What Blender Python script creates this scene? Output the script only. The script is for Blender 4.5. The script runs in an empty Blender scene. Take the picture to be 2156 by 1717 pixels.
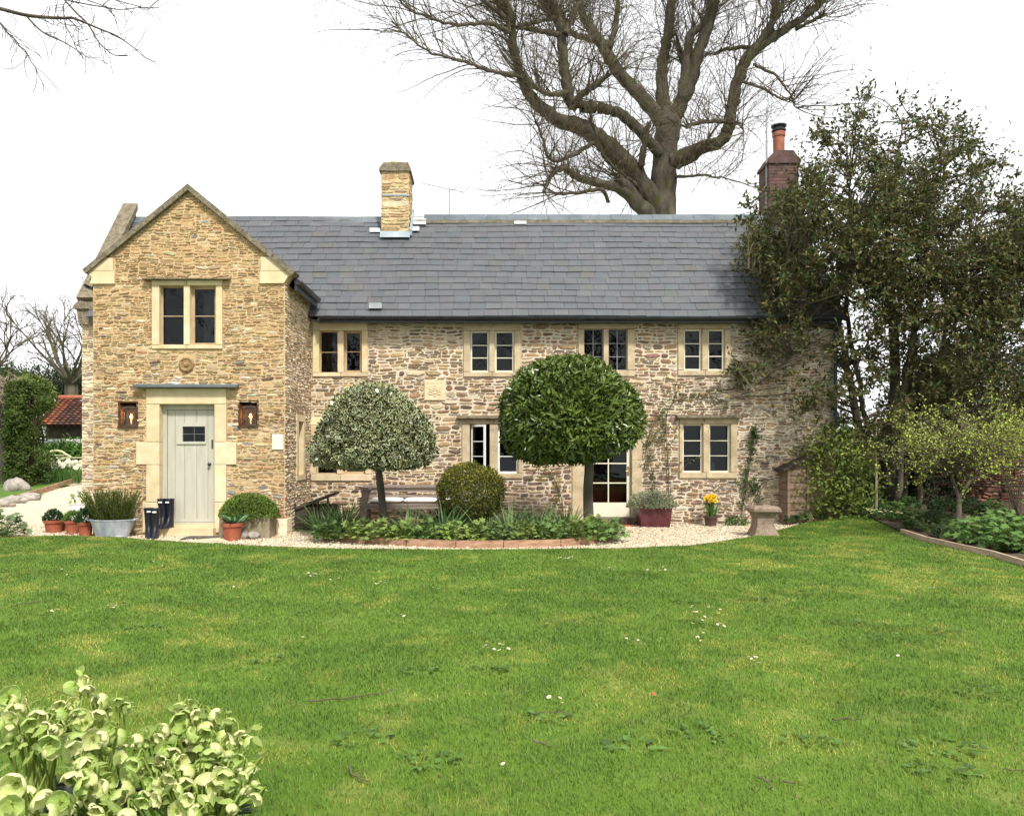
import bpy, math, random
import numpy as np
R = math.radians
rng = np.random.default_rng(7)
random.seed(7)
S = bpy.context.scene
COL = S.collection

# ------------------------------------------------------------ camera
H = 1.48                      # eye height
F, PX, PY = 1625.0, 1015.0, 945.0   # focal length and principal point measured on a 2156 x 1717 print of the photo
cam = bpy.data.cameras.new('camera')
cam.sensor_width = 36.0
cam.lens = 36.0 * F / 2156.0
cam.shift_x = (1078.0 - PX) / 2156.0
cam.shift_y = (PY - 858.5) / 2156.0
cam.clip_end = 2000.0
camo = bpy.data.objects.new('camera', cam)
camo.location = (0, 0, H)
camo.rotation_euler = (R(90), 0, 0)
COL.objects.link(camo)
S.camera = camo

# ------------------------------------------------------------ light
SUN_EL, SUN_AZ = R(50), R(158)      # azimuth clockwise from +Y: high behind the camera
w = bpy.data.worlds.new('World')
S.world = w
w.use_nodes = True
nt = w.node_tree
nt.nodes.clear()
out = nt.nodes.new('ShaderNodeOutputWorld')
bg = nt.nodes.new('ShaderNodeBackground')
sky = nt.nodes.new('ShaderNodeTexSky')
sky.sky_type = 'NISHITA'
sky.sun_disc = False
sky.sun_elevation = SUN_EL
sky.sun_rotation = SUN_AZ
sky.dust_density = 4.0
sky.air_density = 1.0
tc = nt.nodes.new('ShaderNodeTexCoord')
cn = nt.nodes.new('ShaderNodeTexNoise')
cn.inputs['Scale'].default_value = 2.2
cn.inputs['Detail'].default_value = 6
cr = nt.nodes.new('ShaderNodeValToRGB')
cr.color_ramp.elements[0].position = 0.3
cr.color_ramp.elements[0].color = (11.5, 11.7, 12.2, 1)
cr.color_ramp.elements[1].position = 0.7
cr.color_ramp.elements[1].color = (15.0, 15.0, 15.0, 1)
mx = nt.nodes.new('ShaderNodeMixRGB')
mx.inputs[0].default_value = 0.86          # cloud cover
nt.links.new(tc.outputs['Generated'], cn.inputs['Vector'])
nt.links.new(cn.outputs['Fac'], cr.inputs[0])
nt.links.new(sky.outputs[0], mx.inputs[1])
nt.links.new(cr.outputs[0], mx.inputs[2])
nt.links.new(mx.outputs[0], bg.inputs[0])
bg.inputs[1].default_value = 0.07
nt.links.new(bg.outputs[0], out.inputs[0])

sl = bpy.data.lights.new('sun', 'SUN')
sl.energy = 3.0
sl.angle = R(6)
sl.color = (1.0, 0.95, 0.87)
so = bpy.data.objects.new('sun', sl)
so.rotation_euler = (R(90) - SUN_EL, 0, -SUN_AZ + R(180))
COL.objects.link(so)
# lamp's -Z must point away from the sun direction
sd = np.array([math.sin(SUN_AZ) * math.cos(SUN_EL), math.cos(SUN_AZ) * math.cos(SUN_EL), math.sin(SUN_EL)])
import mathutils
so.rotation_euler = mathutils.Vector(sd).to_track_quat('Z', 'Y').to_euler()

S.view_settings.view_transform = 'Standard'
S.view_settings.look = 'None'
S.view_settings.gamma = 1.0
S.view_settings.use_curve_mapping = False
S.view_settings.exposure = 0.8
S.cycles.max_bounces = 6
S.cycles.transparent_max_bounces = 12
S.cycles.use_denoising = True

# ------------------------------------------------------------ measuring
def sstep(a, b, x):
    t = np.clip((np.asarray(x, float) - a) / (b - a), 0, 1)
    return t * t * (3 - 2 * t)
def hgt(x, y):
    left = 0.66 * sstep(18.5, 34, y) * (1 - sstep(-8.5, -6.5, x))
    right = 0.27 * sstep(12.0, 15.5, y) * sstep(5.4, 8.2, x)
    return left + right
def W(px, py, Y):
    return np.array([(px - PX) / F * Y, Y, H - (py - PY) / F * Y])
def X(px, Y): return (px - PX) / F * Y
def Z(py, Y): return H - (py - PY) / F * Y
def G(px, py):
    Y = H * F / (py - PY)
    for _ in range(12):
        Y = (H - float(hgt(X(px, Y), Y))) * F / (py - PY)
    x = X(px, Y)
    return np.array([x, Y, float(hgt(x, Y))])
def onG(px, Y):
    x = X(px, Y)
    return np.array([x, Y, float(hgt(x, Y))])

# ------------------------------------------------------------ mesh collector
class MB:
    def __init__(s):
        s.v = []; s.lv = []; s.lt = []; s.c = []; s.n = 0; s.ms = []
    def raw(s, v, loops, totals, col=None, mi=0):
        v = np.asarray(v, float).reshape(-1, 3)
        s.v.append(v); s.lv.append(np.asarray(loops, np.int64).ravel() + s.n)
        totals = np.asarray(totals, np.int64).ravel()
        s.lt.append(totals); s.ms.append(np.full(len(totals), mi))
        if col is None: col = np.ones((len(v), 3))
        col = np.asarray(col, float)
        if col.ndim == 1: col = np.tile(col, (len(v), 1))
        s.c.append(col); s.n += len(v)
    def poly(s, v, faces, col=None, mi=0):
        s.raw(v, [i for f in faces for i in f], [len(f) for f in faces], col, mi)
    def box(s, a, b, col=None, mi=0, skip=''):
        x0, y0, z0 = np.minimum(a, b); x1, y1, z1 = np.maximum(a, b)
        v = [(x0,y0,z0),(x1,y0,z0),(x1,y1,z0),(x0,y1,z0),(x0,y0,z1),(x1,y0,z1),(x1,y1,z1),(x0,y1,z1)]
        s.poly(v, [(0,3,2,1),(4,5,6,7),(0,1,5,4),(1,2,6,5),(2,3,7,6),(3,0,4,7)], col, mi)
    def bar(s, p, q, wd, th, up=(0,0,1), col=None):
        p = np.array(p, float); q = np.array(q, float); d = q - p; d /= np.linalg.norm(d)
        a = np.cross(d, up); a /= np.linalg.norm(a) + 1e-9; b = np.cross(a, d)
        v = []
        for e in (p, q):
            for i, j in ((-1,-1),(1,-1),(1,1),(-1,1)): v.append(e + a*wd/2*i + b*th/2*j)
        s.poly(v, [(0,1,2,3),(7,6,5,4),(0,4,5,1),(1,5,6,2),(2,6,7,3),(3,7,4,0)], col)
    def prism(s, pts, d, col=None):
        """closed polygon pts (n,3) swept by the vector d"""
        p = np.array(pts, float); n = len(p); q = p + np.array(d, float)
        f = [tuple(range(n)), tuple(range(2*n-1, n-1, -1))]
        for i in range(n): f.append((i, i+n, (i+1) % n + n, (i+1) % n))
        s.poly(np.vstack([p, q]), f, col)
    def lathe(s, prof, c=(0,0,0), k=20, sx=1, sy=1, col=None, rot=0):
        n = len(prof); v = []
        for r, z in prof:
            for i in range(k):
                t = 2*math.pi*i/k + rot
                v.append((c[0]+r*math.cos(t)*sx, c[1]+r*math.sin(t)*sy, c[2]+z))
        f = []
        for j in range(n-1):
            for i in range(k):
                f.append((j*k+i, j*k+(i+1) % k, (j+1)*k+(i+1) % k, (j+1)*k+i))
        f.append(tuple(range(k-1, -1, -1))); f.append(tuple((n-1)*k+i for i in range(k)))
        s.poly(v, f, col)
    def tube(s, pts, rad, k=8, col=None):
        p = np.asarray(pts, float)[None]; r = np.broadcast_to(np.asarray(rad, float), (p.shape[1],))[None]
        s.tubes(p, r, k, col)
    def tubes(s, P, Rr, k=4, col=None):
        P = np.asarray(P, float); N, n, _ = P.shape
        if N == 0: return
        T = np.gradient(P, axis=1); T /= np.linalg.norm(T, axis=2, keepdims=True) + 1e-9
        m = P[:, -1] - P[:, 0]
        ref = np.where(np.abs(m[:, 2:3]) > 0.75*np.linalg.norm(m, axis=1, keepdims=True), np.array([[1.,0.15,0]]), np.array([[0.1,0.05,1.]]))
        A = np.cross(T, ref[:, None, :]); A /= np.linalg.norm(A, axis=2, keepdims=True) + 1e-9
        B = np.cross(T, A)
        th = 2*np.pi*np.arange(k)/k
        V = P[:, :, None, :] + Rr[:, :, None, None]*(A[:, :, None, :]*np.cos(th)[None, None, :, None] + B[:, :, None, :]*np.sin(th)[None, None, :, None])
        i = np.arange(n-1)[:, None]*k; j = np.arange(k)[None, :]; j2 = (j+1) % k
        q = np.stack([i+j, i+k+j, i+k+j2, i+j2], -1).reshape(-1)
        L = (np.arange(N)[:, None]*(n*k) + q[None, :]).ravel()
        tot = np.full(N*(n-1)*k, 4)
        cap = (np.arange(N)[:, None]*(n*k) + (n-1)*k + np.arange(k)[None, :]).ravel()
        if col is not None and np.ndim(col) == 2: col = np.repeat(np.asarray(col), n*k, axis=0)
        s.raw(V.reshape(-1, 3), np.concatenate([L, cap]), np.concatenate([tot, np.full(N, k)]), col)
    def inst(s, T, pos, ax, nr, size, ca, cb=None):
        """copies of a leaf template: T = (verts (k,3) along, across, up; faces; tint(k))"""
        tv, tf, tt = T
        pos = np.asarray(pos, float); N = len(pos); k = len(tv)
        if N == 0: return
        ax = ax/(np.linalg.norm(ax, axis=1, keepdims=True)+1e-9)
        sd_ = np.cross(nr, ax); sd_ /= np.linalg.norm(sd_, axis=1, keepdims=True)+1e-9
        up = np.cross(ax, sd_)
        size = np.asarray(size, float)
        if size.ndim == 1: size = np.stack([size, size, size], 1)
        V = pos[:, None, :] + (tv[None, :, 0:1]*size[:, None, 0:1])*ax[:, None, :] + (tv[None, :, 1:2]*size[:, None, 1:2])*sd_[:, None, :] + (tv[None, :, 2:3]*size[:, None, 2:3])*up[:, None, :]
        fl = np.array([i for f in tf for i in f]); ft = np.array([len(f) for f in tf])
        L = (np.arange(N)[:, None]*k + fl[None, :]).ravel()
        ca = np.asarray(ca, float)
        if ca.ndim == 1: ca = np.tile(ca, (N, 1))
        if cb is None: cb = ca
        cb = np.asarray(cb, float)
        if cb.ndim == 1: cb = np.tile(cb, (N, 1))
        C = ca[:, None, :]*(1-tt[None, :, None]) + cb[:, None, :]*tt[None, :, None]
        s.raw(V.reshape(-1, 3), L, np.tile(ft, N), C.reshape(-1, 3))
    def ribbons(s, P, Wd, side, col=None):
        """flat strips: P (N,n,3), Wd (N,n), side (N,3)"""
        N, n, _ = P.shape
        side = side/(np.linalg.norm(side, axis=1, keepdims=True)+1e-9)
        V = np.stack([P - side[:, None, :]*Wd[:, :, None]/2, P + side[:, None, :]*Wd[:, :, None]/2], 2)
        i = np.arange(n-1)*2
        q = np.stack([i, i+1, i+3, i+2], -1).ravel()
        L = (np.arange(N)[:, None]*(2*n) + q[None]).ravel()
        if col is not None and np.ndim(col) == 2: col = np.repeat(np.asarray(col), 2*n, axis=0)
        s.raw(V.reshape(-1, 3), L, np.full(N*(n-1), 4), col)
    def mesh(s, name, mat, smooth=False):
        me = bpy.data.meshes.new(name)
        v = np.vstack(s.v); lv = np.concatenate(s.lv); lt = np.concatenate(s.lt)
        me.vertices.add(len(v)); me.vertices.foreach_set('co', v.astype(np.float32).ravel())
        me.loops.add(len(lv)); me.loops.foreach_set('vertex_index', lv.astype(np.int32))
        me.polygons.add(len(lt))
        me.polygons.foreach_set('loop_start', (np.cumsum(lt)-lt).astype(np.int32))
        mats = mat if isinstance(mat, (list, tuple)) else [mat]
        for m in mats: me.materials.append(m)
        if len(mats) > 1: me.polygons.foreach_set('material_index', np.concatenate(s.ms).astype(np.int32))
        me.polygons.foreach_set('use_smooth', np.full(len(lt), bool(smooth)))
        me.update(calc_edges=True); me.validate()
        ca = me.color_attributes.new('Col', 'FLOAT_COLOR', 'POINT')
        c = np.vstack(s.c)
        ca.data.foreach_set('color', np.hstack([c, np.ones((len(c), 1))]).astype(np.float32).ravel())
        return me
    def obj(s, name, mat, parent=None, smooth=False, off=None):
        """link as one object; off: world point that becomes the origin"""
        if off is None and parent is not None: off = parent['_w'] if '_w' in parent else None
        o0 = np.array(off if off is not None else (0, 0, 0), float)
        if off is not None: s.v = [a - o0 for a in s.v]
        me = s.mesh(name, mat, smooth)
        o = bpy.data.objects.new(name, me); COL.objects.link(o)
        if parent is not None: o.parent = parent
        else: o.location = o0
        o['_w'] = [float(a) for a in o0]
        return o
def tag(o, label=None, cat=None, group=None, kind=None):
    if label: o['label'] = label
    if cat: o['category'] = cat
    if group: o['group'] = group
    if kind: o['kind'] = kind
    return o
def thing(name, loc, label, cat, group=None):
    o = bpy.data.objects.new(name, None); COL.objects.link(o)
    o.location = [float(a) for a in loc]; o['_w'] = [float(a) for a in loc]
    o.empty_display_size = 0.1
    return tag(o, label, cat, group)
def dup(root, loc, rz=0, label=None, group=None, sc=1.0):
    r = root.copy(); COL.objects.link(r)
    r.location = [float(a) for a in loc]; r.rotation_euler = (0, 0, rz); r.scale = (sc, sc, sc)
    if label: r['label'] = label
    if group: r['group'] = group
    for ch in list(root.children):
        c = ch.copy(); COL.objects.link(c); c.parent = r
        for g in ch.children:
            d = g.copy(); COL.objects.link(d); d.parent = c
    return r
def vnoise(x, y, f, seed):
    g = np.random.default_rng(seed); tab = g.random((256, 256)); u, v = np.asarray(x)*f+97.3, np.asarray(y)*f+53.1
    i, j = np.floor(u).astype(int), np.floor(v).astype(int); a, b = u-i, v-j; a = a*a*(3-2*a); b = b*b*(3-2*b)
    t = lambda p, q_: tab[p % 256, q_ % 256]
    return (t(i,j)*(1-a)+t(i+1,j)*a)*(1-b)+(t(i,j+1)*(1-a)+t(i+1,j+1)*a)*b
def fbm(x, y, f, s): return .5*vnoise(x, y, f, s)+.3*vnoise(x, y, f*2.1, s+1)+.2*vnoise(x, y, f*4.3, s+2)
def U(a, b, n=None): return rng.uniform(a, b, n)
def unit(v): return v/(np.linalg.norm(v, axis=-1, keepdims=True)+1e-9)
def rdir(n): return unit(rng.normal(size=(n, 3)))

# ------------------------------------------------------------ materials
def pmat(name, c1, c2=None, scale=6.0, rough=0.8, bump=0.0, bscale=30.0, attr=False, spec=0.3, detail=5, stretch=None, metal=0.0, emis=None, trans=0.0, third=None, bdist=0.02, coat=0.0):
    m = bpy.data.materials.new(name); m.use_nodes = True
    n = m.node_tree.nodes; l = m.node_tree.links; n.clear()
    o = n.new('ShaderNodeOutputMaterial'); b = n.new('ShaderNodeBsdfPrincipled')
    l.new(b.outputs[0], o.inputs[0])
    b.inputs['Roughness'].default_value = rough
    b.inputs['Specular IOR Level'].default_value = spec
    b.inputs['Metallic'].default_value = metal
    b.inputs['Coat Weight'].default_value = coat
    co = n.new('ShaderNodeTexCoord'); vec = co.outputs['Object']
    if stretch:
        mp = n.new('ShaderNodeMapping'); mp.inputs['Scale'].default_value = stretch
        l.new(vec, mp.inputs[0]); vec = mp.outputs[0]
    no = n.new('ShaderNodeTexNoise'); no.inputs['Scale'].default_value = scale; no.inputs['Detail'].default_value = detail
    l.new(vec, no.inputs['Vector'])
    rp = n.new('ShaderNodeValToRGB')
    c2 = c2 or c1
    rp.color_ramp.elements[0].position = 0.32; rp.color_ramp.elements[0].color = (*c1, 1)
    rp.color_ramp.elements[1].position = 0.68; rp.color_ramp.elements[1].color = (*c2, 1)
    l.new(no.outputs['Fac'], rp.inputs[0])
    colr = rp.outputs[0]
    if third:
        n2 = n.new('ShaderNodeTexNoise'); n2.inputs['Scale'].default_value = scale*third[1]; n2.inputs['Detail'].default_value = 6
        l.new(vec, n2.inputs['Vector'])
        r2 = n.new('ShaderNodeValToRGB'); r2.color_ramp.elements[0].position = third[2]; r2.color_ramp.elements[1].position = third[2]+0.12
        l.new(n2.outputs['Fac'], r2.inputs[0])
        m2 = n.new('ShaderNodeMixRGB'); m2.inputs[2].default_value = (*third[0], 1)
        l.new(r2.outputs[0], m2.inputs[0]); l.new(colr, m2.inputs[1]); colr = m2.outputs[0]
    if attr:
        at = n.new('ShaderNodeAttribute'); at.attribute_name = 'Col'
        mm = n.new('ShaderNodeMixRGB'); mm.blend_type = 'MULTIPLY'; mm.inputs[0].default_value = 1.0
        l.new(colr, mm.inputs[1]); l.new(at.outputs['Color'], mm.inputs[2]); colr = mm.outputs[0]
    l.new(colr, b.inputs['Base Color'])
    if bump:
        nb = n.new('ShaderNodeTexNoise'); nb.inputs['Scale'].default_value = bscale; nb.inputs['Detail'].default_value = 8
        l.new(vec, nb.inputs['Vector'])
        bp = n.new('ShaderNodeBump'); bp.inputs['Strength'].default_value = bump; bp.inputs['Distance'].default_value = bdist
        l.new(nb.outputs['Fac'], bp.inputs['Height']); l.new(bp.outputs[0], b.inputs['Normal'])
    if trans:
        tr = n.new('ShaderNodeBsdfTranslucent'); l.new(colr, tr.inputs[0])
        ms = n.new('ShaderNodeMixShader'); ms.inputs[0].default_value = trans
        l.new(b.outputs[0], ms.inputs[1]); l.new(tr.outputs[0], ms.inputs[2]); l.new(ms.outputs[0], o.inputs[0])
    if emis:
        b.inputs['Emission Color'].default_value = (*emis[0], 1); b.inputs['Emission Strength'].default_value = emis[1]
    return m
def glassmat(name, tint=(0.75, 0.8, 0.82)):
    m = bpy.data.materials.new(name); m.use_nodes = True
    n = m.node_tree.nodes; l = m.node_tree.links; n.clear()
    o = n.new('ShaderNodeOutputMaterial'); t = n.new('ShaderNodeBsdfTransparent'); g = n.new('ShaderNodeBsdfGlossy')
    t.inputs[0].default_value = (*tint, 1); g.inputs['Roughness'].default_value = 0.015
    fr = n.new('ShaderNodeFresnel'); fr.inputs[0].default_value = 1.36
    co = n.new('ShaderNodeTexCoord'); nb = n.new('ShaderNodeTexNoise'); nb.inputs['Scale'].default_value = 3.0
    l.new(co.outputs['Object'], nb.inputs['Vector'])
    bp = n.new('ShaderNodeBump'); bp.inputs['Strength'].default_value = 0.15; bp.inputs['Distance'].default_value = 0.02
    l.new(nb.outputs['Fac'], bp.inputs['Height']); l.new(bp.outputs[0], g.inputs['Normal'])
    ms = n.new('ShaderNodeMixShader')
    l.new(fr.outputs[0], ms.inputs[0]); l.new(t.outputs[0], ms.inputs[1]); l.new(g.outputs[0], ms.inputs[2]); l.new(ms.outputs[0], o.inputs[0])
    return m

M = {}
M['stone'] = pmat('rubble_stone', (0.72,0.72,0.72), (1.15,1.12,1.08), 14, 0.92, 0.9, 45, attr=True, spec=0.1, bdist=0.012)
M['mortar_gold'] = pmat('gold_lime_mortar', (0.46,0.32,0.165), (0.60,0.45,0.26), 3.0, 0.95, 0.9, 50, spec=0.1)
M['mortar_pale'] = pmat('pale_lime_mortar', (0.53,0.45,0.33), (0.68,0.60,0.47), 2.2, 0.95, 0.9, 50, spec=0.1, third=((0.42,0.34,0.26), 0.6, 0.56))
M['ashlar'] = pmat('dressed_limestone', (0.55,0.445,0.265), (0.67,0.565,0.38), 5, 0.85, 0.25, 60, spec=0.15, attr=True)
M['old_ashlar'] = pmat('weathered_limestone', (0.38,0.30,0.19), (0.55,0.45,0.30), 5, 0.9, 0.4, 40, spec=0.1, third=((0.30,0.27,0.22), 2.0, 0.6))
M['coping'] = pmat('lichened_coping_stone', (0.13,0.11,0.075), (0.24,0.205,0.145), 9, 0.95, 0.6, 40, spec=0.1, third=((0.08,0.072,0.05), 3.0, 0.55))
M['slate'] = pmat('roof_slate', (0.92,0.92,0.94), (1.06,1.06,1.05), 5, 0.5, 0.25, 25, attr=True, spec=0.35, third=((1.4,1.38,1.28), 5.0, 0.69))
M['ridge'] = pmat('blue_ridge_tile', (0.085,0.105,0.12), (0.135,0.155,0.17), 3, 0.65, 0.3, 30, attr=True, spec=0.3)
M['lead'] = pmat('lead_flashing', (0.17,0.22,0.25), (0.30,0.35,0.38), 4, 0.5, 0.2, 20, spec=0.4)
M['iron'] = pmat('black_painted_iron', (0.012,0.014,0.018), (0.03,0.033,0.04), 8, 0.35, 0.1, 30, spec=0.5)
M['brick'] = pmat('old_red_brick', (0.095,0.055,0.047), (0.155,0.09,0.078), 6, 0.9, 0.5, 40, attr=True)
M['clay'] = pmat('terracotta', (0.24,0.062,0.034), (0.33,0.10,0.055), 8, 0.8, 0.2, 40, attr=True, third=((0.36,0.19,0.13), 0.7, 0.62))
M['sage'] = pmat('sage_grey_paint', (0.40,0.39,0.32), (0.47,0.455,0.38), 2.5, 0.5, 0.06, 40, spec=0.35, stretch=(6,6,0.7))
M['cream'] = pmat('cream_paint', (0.62,0.60,0.46), (0.72,0.70,0.56), 4, 0.5, 0.05, 40, spec=0.35)
M['white'] = pmat('white_paint', (0.74,0.74,0.70), (0.82,0.82,0.78), 5, 0.5, 0.05, 40, spec=0.35)
M['oak'] = pmat('weathered_timber', (0.16,0.11,0.075), (0.27,0.20,0.14), 4, 0.85, 0.4, 20, spec=0.15, stretch=(1,1,9))
M['oakframe'] = pmat('pale_oak_frame', (0.36,0.25,0.14), (0.48,0.36,0.22), 6, 0.7, 0.2, 30, spec=0.2)
M['grey_oak'] = pmat('silvered_oak', (0.17,0.13,0.11), (0.29,0.24,0.21), 5, 0.85, 0.4, 22, spec=0.15, stretch=(0.6,4,6))
M['plank'] = pmat('edging_timber', (0.24,0.13,0.08), (0.42,0.27,0.18), 5, 0.9, 0.5, 20, spec=0.1, stretch=(1,1,5))
M['pale_plank'] = pmat('sun_bleached_timber', (0.33,0.24,0.17), (0.50,0.40,0.30), 5, 0.9, 0.5, 20, spec=0.1, stretch=(1,1,5))
M['darkwood'] = pmat('dark_stained_wood', (0.035,0.028,0.025), (0.085,0.065,0.055), 5, 0.7, 0.3, 24, spec=0.2, stretch=(0.8,3,8))
M['glass'] = glassmat('window_glass', (0.55,0.6,0.62))
M['clearglass'] = glassmat('lantern_glass', (0.95,0.95,0.93))
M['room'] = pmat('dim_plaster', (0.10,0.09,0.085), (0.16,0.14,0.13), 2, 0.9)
M['red_cloth'] = pmat('red_upholstery', (0.42,0.015,0.035), (0.55,0.025,0.05), 6, 0.9)
M['bulb'] = pmat('glowing_bulb', (1,0.8,0.5), None, 1, 0.5, emis=((1.0,0.47,0.11), 2.2))
M['candle'] = pmat('cream_candle_tube', (0.8,0.75,0.62), None, 5, 0.5, emis=((1.0,0.6,0.25), 0.35))
M['lampmetal'] = pmat('aged_bronze', (0.05,0.038,0.03), (0.12,0.09,0.07), 9, 0.45, 0.1, 30, metal=0.5)
M['niche'] = pmat('niche_brown_stone', (0.045,0.022,0.012), (0.10,0.05,0.025), 9, 0.9, 0.4)
M['zinc'] = pmat('galvanised_zinc', (0.30,0.33,0.40), (0.50,0.53,0.58), 9, 0.45, 0.1, 20, metal=0.35, spec=0.4, stretch=(1,1,0.4))
M['rubber'] = pmat('navy_rubber', (0.006,0.007,0.013), (0.013,0.015,0.025), 7, 0.45, 0.05, 30, spec=0.35)
M['trough'] = pmat('mossy_trough_stone', (0.16,0.13,0.09), (0.30,0.25,0.18), 8, 0.95, 0.5, 40, third=((0.14,0.15,0.06), 1.5, 0.56))
M['pedestal'] = pmat('weathered_cast_stone', (0.17,0.125,0.095), (0.28,0.22,0.17), 7, 0.95, 0.5, 40, third=((0.15,0.12,0.06), 1.2, 0.56))
M['pebble'] = pmat('limestone_chips', (0.8,0.8,0.8), (1.1,1.1,1.1), 20, 0.9, attr=True)
M['cushion'] = pmat('off_white_canvas', (0.72,0.70,0.66), (0.80,0.78,0.75), 6, 0.9, 0.2, 25)
M['bark'] = pmat('grey_brown_bark', (0.062,0.054,0.041), (0.145,0.127,0.098), 5, 0.95, 0.9, 9, spec=0.1, stretch=(1,1,0.35), third=((0.085,0.09,0.03), 0.8, 0.54), bdist=0.06)
M['twig'] = pmat('twig_bark', (0.075,0.06,0.04), (0.13,0.108,0.078), 3, 0.9, spec=0.1, third=((0.12,0.11,0.04), 0.5, 0.55))
M['stem'] = pmat('green_stem', (0.10,0.15,0.03), (0.17,0.24,0.06), 6, 0.6, attr=True)
M['leaf'] = pmat('leaf', (0.72,0.74,0.7), (1.25,1.22,1.1), 2.5, 0.55, attr=True, spec=0.22, trans=0.2)
M['gloss_leaf'] = pmat('glossy_leaf', (0.75,0.75,0.75), (1.2,1.2,1.15), 2.5, 0.32, attr=True, spec=0.5, trans=0.08)
M['petal'] = pmat('petal', (0.93,0.93,0.95), (1.14,1.13,1.12), 12, 0.55, attr=True, spec=0.2, trans=0.3)
M['grass'] = pmat('grass_blade', (0.85,0.85,0.8), (1.12,1.12,1.1), 1.5, 0.6, attr=True, spec=0.2, trans=0.3)
M['soil'] = pmat('garden_soil', (0.045,0.03,0.02), (0.10,0.07,0.045), 9, 0.95, 0.8, 25)
M['tile'] = pmat('red_clay_tiles', (0.75,0.75,0.75), (1.05,1.05,1.05), 4, 0.95, 0.4, 20, attr=True, spec=0.03)
M['rock'] = pmat('grey_rock', (0.22,0.19,0.17), (0.40,0.36,0.32), 4, 0.95, 0.8, 12, third=((0.16,0.16,0.10), 1.4, 0.56))
M['teak'] = pmat('lichened_teak', (0.36,0.35,0.20), (0.50,0.48,0.30), 5, 0.85, 0.3, 20)
M['alu'] = pmat('dull_aluminium', (0.22,0.22,0.23), (0.30,0.30,0.31), 5, 0.5, metal=0.4)

# ------------------------------------------------------------ leaf templates (along, across, up, tint)
def tpl(pts, faces, tint=None):
    p = np.array(pts, float)
    return p, faces, np.zeros(len(p)) if tint is None else np.array(tint, float)
LEAF = tpl([(0,0,0),(.3,-.5,.06),(.3,.5,.06),(.68,-.42,.02),(.68,.42,.02),(1,0,-.12),(.5,0,-.05)],
           [(0,6,1),(0,2,6),(1,6,3),(2,4,6),(3,6,5),(6,4,5)])
def ovate(k=8, inner=0.68):
    a = 2*np.pi*np.arange(k)/k
    rim = np.stack([.5-.5*np.cos(a), .5*np.sin(a)*(1.0), .10*np.cos(2*a)+.05*np.sin(3*a)], 1)
    inn = np.stack([.5-.5*inner*np.cos(a), .5*inner*np.sin(a), np.zeros(k)], 1)
    inn2 = inn.copy(); inn2[:, 1] *= .93; inn2[:, 0] = .5+(inn2[:, 0]-.5)*.93
    f = [(i, (i+1) % k, k+(i+1) % k, k+i) for i in range(k)] + [(k+i, k+(i+1) % k, 2*k+(i+1) % k, 2*k+i) for i in range(k)] + [tuple(2*k+i for i in range(k))]
    return tpl(np.vstack([rim, inn, inn2]), f, [1]*k+[1]*k+[0]*k)
HOLLY = ovate(8, .80)
def lobed(l=5):
    p = [(0.0,0,0)]
    n = l*2+1
    for i in range(n):
        a = R(-150 + 300*i/(n-1)); r = 1.0 if i % 2 == 1 else 0.52
        if i in (0, n-1): r = .45
        p.append((.05+r*.55*math.cos(a)+.25, r*.6*math.sin(a), -.10*r*r))
    return tpl(p, [(0, i, i+1) for i in range(1, n)], [0.6]+[0]*n)
LOBED = lobed()
DIAMOND = tpl([(0,0,0),(.45,-.5,.05),(1,0,-.1),(.45,.5,.05)], [(0,1,2,3)])
NEEDLE = tpl([(0,-.5,0),(0,.5,0),(1,0,0)], [(0,1,2)])

# ============================================================ GROUND
def sheet(name, f_in, xs, ys, dz, mat, kind='structure'):
    """grid sheet on the terrain; f_in(x,y) -> keep"""
    mb = MB(); xs = np.asarray(xs); ys = np.asarray(ys)
    gx, gy = np.meshgrid(xs, ys); gz = hgt(gx, gy) + dz
    v = np.stack([gx, gy, gz], -1).reshape(-1, 3); nx = len(xs); f = []
    for j in range(len(ys)-1):
        for i in range(nx-1):
            if f_in is None or f_in((xs[i]+xs[i+1])/2, (ys[j]+ys[j+1])/2):
                f.append((j*nx+i, j*nx+i+1, (j+1)*nx+i+1, (j+1)*nx+i))
    mb.poly(v, f)
    return tag(mb.obj(name, mat, smooth=True), kind=kind)
def ground_mat(name, c1, c2, c3, sc, bscale, bump=0.6):
    return pmat(name, c1, c2, sc, 0.95, bump, bscale, spec=0.1, third=(c3, 2.3, 0.55))
M['meadow'] = ground_mat('meadow_ground', (0.06,0.12,0.02), (0.09,0.17,0.03), (0.12,0.16,0.04), 0.4, 20)
M['turf'] = ground_mat('lawn_turf', (0.07,0.13,0.015), (0.11,0.18,0.025), (0.15,0.19,0.04), 1.3, 60)

def gravel_mat():
    m = bpy.data.materials.new('gravel_chips'); m.use_nodes = True
    n = m.node_tree.nodes; l = m.node_tree.links
    b = n['Principled BSDF']; b.inputs['Roughness'].default_value = 0.95; b.inputs['Specular IOR Level'].default_value = 0.1
    co = n.new('ShaderNodeTexCoord'); vo = n.new('ShaderNodeTexVoronoi'); vo.inputs['Scale'].default_value = 42
    l.new(co.outputs['Object'], vo.inputs['Vector'])
    hs = n.new('ShaderNodeValToRGB'); sx = n.new('ShaderNodeSeparateColor')
    l.new(vo.outputs['Color'], sx.inputs[0]); l.new(sx.outputs[0], hs.inputs[0])
    e = hs.color_ramp.elements; e[0].color = (0.28,0.20,0.125,1); e[1].color = (0.66,0.60,0.47,1); e[1].position = 0.75
    e2 = e.new(0.3); e2.color = (0.54,0.465,0.33,1)
    l.new(hs.outputs[0], b.inputs['Base Color'])
    bp = n.new('ShaderNodeBump'); bp.inputs['Strength'].default_value = 1.0; bp.inputs['Distance'].default_value = 0.02; bp.invert = True
    l.new(vo.outputs['Distance'], bp.inputs['Height']); l.new(bp.outputs[0], b.inputs['Normal'])
    return m
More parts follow.
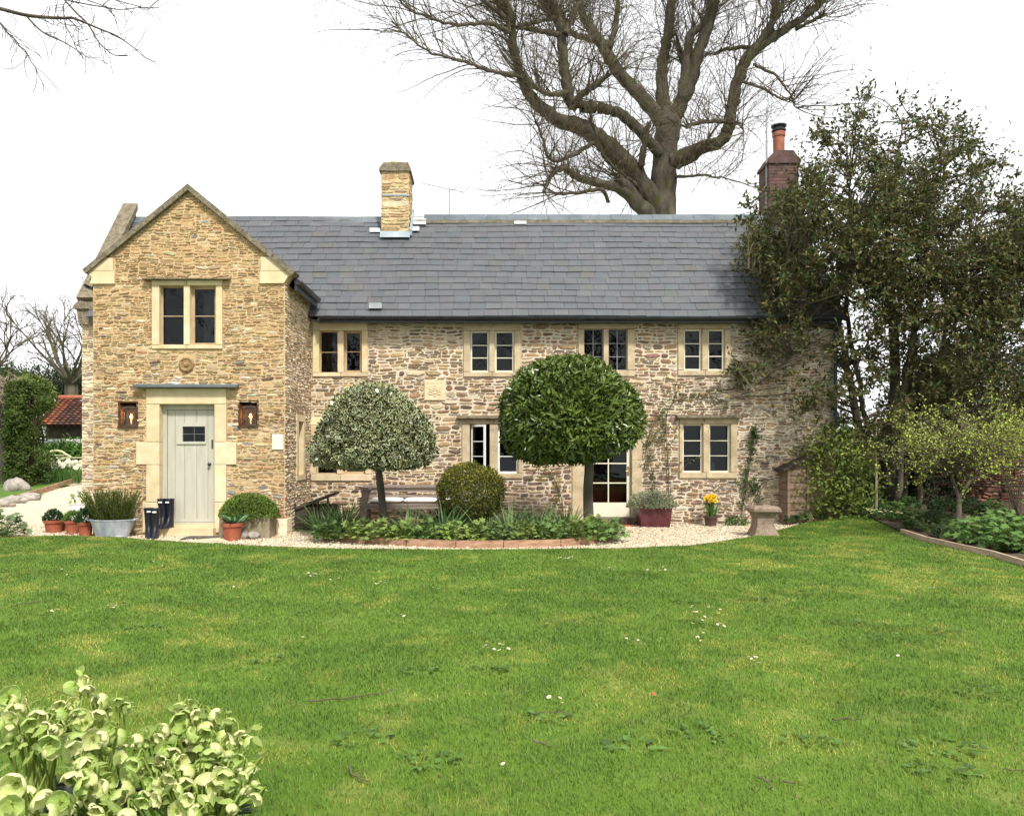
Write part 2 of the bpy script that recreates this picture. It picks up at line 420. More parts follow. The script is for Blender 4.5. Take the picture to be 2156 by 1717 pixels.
M['gravel'] = gravel_mat()

far = np.concatenate([-np.geomspace(400, 22, 14), np.linspace(-20, 20, 41), np.geomspace(22, 400, 14)])
fary = np.concatenate([np.linspace(-12, 40, 53), np.geomspace(44, 600, 16)])
sheet('ground', None, far, fary, -0.05, M['meadow'])

LB = [(-420,1136),(0,1133.7),(130,1131.5),(237,1134),(325,1141.6),(549,1154),(731,1160),(862,1161),(1000,1161.5),(1306,1158.8),(1457,1152.8),(1577,1134.7),(1638,1119.6),(1679,1108),(1763,1096)]
lbw = np.array([G(a, b)[:2] for a, b in LB])
lbw = np.vstack([[-30, lbw[0, 1]], lbw, [14, lbw[-1, 1]]])
def lawn_up(x): return np.interp(x, lbw[:, 0], lbw[:, 1])
def lawn_sheet():
    mb = MB(); xs = np.unique(np.concatenate([np.linspace(-15, 14, 146), lbw[:, 0]])); n = 60
    xs = xs[(xs >= -15) & (xs <= 14)]
    v = []
    for x in xs:
        t = np.linspace(0, 1, n)**0.7
        y = -6 + (lawn_up(x)+6)*t
        v.append(np.stack([np.full(n, x), y, hgt(np.full(n, x), y) + 0.03], 1))
    V = np.vstack(v); f = []
    for i in range(len(xs)-1):
        for j in range(n-1): f.append((i*n+j, (i+1)*n+j, (i+1)*n+j+1, i*n+j+1))
    mb.poly(V, f)
    return tag(mb.obj('lawn', M['turf'], smooth=True), kind='structure')
lawn_sheet()
# thin timber strip that holds the lawn edge
mb = MB(); xs = np.linspace(-14.9, 7.3, 150)
for a, b in zip(xs[:-1], xs[1:]):
    p, q = [np.array([x, lawn_up(x)+0.012, float(hgt(x, lawn_up(x)))+0.012]) for x in (a, b)]
    mb.bar(p, q, 0.018, 0.05)
tag(mb.obj('lawn_edging_strip', M['oak']), 'thin dark timber strip edging the lawn along the gravel', 'edging')

sheet('gravel_path', lambda x, y: True, np.linspace(-26, 7.6, 85), np.linspace(10.2, 30, 60), -0.004, M['gravel'])

# loose chips on the gravel
oct_v = np.array([(1,0,0),(0,1,0),(-1,0,0),(0,-1,0),(0,0,.7),(0,0,-.7)], float)
oct_f = [(0,1,4),(1,2,4),(2,3,4),(3,0,4),(1,0,5),(2,1,5),(3,2,5),(0,3,5)]
PEB = tpl(oct_v, oct_f)
n = 34000
px_ = U(-9.5, 6.9, n); py_ = 10.9 + 4.4*U(0, 1, n)
k = (py_ > lawn_up(px_) + 0.03) & ~((px_ > -6.75) & (px_ < -3.35) & (py_ > 13.25))
px_, py_ = px_[k], py_[k]; n = len(px_)
mb = MB()
pal = np.array([(0.66,0.585,0.44),(0.60,0.51,0.355),(0.74,0.67,0.55),(0.48,0.36,0.23),(0.25,0.18,0.12)])
pc = pal[rng.choice(5, n, p=[.36,.25,.19,.12,.08])]*U(.85, 1.1, (n, 1))
sz = U(.007, .016, n)
mb.inst(PEB, np.stack([px_, py_, hgt(px_, py_)+0.004], 1), rdir(n), rdir(n), np.stack([sz*1.2, sz, sz*.8], 1), pc)
tag(mb.obj('gravel_chips', M['pebble']), kind='stuff', label='pale limestone chips strewn over the path by the house', cat='gravel')

# raised left border beyond the path, right border by the garden wall
def left_edge(x): return np.interp(x, [-26, -12.9, -12.0, -14.6], [16, 20.6, 21, 28])
LE0, LE1 = G(0, 1062)[:2], G(176, 1031)[:2]
def in_left(x, y):
    t = (y-LE0[1])/(LE1[1]-LE0[1]); return x < LE0[0] + t*(LE1[0]-LE0[0]) and y > 17
sheet('border_ground', in_left, np.linspace(-60, -8, 105), np.linspace(17, 60, 87), 0.06, M['meadow'])
RB = np.array([G(a, b)[:2] for a, b in [(1768,1096),(1830,1108),(1898,1127),(1946,1143),(2030,1163),(2087,1175),(2156,1198),(2300,1240),(2500,1320),(2800,1500)]])
RB = RB[np.argsort(RB[:, 1])]
def right_edge(y): return np.interp(y, RB[:, 1], RB[:, 0])
def rsheet():
    mb = MB(); ys = np.linspace(4.2, 17.5, 60); n = 24; V = []
    for y in ys:
        x = np.linspace(float(right_edge(y)) + .02, 15, n); V.append(np.stack([x, np.full(n, y), hgt(x, np.full(n, y)) + .06 + .03*np.sin(x*5+y*4)*(np.arange(n) > 0)], 1))
    f = [(j*n+i, j*n+i+1, (j+1)*n+i+1, (j+1)*n+i) for j in range(59) for i in range(n-1)]
    mb.poly(np.vstack(V), f); return tag(mb.obj('border_soil', M['soil'], smooth=True), kind='structure')
rsheet()

# ============================================================ HOUSE
YW, YM = 13.3, 15.3           # front planes of the wing and of the main range
XWL, XWR = X(196, YW), -3.40
XML, XMR = -7.93, 6.99
house = thing('stone_cottage', (0, YM, 0), 'long stone cottage with a projecting gabled wing and slate roof', 'house')

def rect(a, b, c, d, Y): return (X(a, Y), X(c, Y), Z(d, Y), Z(b, Y))      # x0,x1,z0,z1

def cells(mb, u0, u1, v0, v1, holes, mapf, top=None, step=1.0):
    us = sorted(set([u0, u1] + [h[i] for h in holes for i in (0, 1) if u0 < h[i] < u1]))
    vs = sorted(set([v0, v1] + [h[i] for h in holes for i in (2, 3) if v0 < h[i] < v1]))
    for a, b in zip(us[:-1], us[1:]):
        for c, d in zip(vs[:-1], vs[1:]):
            if not any(h[0]-1e-6 < (a+b)/2 < h[1]+1e-6 and h[2]-1e-6 < (c+d)/2 < h[3]+1e-6 for h in holes):
                mb.poly([mapf(a, c, 0), mapf(b, c, 0), mapf(b, d, 0), mapf(a, d, 0)], [(0,1,2,3)], mi=1)

def rubble(mb, u0, u1, v0, v1, holes, colfn, mapf, courses=(.12, .2), thin=(.035, .075), lens=(.09, .34), gap=.012, depth=(.008, .028), ulim=None, rs=None, mi=0):
    g = random.Random(rs or 3)
    v = v0
    stones = []
    while v < v1:
        hc = g.uniform(*courses); u = u0 + g.uniform(-.1, 0)
        while u < u1:
            seg = g.uniform(.35, 1.1)
            vv = v; nsub = max(1, int(round(hc/g.uniform(*(thin(u) if callable(thin) else thin)))))
            hs = [g.uniform(.6, 1.4) for _ in range(nsub)]; t = sum(hs)
            for h_ in hs:
                hh = h_/t*hc; a = u
                while a < u+seg-.03:
                    L = min(g.uniform(*lens)*(.6+hh/.075*.45), u+seg-a)
                    stones.append((a, a+L, vv, vv+hh)); a += L
                vv += hh
            u += seg
        v += hc
    V = []; C = []; k = 8
    bl = []; bt = []
    for (a, b, c, d) in stones:
        if a < u0: a = u0
        if b > u1: b = u1
        if d > v1: d = v1
        if ulim:
            lo, hi = ulim(d); lo2, hi2 = ulim(c)
            a = max(a, lo, lo2); b = min(b, hi, hi2)
        for h in holes:
            if d > h[2]+.004 and c < h[3]-.004 and b > h[0] and a < h[1]:
                ov = min(d, h[3]) - max(c, h[2])
                if ov < .35*(d-c):
                    if c < h[3] < d: c = h[3]
                    elif c < h[2] < d: d = h[2]
                else:
                    if a >= h[0] and b <= h[1]: b = a
                    elif a < h[0] and b > h[1]: b = h[0]
                    elif a < h[0]: b = h[0]
                    else: a = h[1]
        if b-a < .03 or d-c < .014: continue
        gp = gap*g.uniform(.4, 1.3)
        cu, cv = (a+b)/2, (c+d)/2; ru, rv = max((b-a-gp)/2, .008), max((d-c-gp)/2, .006)
        dp = g.uniform(*depth); tilt = g.uniform(-.15, .15)
        ring = []
        e1, e2 = g.uniform(.1, .62), g.uniform(.1, .62); q1, q2 = g.uniform(.35, .85), g.uniform(.35, .85)
        for i, (x_, y_) in enumerate(((-1,-e1),(-q1,-1),(q2,-1),(1,-e2),(1,e2),(q1,1),(-q2,1),(-1,e1))):
            ring.append((x_*g.uniform(.86, 1.04), y_*g.uniform(.62, 1.08)))
        for sc_, dd in ((1.0, -.004), (.95, dp*.75), (.70, dp)):
            for x_, y_ in ring:
                du = ru - min(ru, (1-sc_)*min(ru, rv)*1.6) ; dv = rv*sc_
                V.append((cu + x_*du, cv + y_*dv + tilt*x_*rv*.5, dd*g.uniform(.85, 1.15)))
        cc = colfn(cu, cv, g)
        C += [cc]*24
    V = np.array(V); C = np.array(C)
    wv = .012*np.sin(3.1*V[:, 0]+1.7*V[:, 1]) + .007*np.sin(7.3*V[:, 0]-4*V[:, 1])
    V[:, 1] += wv + .006*np.sin(17*V[:, 0]+9*V[:, 1]) + .004*np.sin(31*V[:, 0]-13*V[:, 1])
    N = len(V)//24
    f = []
    for i in range(8): f.append((i, (i+1) % 8, 8+(i+1) % 8, 8+i))
    for i in range(8): f.append((8+i, 8+(i+1) % 8, 16+(i+1) % 8, 16+i))
    f.append(tuple(range(16, 24)))
    fl = np.array([i for q in f for i in q]); ft = np.array([len(q) for q in f])
    P = mapf(V[:, 0], V[:, 1], V[:, 2])
    P = np.stack(np.broadcast_arrays(*P), 1) if isinstance(P, tuple) else P
    mb.raw(P, (np.arange(N)[:, None]*24 + fl[None]).ravel(), np.tile(ft, N), C, mi)

def wpick(g, table):
    r = g.random()*sum(t[0] for t in table)
    for w_, c in table:
        r -= w_
        if r <= 0: break
    s_ = g.uniform(.8, 1.2)
    return tuple(x*s_*g.uniform(.95, 1.05) for x in c)

def col_wing(u, v, g):
    t = float(sstep(2.6, 4.2, v))
    if g.random() < .30 + .52*t: return wpick(g, [(3, (.40,.275,.145)), (3, (.44,.31,.17)), (2, (.335,.23,.125))])
    return wpick(g, [(4, (.50,.40,.26)), (3, (.37,.29,.185)), (2.2, (.60,.51,.37)), (.9*(1-.6*t), (.19,.12,.105)), (.8*(1-.5*t), (.24,.24,.235)), (1.8, (.30,.25,.15)), (1.5, (.38,.22,.13)), (.5*(1-t), (.50,.50,.46))])
def col_main(u, v, g):
    a = float(sstep(-2.2, 1.6, u)); r = float(sstep(3.4, 5.6, u)); lo = 1-float(sstep(.5, 1.9, v))
    tab = [(3*(1-.5*a)*(1-.6*r), (.42,.30,.17)), (1.8*(1-.7*a), (.55,.44,.29)), (2.2, (.30,.195,.115)),
           (2.0*a*(1-.7*r), (.28,.175,.11)), (.6*a+1.3*lo, (.27,.17,.135)), (.6+1.6*r, (.34,.30,.245)), (3.0*r*(1-.5*lo), (.54,.49,.42)), (.9+1.4*lo, (.17,.12,.095)), (.9*lo, (.34,.25,.23)), (1.2*r, (.15,.12,.10))]
    return wpick(g, tab)

fw = lambda u, v, d: (u, YW - d + 0*u, v + 0*u) if not np.isscalar(u) else (u, YW - d, v)
fm = lambda u, v, d: (u, YM - d + 0*u, v + 0*u) if not np.isscalar(u) else (u, YM - d, v)
fs = lambda u, v, d: (XWR + d + 0*u, u, v + 0*u) if not np.isscalar(u) else (XWR + d, u, v)

# ---- gable outline of the wing
AX, AZ = X(399, YW), Z(390, YW)
SL = (AZ - Z(567, YW))/(AX - X(174, YW))
def gz(x): return AZ - abs(x-AX)*SL - .10
ZE = 4.36
WIN_W = rect(320.6, 590, 469, 735, YW)
DOOR = [rect(308.6, 817, 477.4, 851, YW), rect(308.6, 851, 337, 1108, YW), rect(452, 851, 477.4, 1108, YW), rect(287.5, 930, 337, 978, YW), rect(452, 930, 498.4, 978, YW), rect(337, 851, 452, 1119, YW),
        rect(301, 1057, 337, 1121, YW), rect(452, 1057, 486, 1121, YW)]
NICHE = [rect(252.5, 847.6, 287.5, 896.5, YW), rect(505, 846, 541, 896, YW)]
TILE = rect(574, 913.5, 597, 945.7, YW)
ROS = rect(376, 749, 411, 786, YW)
KN = [rect(182, 632/1.0, 243, 597, YW)]
kn_l = (XWL-.02, X(243, YW), Z(598, YW), Z(544, YW)); kn_r = (X(548, YW), XWR+.02, Z(597, YW), Z(542, YW))
hw = [WIN_W] + DOOR + NICHE + [TILE, ROS, kn_l, kn_r]
mb = MB()
rubble(mb, XWL, XWR, 0.0, AZ-.1, hw, col_wing, fw, thin=(.03, .066), lens=(.07, .25), gap=.013, depth=(.001, .020), rs=11,
       ulim=lambda z: (AX-(AZ-.10-z)/SL, AX+(AZ-.10-z)/SL))
cells(mb, XWL, XWR, -.05, ZE, [h for h in hw if h not in (TILE, ROS)], fw)
x0, x1 = XWL, XWR
mb.poly([fw(x0, ZE, 0), fw(x1, ZE, 0), fw(x1, gz(x1), 0), fw(AX, AZ-.1, 0), fw(x0, gz(x0), 0)], [(0,1,2,3,4)], mi=1)
# side wall facing right
SW = (14.06, 14.72, .90, 2.12)
def col_side(u, v, g):
    return wpick(g, [(3, (.60,.48,.31)), (3, (.68,.59,.45)), (2, (.45,.33,.22)), (.7, (.30,.25,.21)), (1.2*(1-sstep(1, 2.5, v))+.1, (.52,.40,.34))])
mb.box((XWR-.16, YW-.05, 0), (XWR+.05, YW+.3, Z(1092, YW)), (.9,.75,.55), mi=0)
mb.obj('wing_wall', [M['stone'], M['mortar_gold']], house)
mb = MB()
rubble(mb, YW, YM, 0, ZE, [SW], col_side, fs, thin=(.035, .065), lens=(.09, .26), rs=12)
cells(mb, YW, YM+.3, -.05, ZE, [SW], fs)
mb.poly([(XWL, YW, -.05), (XWL, YM+.3, -.05), (XWL, YM+.3, ZE), (XWL, YW, ZE)], [(0,1,2,3)], mi=1)
mb.obj('side_wall', [M['stone'], M['mortar_pale']], house)

WINS = [  # surround, lights, bars, vbars, hood, frame
    ((658.5,677.5,775,793), [(672.6,696,711,784.8),(724,695,761.7,784)], 1, 0, None, 'oakframe'),
    ((975.5,679,1097.3,793.6), [(990.4,696,1029.7,783),(1042,696,1082.4,783)], 2, 0, None, 'cream'),
    ((1217,681,1336,792.5), [(1230,692.5,1270,779),(1281.4,692.5,1320.6,779)], 2, 1, None, 'leaded'),
    ((1426.6,682,1538,791), [(1440,692.5,1477.5,779.6),(1490.5,692.5,1525.6,779.6)], 2, 0, None, 'cream'),
    ((653,879.4,783,1012), [(666,895,709.7,997.6),(724,895,768.8,997.6)], 1, 0, None, 'oakframe'),
    ((972.5,881,1100,1007), [(989.5,893,1030.6,996),(1048.6,893,1091,996)], 2, 0, (962,874.5,1112,881), 'white'),
    ((1429.6,880,1551.7,1006.6), [(1437,892,1480,994.5),(1493,892,1537.6,994.5)], 2, 0, (1422,873,1557,880), 'cream'),
]
FD = (1204, 872, 1351, 1100)          # french door with its stone jambs
PLQ = rect(894, 800, 937.5, 842, YM)
hm = [rect(*w_[0], YM) for w_ in WINS] + [rect(*FD, YM), PLQ]
mb = MB()
rsd = lambda u: float(sstep(3.3, 4.6, u))
rubble(mb, -3.5, XMR, 0, 4.02, hm, col_main, fm, courses=(.10, .17), thin=lambda u: (.04-.012*rsd(u), .095-.033*rsd(u)), lens=(.09, .32), gap=.024, depth=(.003, .031), rs=21)
rubble(mb, XML, XML+.5, 0, 4.02, [], col_side, fm, thin=(.04, .08), rs=22)
cells(mb, XML, XMR, -.05, 4.05, hm[:-1], fm)
for xx in (XML, XMR): mb.poly([(xx, YM, -.05), (xx, 19.1, -.05), (xx, 19.1, 4.05), (xx, 17.2, 6.6), (xx, YM, 4.05)], [(0,1,2,3,4)], mi=1)
mb.poly([(XML, 19.1, -.05), (XMR, 19.1, -.05), (XMR, 19.1, 4.05), (XML, 19.1, 4.05)], [(0,1,2,3)], mi=1)
mb.obj('main_wall', [M['stone'], M['mortar_pale']], house)

# ---- rooms behind the glass
mb = MB()
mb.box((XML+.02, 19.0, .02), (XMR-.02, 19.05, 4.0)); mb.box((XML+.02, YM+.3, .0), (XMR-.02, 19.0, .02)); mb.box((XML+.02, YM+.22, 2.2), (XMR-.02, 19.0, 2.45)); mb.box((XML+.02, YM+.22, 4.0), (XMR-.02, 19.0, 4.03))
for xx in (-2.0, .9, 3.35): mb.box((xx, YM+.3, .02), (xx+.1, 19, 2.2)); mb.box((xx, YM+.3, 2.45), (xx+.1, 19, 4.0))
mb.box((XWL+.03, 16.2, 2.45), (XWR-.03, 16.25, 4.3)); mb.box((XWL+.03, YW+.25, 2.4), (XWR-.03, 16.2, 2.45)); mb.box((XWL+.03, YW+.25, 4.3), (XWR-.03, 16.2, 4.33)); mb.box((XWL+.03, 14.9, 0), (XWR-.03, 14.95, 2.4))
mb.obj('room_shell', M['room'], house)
# curtains and sills seen through the panes
def curtain(x0, x1, y, z0, z1, mat, nm='curtain'):
    mb = MB(); n = 22; v = []
    for i in range(n):
        x = x0+(x1-x0)*i/(n-1); yy = y+.035*math.sin(i*1.35)
        v += [(x, yy, z0), (x, yy, z1)]
    mb.poly(v, [(2*i, 2*i+2, 2*i+3, 2*i+1) for i in range(n-1)])
    return mb.obj(nm, mat, house, smooth=True)
M['drape'] = pmat('plum_curtain', (0.10,0.035,0.035), (0.16,0.06,0.055), 5, 0.9)
M['linen'] = pmat('pale_linen', (0.45,0.43,0.40), (0.55,0.53,0.50), 5, 0.9)
curtain(X(671, 15.6), X(713, 15.6), 15.58, 2.7, 3.85, M['drape'])
curtain(X(430, 13.7), X(460, 13.7), 13.68, 3.0, 4.25, M['linen'])

# ---- windows
def stone_blocks(mb, blocks, y0, y1, tint=None, g=random.Random(5)):
    for (a, b, c, d) in blocks:
        s_ = g.uniform(.86, 1.1); e = .0025
        tint_ = (s_, s_*g.uniform(.96, 1.02), s_*g.uniform(.9, 1.04))
        # block with chamfered front arrises
        x0, x1, z0, z1 = a+e, b-e, c+e, d-e; ch = .008
        v = [(x0,y1,z0),(x1,y1,z0),(x1,y1,z1),(x0,y1,z1),(x0,y0+ch,z0),(x1,y0+ch,z0),(x1,y0+ch,z1),(x0,y0+ch,z1),(x0+ch,y0,z0+ch),(x1-ch,y0,z0+ch),(x1-ch,y0,z1-ch),(x0+ch,y0,z1-ch)]
        f = [(8,9,10,11),(4,5,9,8),(5,6,10,9),(6,7,11,10),(7,4,8,11),(0,1,5,4),(1,2,6,5),(2,3,7,6),(3,0,4,7),(3,2,1,0)]
        mb.poly(v, f, tint_)
def sash(mb, L, yf, bw=.032, bars=1, vb=0, bt=.014, th=.035, bw_b=None):
    x0, x1, z0, z1 = L; bb = bw_b or bw
    mb.box((x0, yf, z0), (x0+bw, yf+th, z1)); mb.box((x1-bw, yf, z0), (x1, yf+th, z1))
    mb.box((x0+bw, yf, z1-bw), (x1-bw, yf+th, z1)); mb.box((x0+bw, yf, z0), (x1-bw, yf+th, z0+bb))
    for i in range(bars):
        z = z0+bb+(z1-z0-bw-bb)*(i+1)/(bars+1); mb.box((x0+bw, yf+.004, z-bt/2), (x1-bw, yf+th-.004, z+bt/2))
    for i in range(vb):
        x = x0+bw+(x1-x0-2*bw)*(i+1)/(vb+1); mb.box((x-bt/2, yf+.006, z0+bb), (x+bt/2, yf+th-.006, z1-bw))
def pane(L, y, parent, inset=.02):
    mb = MB(); x0, x1, z0, z1 = L
    mb.box((x0+inset, y, z0+inset), (x1-inset, y+.004, z1-inset))
    return mb.obj('pane', M['glass'], parent)
def window(Y, sur, lights, bars, vb, hood, fr, smat):
    s = rect(*sur, Y); Ls = [rect(*q, Y) for q in lights]
    zt, zb = Ls[0][3], Ls[0][2]
    bl = []
    mid = (Ls[0][1]+Ls[1][0])/2
    if sur[2]-sur[0] > 125: bl += [(s[0], mid, zt, s[3]), (mid, s[1], zt, s[3])]
    else: bl += [(s[0], s[1], zt, s[3])]
    bl += [(s[0], mid, s[2], zb), (mid, s[1], s[2], zb)]
    bl += [(s[0], Ls[0][0], zb, zt), (Ls[0][1], Ls[1][0], zb, zt), (Ls[1][1], s[1], zb, zt)]
    mb = MB(); stone_blocks(mb, bl, Y-.034, Y+.2)
    o = mb.obj('window', smat, house)
    if hood:
        h = rect(*hood, Y); m2 = MB()
        m2.prism([(h[0], Y+.0, h[3]), (h[0], Y-.13, h[3]-.025), (h[0], Y-.13, h[2]+.0), (h[0], Y, h[2])], (h[1]-h[0], 0, 0))
        m2.obj('hood_mould', M['coping'], o)
    for i, L in enumerate(Ls):
        m2 = MB()
        if fr == 'leaded':
            sash(m2, L, Y+.085, .012, bars, vb, .012, .02); mat = M['alu']
        elif fr == 'oakframe':
            sash(m2, L, Y+.07, .022 if i == 0 else .048, bars, vb, .014, .04); mat = M['oakframe']
        elif fr == 'white' and i == 0:      # this casement stands open
            a = R(38); c = np.array([L[0]+.02, Y+.05, 0])
            sash(m2, (0, L[1]-L[0]-.04, L[2]+.01, L[3]-.01), 0, .035, bars, 0, .016, .035)
            for q in m2.v:
                x_, y_ = q[:, 0].copy(), q[:, 1].copy(); q[:, 0] = c[0]+x_*math.cos(a)+y_*math.sin(a); q[:, 1] = c[1]-x_*math.sin(a)+y_*math.cos(a)
            mat = M['white']
        else:
            sash(m2, L, Y+.045 if fr == 'cream' else Y+.06, .034, bars, vb, .016, .04); mat = M['cream' if fr == 'cream' else 'white']
        m2.obj('frame', mat, o)
        if not (fr == 'white' and i == 0): pane(L, Y+.1, o)
        else:
            m3 = MB(); q = np.array([(.03, .015, L[2]+.04), (L[1]-L[0]-.07, .015, L[2]+.04), (L[1]-L[0]-.07, .015, L[3]-.04), (.03, .015, L[3]-.04)])
            v = np.stack([c[0]+q[:, 0]*math.cos(a), c[1]-q[:, 0]*math.sin(a)+.01, q[:, 2]], 1)
            m3.prism(v, (0, .004, 0)); m3.obj('pane', M['glass'], o)
    return o
for i, w_ in enumerate(WINS):
    window(YM, *w_, M['ashlar'] if i in (0, 4) else M['old_ashlar'])
window(YW, (320.6,590,469,735), [(336.9,601.3,387.6,726.5),(400.8,601.3,455,726.5)], 1, 0, (305,585.5,487,590.5), 'oakframe', M['ashlar'])
# narrow window in the wing's side wall
mb = MB()
a, b, c, d = SW
for q in ((a, b, d-.13, d), (a, b, c, c+.1), (a, a+.15, c+.1, d-.13), (b-.14, b, c+.1, d-.13)):
    mb.box((XWR-.2, q[0]+.003, q[2]+.003), (XWR+.03, q[1]-.003, q[3]-.003))
sw = mb.obj('window', M['ashlar'], house)
mb = MB(); mb.box((XWR-.1, a+.152, c+.102), (XWR-.06, a+.185, d-.132)); mb.box((XWR-.1, b-.175, c+.102), (XWR-.06, b-.142, d-.132)); mb.box((XWR-.1, a+.185, 1.5), (XWR-.06, b-.175, 1.52))
mb.obj('frame', M['oakframe'], sw)
mb = MB(); mb.box((XWR-.085, a+.17, c+.11), (XWR-.08, b-.16, d-.14)); mb.obj('pane', M['glass'], sw)

# ---- wing door
mb = MB()
bl = [rect(308.6,817,477.4,851,YW), rect(308.6,851,337,930,YW), rect(287.5,930,337,978,YW), rect(308.6,978,337,1057,YW), rect(301,1057,337,1121,YW),
      rect(452,851,477.4,930,YW), rect(452,930,498.4,978,YW), rect(452,978,477.4,1057,YW), rect(452,1057,486,1121,YW)]
stone_blocks(mb, bl, YW-.03, YW+.24)
ds = mb.obj('door_surround', M['ashlar'], house)
mb = MB(); h = rect(287.5, 810.5, 504, 815.5, YW)
mb.prism([(h[0], YW, h[3]+.02), (h[0], YW-.16, h[3]-.012), (h[0], YW-.16, h[2]-.005), (h[0], YW, h[2])], (h[1]-h[0], 0, 0))
mb.obj('slate_hood', M['ridge'], ds)
D = rect(337, 851, 452, 1104, YW)
mb = MB(); y = YW+.13
fr = .075
mb.box((D[0], y-.02, D[2]), (D[0]+fr, y+.06, D[3])); mb.box((D[1]-.012, y-.02, D[2]), (D[1], y+.06, D[3])); mb.box((D[0]+fr, y-.02, D[3]-.085), (D[1]-.012, y+.06, D[3]))
mb.box((D[0]+fr, y-.05, D[2]), (D[1]-.012, y+.06, D[2]+.03)); 
mb.obj('door_frame', M['sage'], house)
mb = MB()
xa, xb, za, zb = D[0]+fr+.004, D[1]-.016, D[2]+.035, D[3]-.09
gl = rect(379, 897, 427, 929, YW)
pl = [xa, xa+.155, xa+.335, xa+.555, xa+.735, xb]
pl = np.array([X(p, YW+.13) for p in (347.5, 368.7, 389, 414.5, 438, 450.5)]); pl[0] = xa; pl[-1] = xb
for i in range(5):
    for (c, d) in ((za, gl[2]), (gl[3], zb)): mb.box((pl[i]+.003, y, c), (pl[i+1]-.003, y+.035, d))
    for (p, q) in ((pl[i]+.003, min(pl[i+1]-.003, gl[0])), (max(pl[i]+.003, gl[1]), pl[i+1]-.003)):
        if q > p: mb.box((p, y, gl[2]), (q, y+.035, gl[3]))
mb.box((xa, y+.02, za), (xb, y+.03, gl[2])); mb.box((xa, y+.02, gl[3]), (xb, y+.03, zb))
mb.box((xa, y-.018, za), (xb, y-.001, za+.055))
door = mb.obj('door', M['sage'], house)
mb = MB(); go = rect(371.6, 889.7, 433, 934.5, YW+.1)
for q in ((go[0], gl[0], go[2], go[3]), (gl[1], go[1], go[2], go[3]), (gl[0], gl[1], go[2], gl[2]), (gl[0], gl[1], gl[3], go[3])): mb.box((q[0], y-.022, q[2]), (q[1], y-.001, q[3]))
mb.obj('frame', M['sage'], door)
mb = MB(); mb.box((gl[0], y+.012, gl[2]), (gl[1], y+.016, gl[3])); mb.obj('pane', M['glass'], door)
mb = MB(); mb.box(((gl[0]+gl[1])/2-.003, y+.006, gl[2]), ((gl[0]+gl[1])/2+.003, y+.011, gl[3])); zz = (gl[2]+gl[3])/2; mb.box((gl[0], y+.005, zz-.003), (gl[1], y+.01, zz+.003)); mb.obj('leading', M['alu'], door)
mb = MB(); kx, kz = X(441, YW+.1), Z(977, YW+.1)
prof = [(.005,0),(.024,.0),(.024,.006),(.009,.012),(.009,.03),(.024,.036),(.03,.05),(.024,.064),(.006,.07)]
mb.lathe(prof, k=16)
for q in mb.v: q[:, 1], q[:, 2] = -q[:, 2].copy(), q[:, 1].copy(); q += np.array([kx, y, kz])
mb.obj('knob', M['iron'], door, smooth=True)
mb = MB(); mb.box((X(446, YW+.1)-.012, y-.012, Z(943, YW)), (X(446, YW+.1)+.012, y, Z(925, YW))); mb.obj('escutcheon', M['iron'], door)
mb = MB(); mb.box((D[0]-.02, YW-.17, 0), (D[1]+.03, YW+.24, D[2]-.045)); mb.box((D[0]+.02, YW-.03, D[2]-.042), (D[1]-.005, YW+.24, D[2]-.002)); mb.obj('door_step', M['ashlar'], house)
# kneelers, rosette, marker stone
mb = MB()
for sgn, kk in ((-1, kn_l), (1, kn_r)):
    zl = Z(571, YW)
    if sgn < 0: lo = [(kk[0]-.02, kk[2]), (kk[1], kk[2]), (kk[1], zl-.003), (X(186, YW), zl-.003), (X(190, YW), zl-.07), (X(196, YW), zl-.1)]
    else: lo = [(kk[0], kk[2]), (kk[1]-.03, kk[2]), (X(607, YW), zl-.1), (X(613, YW), zl-.07), (X(617, YW), zl-.003), (kk[0], zl-.003)]
    mb.prism([(p[0], YW-.04, p[1]) for p in lo], (0, .3, 0), (1,1,.98))
    xi = X(240, YW) if sgn < 0 else X(550, YW); xo = X(184, YW) if sgn < 0 else X(617, YW)
    ti = min(gz(xi)+.06, kk[3])
    xt = AX + sgn*(AZ-.05-ti)/SL
    up = [(xi, zl+.002), (xi, ti), (xt, ti), (xo, zl+.002)] if sgn > 0 else [(xo, zl+.002), (xt, ti), (xi, ti), (xi, zl+.002)]
    mb.prism([(p[0], YW-.043, p[1]) for p in up], (0, .3, 0), (.97,.95,.95))
    mb.obj('kneeler', M['ashlar'], house); mb = MB()
mb = MB(); cx, cz = (ROS[0]+ROS[1])/2, (ROS[2]+ROS[3])/2
mb.lathe([(.135,-.02),(.135,.03),(.11,.045),(.085,.03),(.05,.03),(.03,.055),(.004,.06)], k=10)
for q in mb.v: q[:, 1], q[:, 2] = -q[:, 2].copy(), q[:, 1].copy(); q += np.array([cx, YW, cz])
M['rosette'] = pmat('brown_carved_stone', (0.20,0.13,0.06), (0.33,0.22,0.11), 14, 0.95, 0.9, 30)
mb.obj('carved_boss', M['rosette'], house)
mb = MB(); mb.box((TILE[0], YW-.03, TILE[2]), (TILE[1], YW+.05, TILE[3])); mb.obj('marker_stone', pmat('pale_marker_stone', (.66,.60,.48), (.76,.70,.58), 6, .9, .3, 30), house)
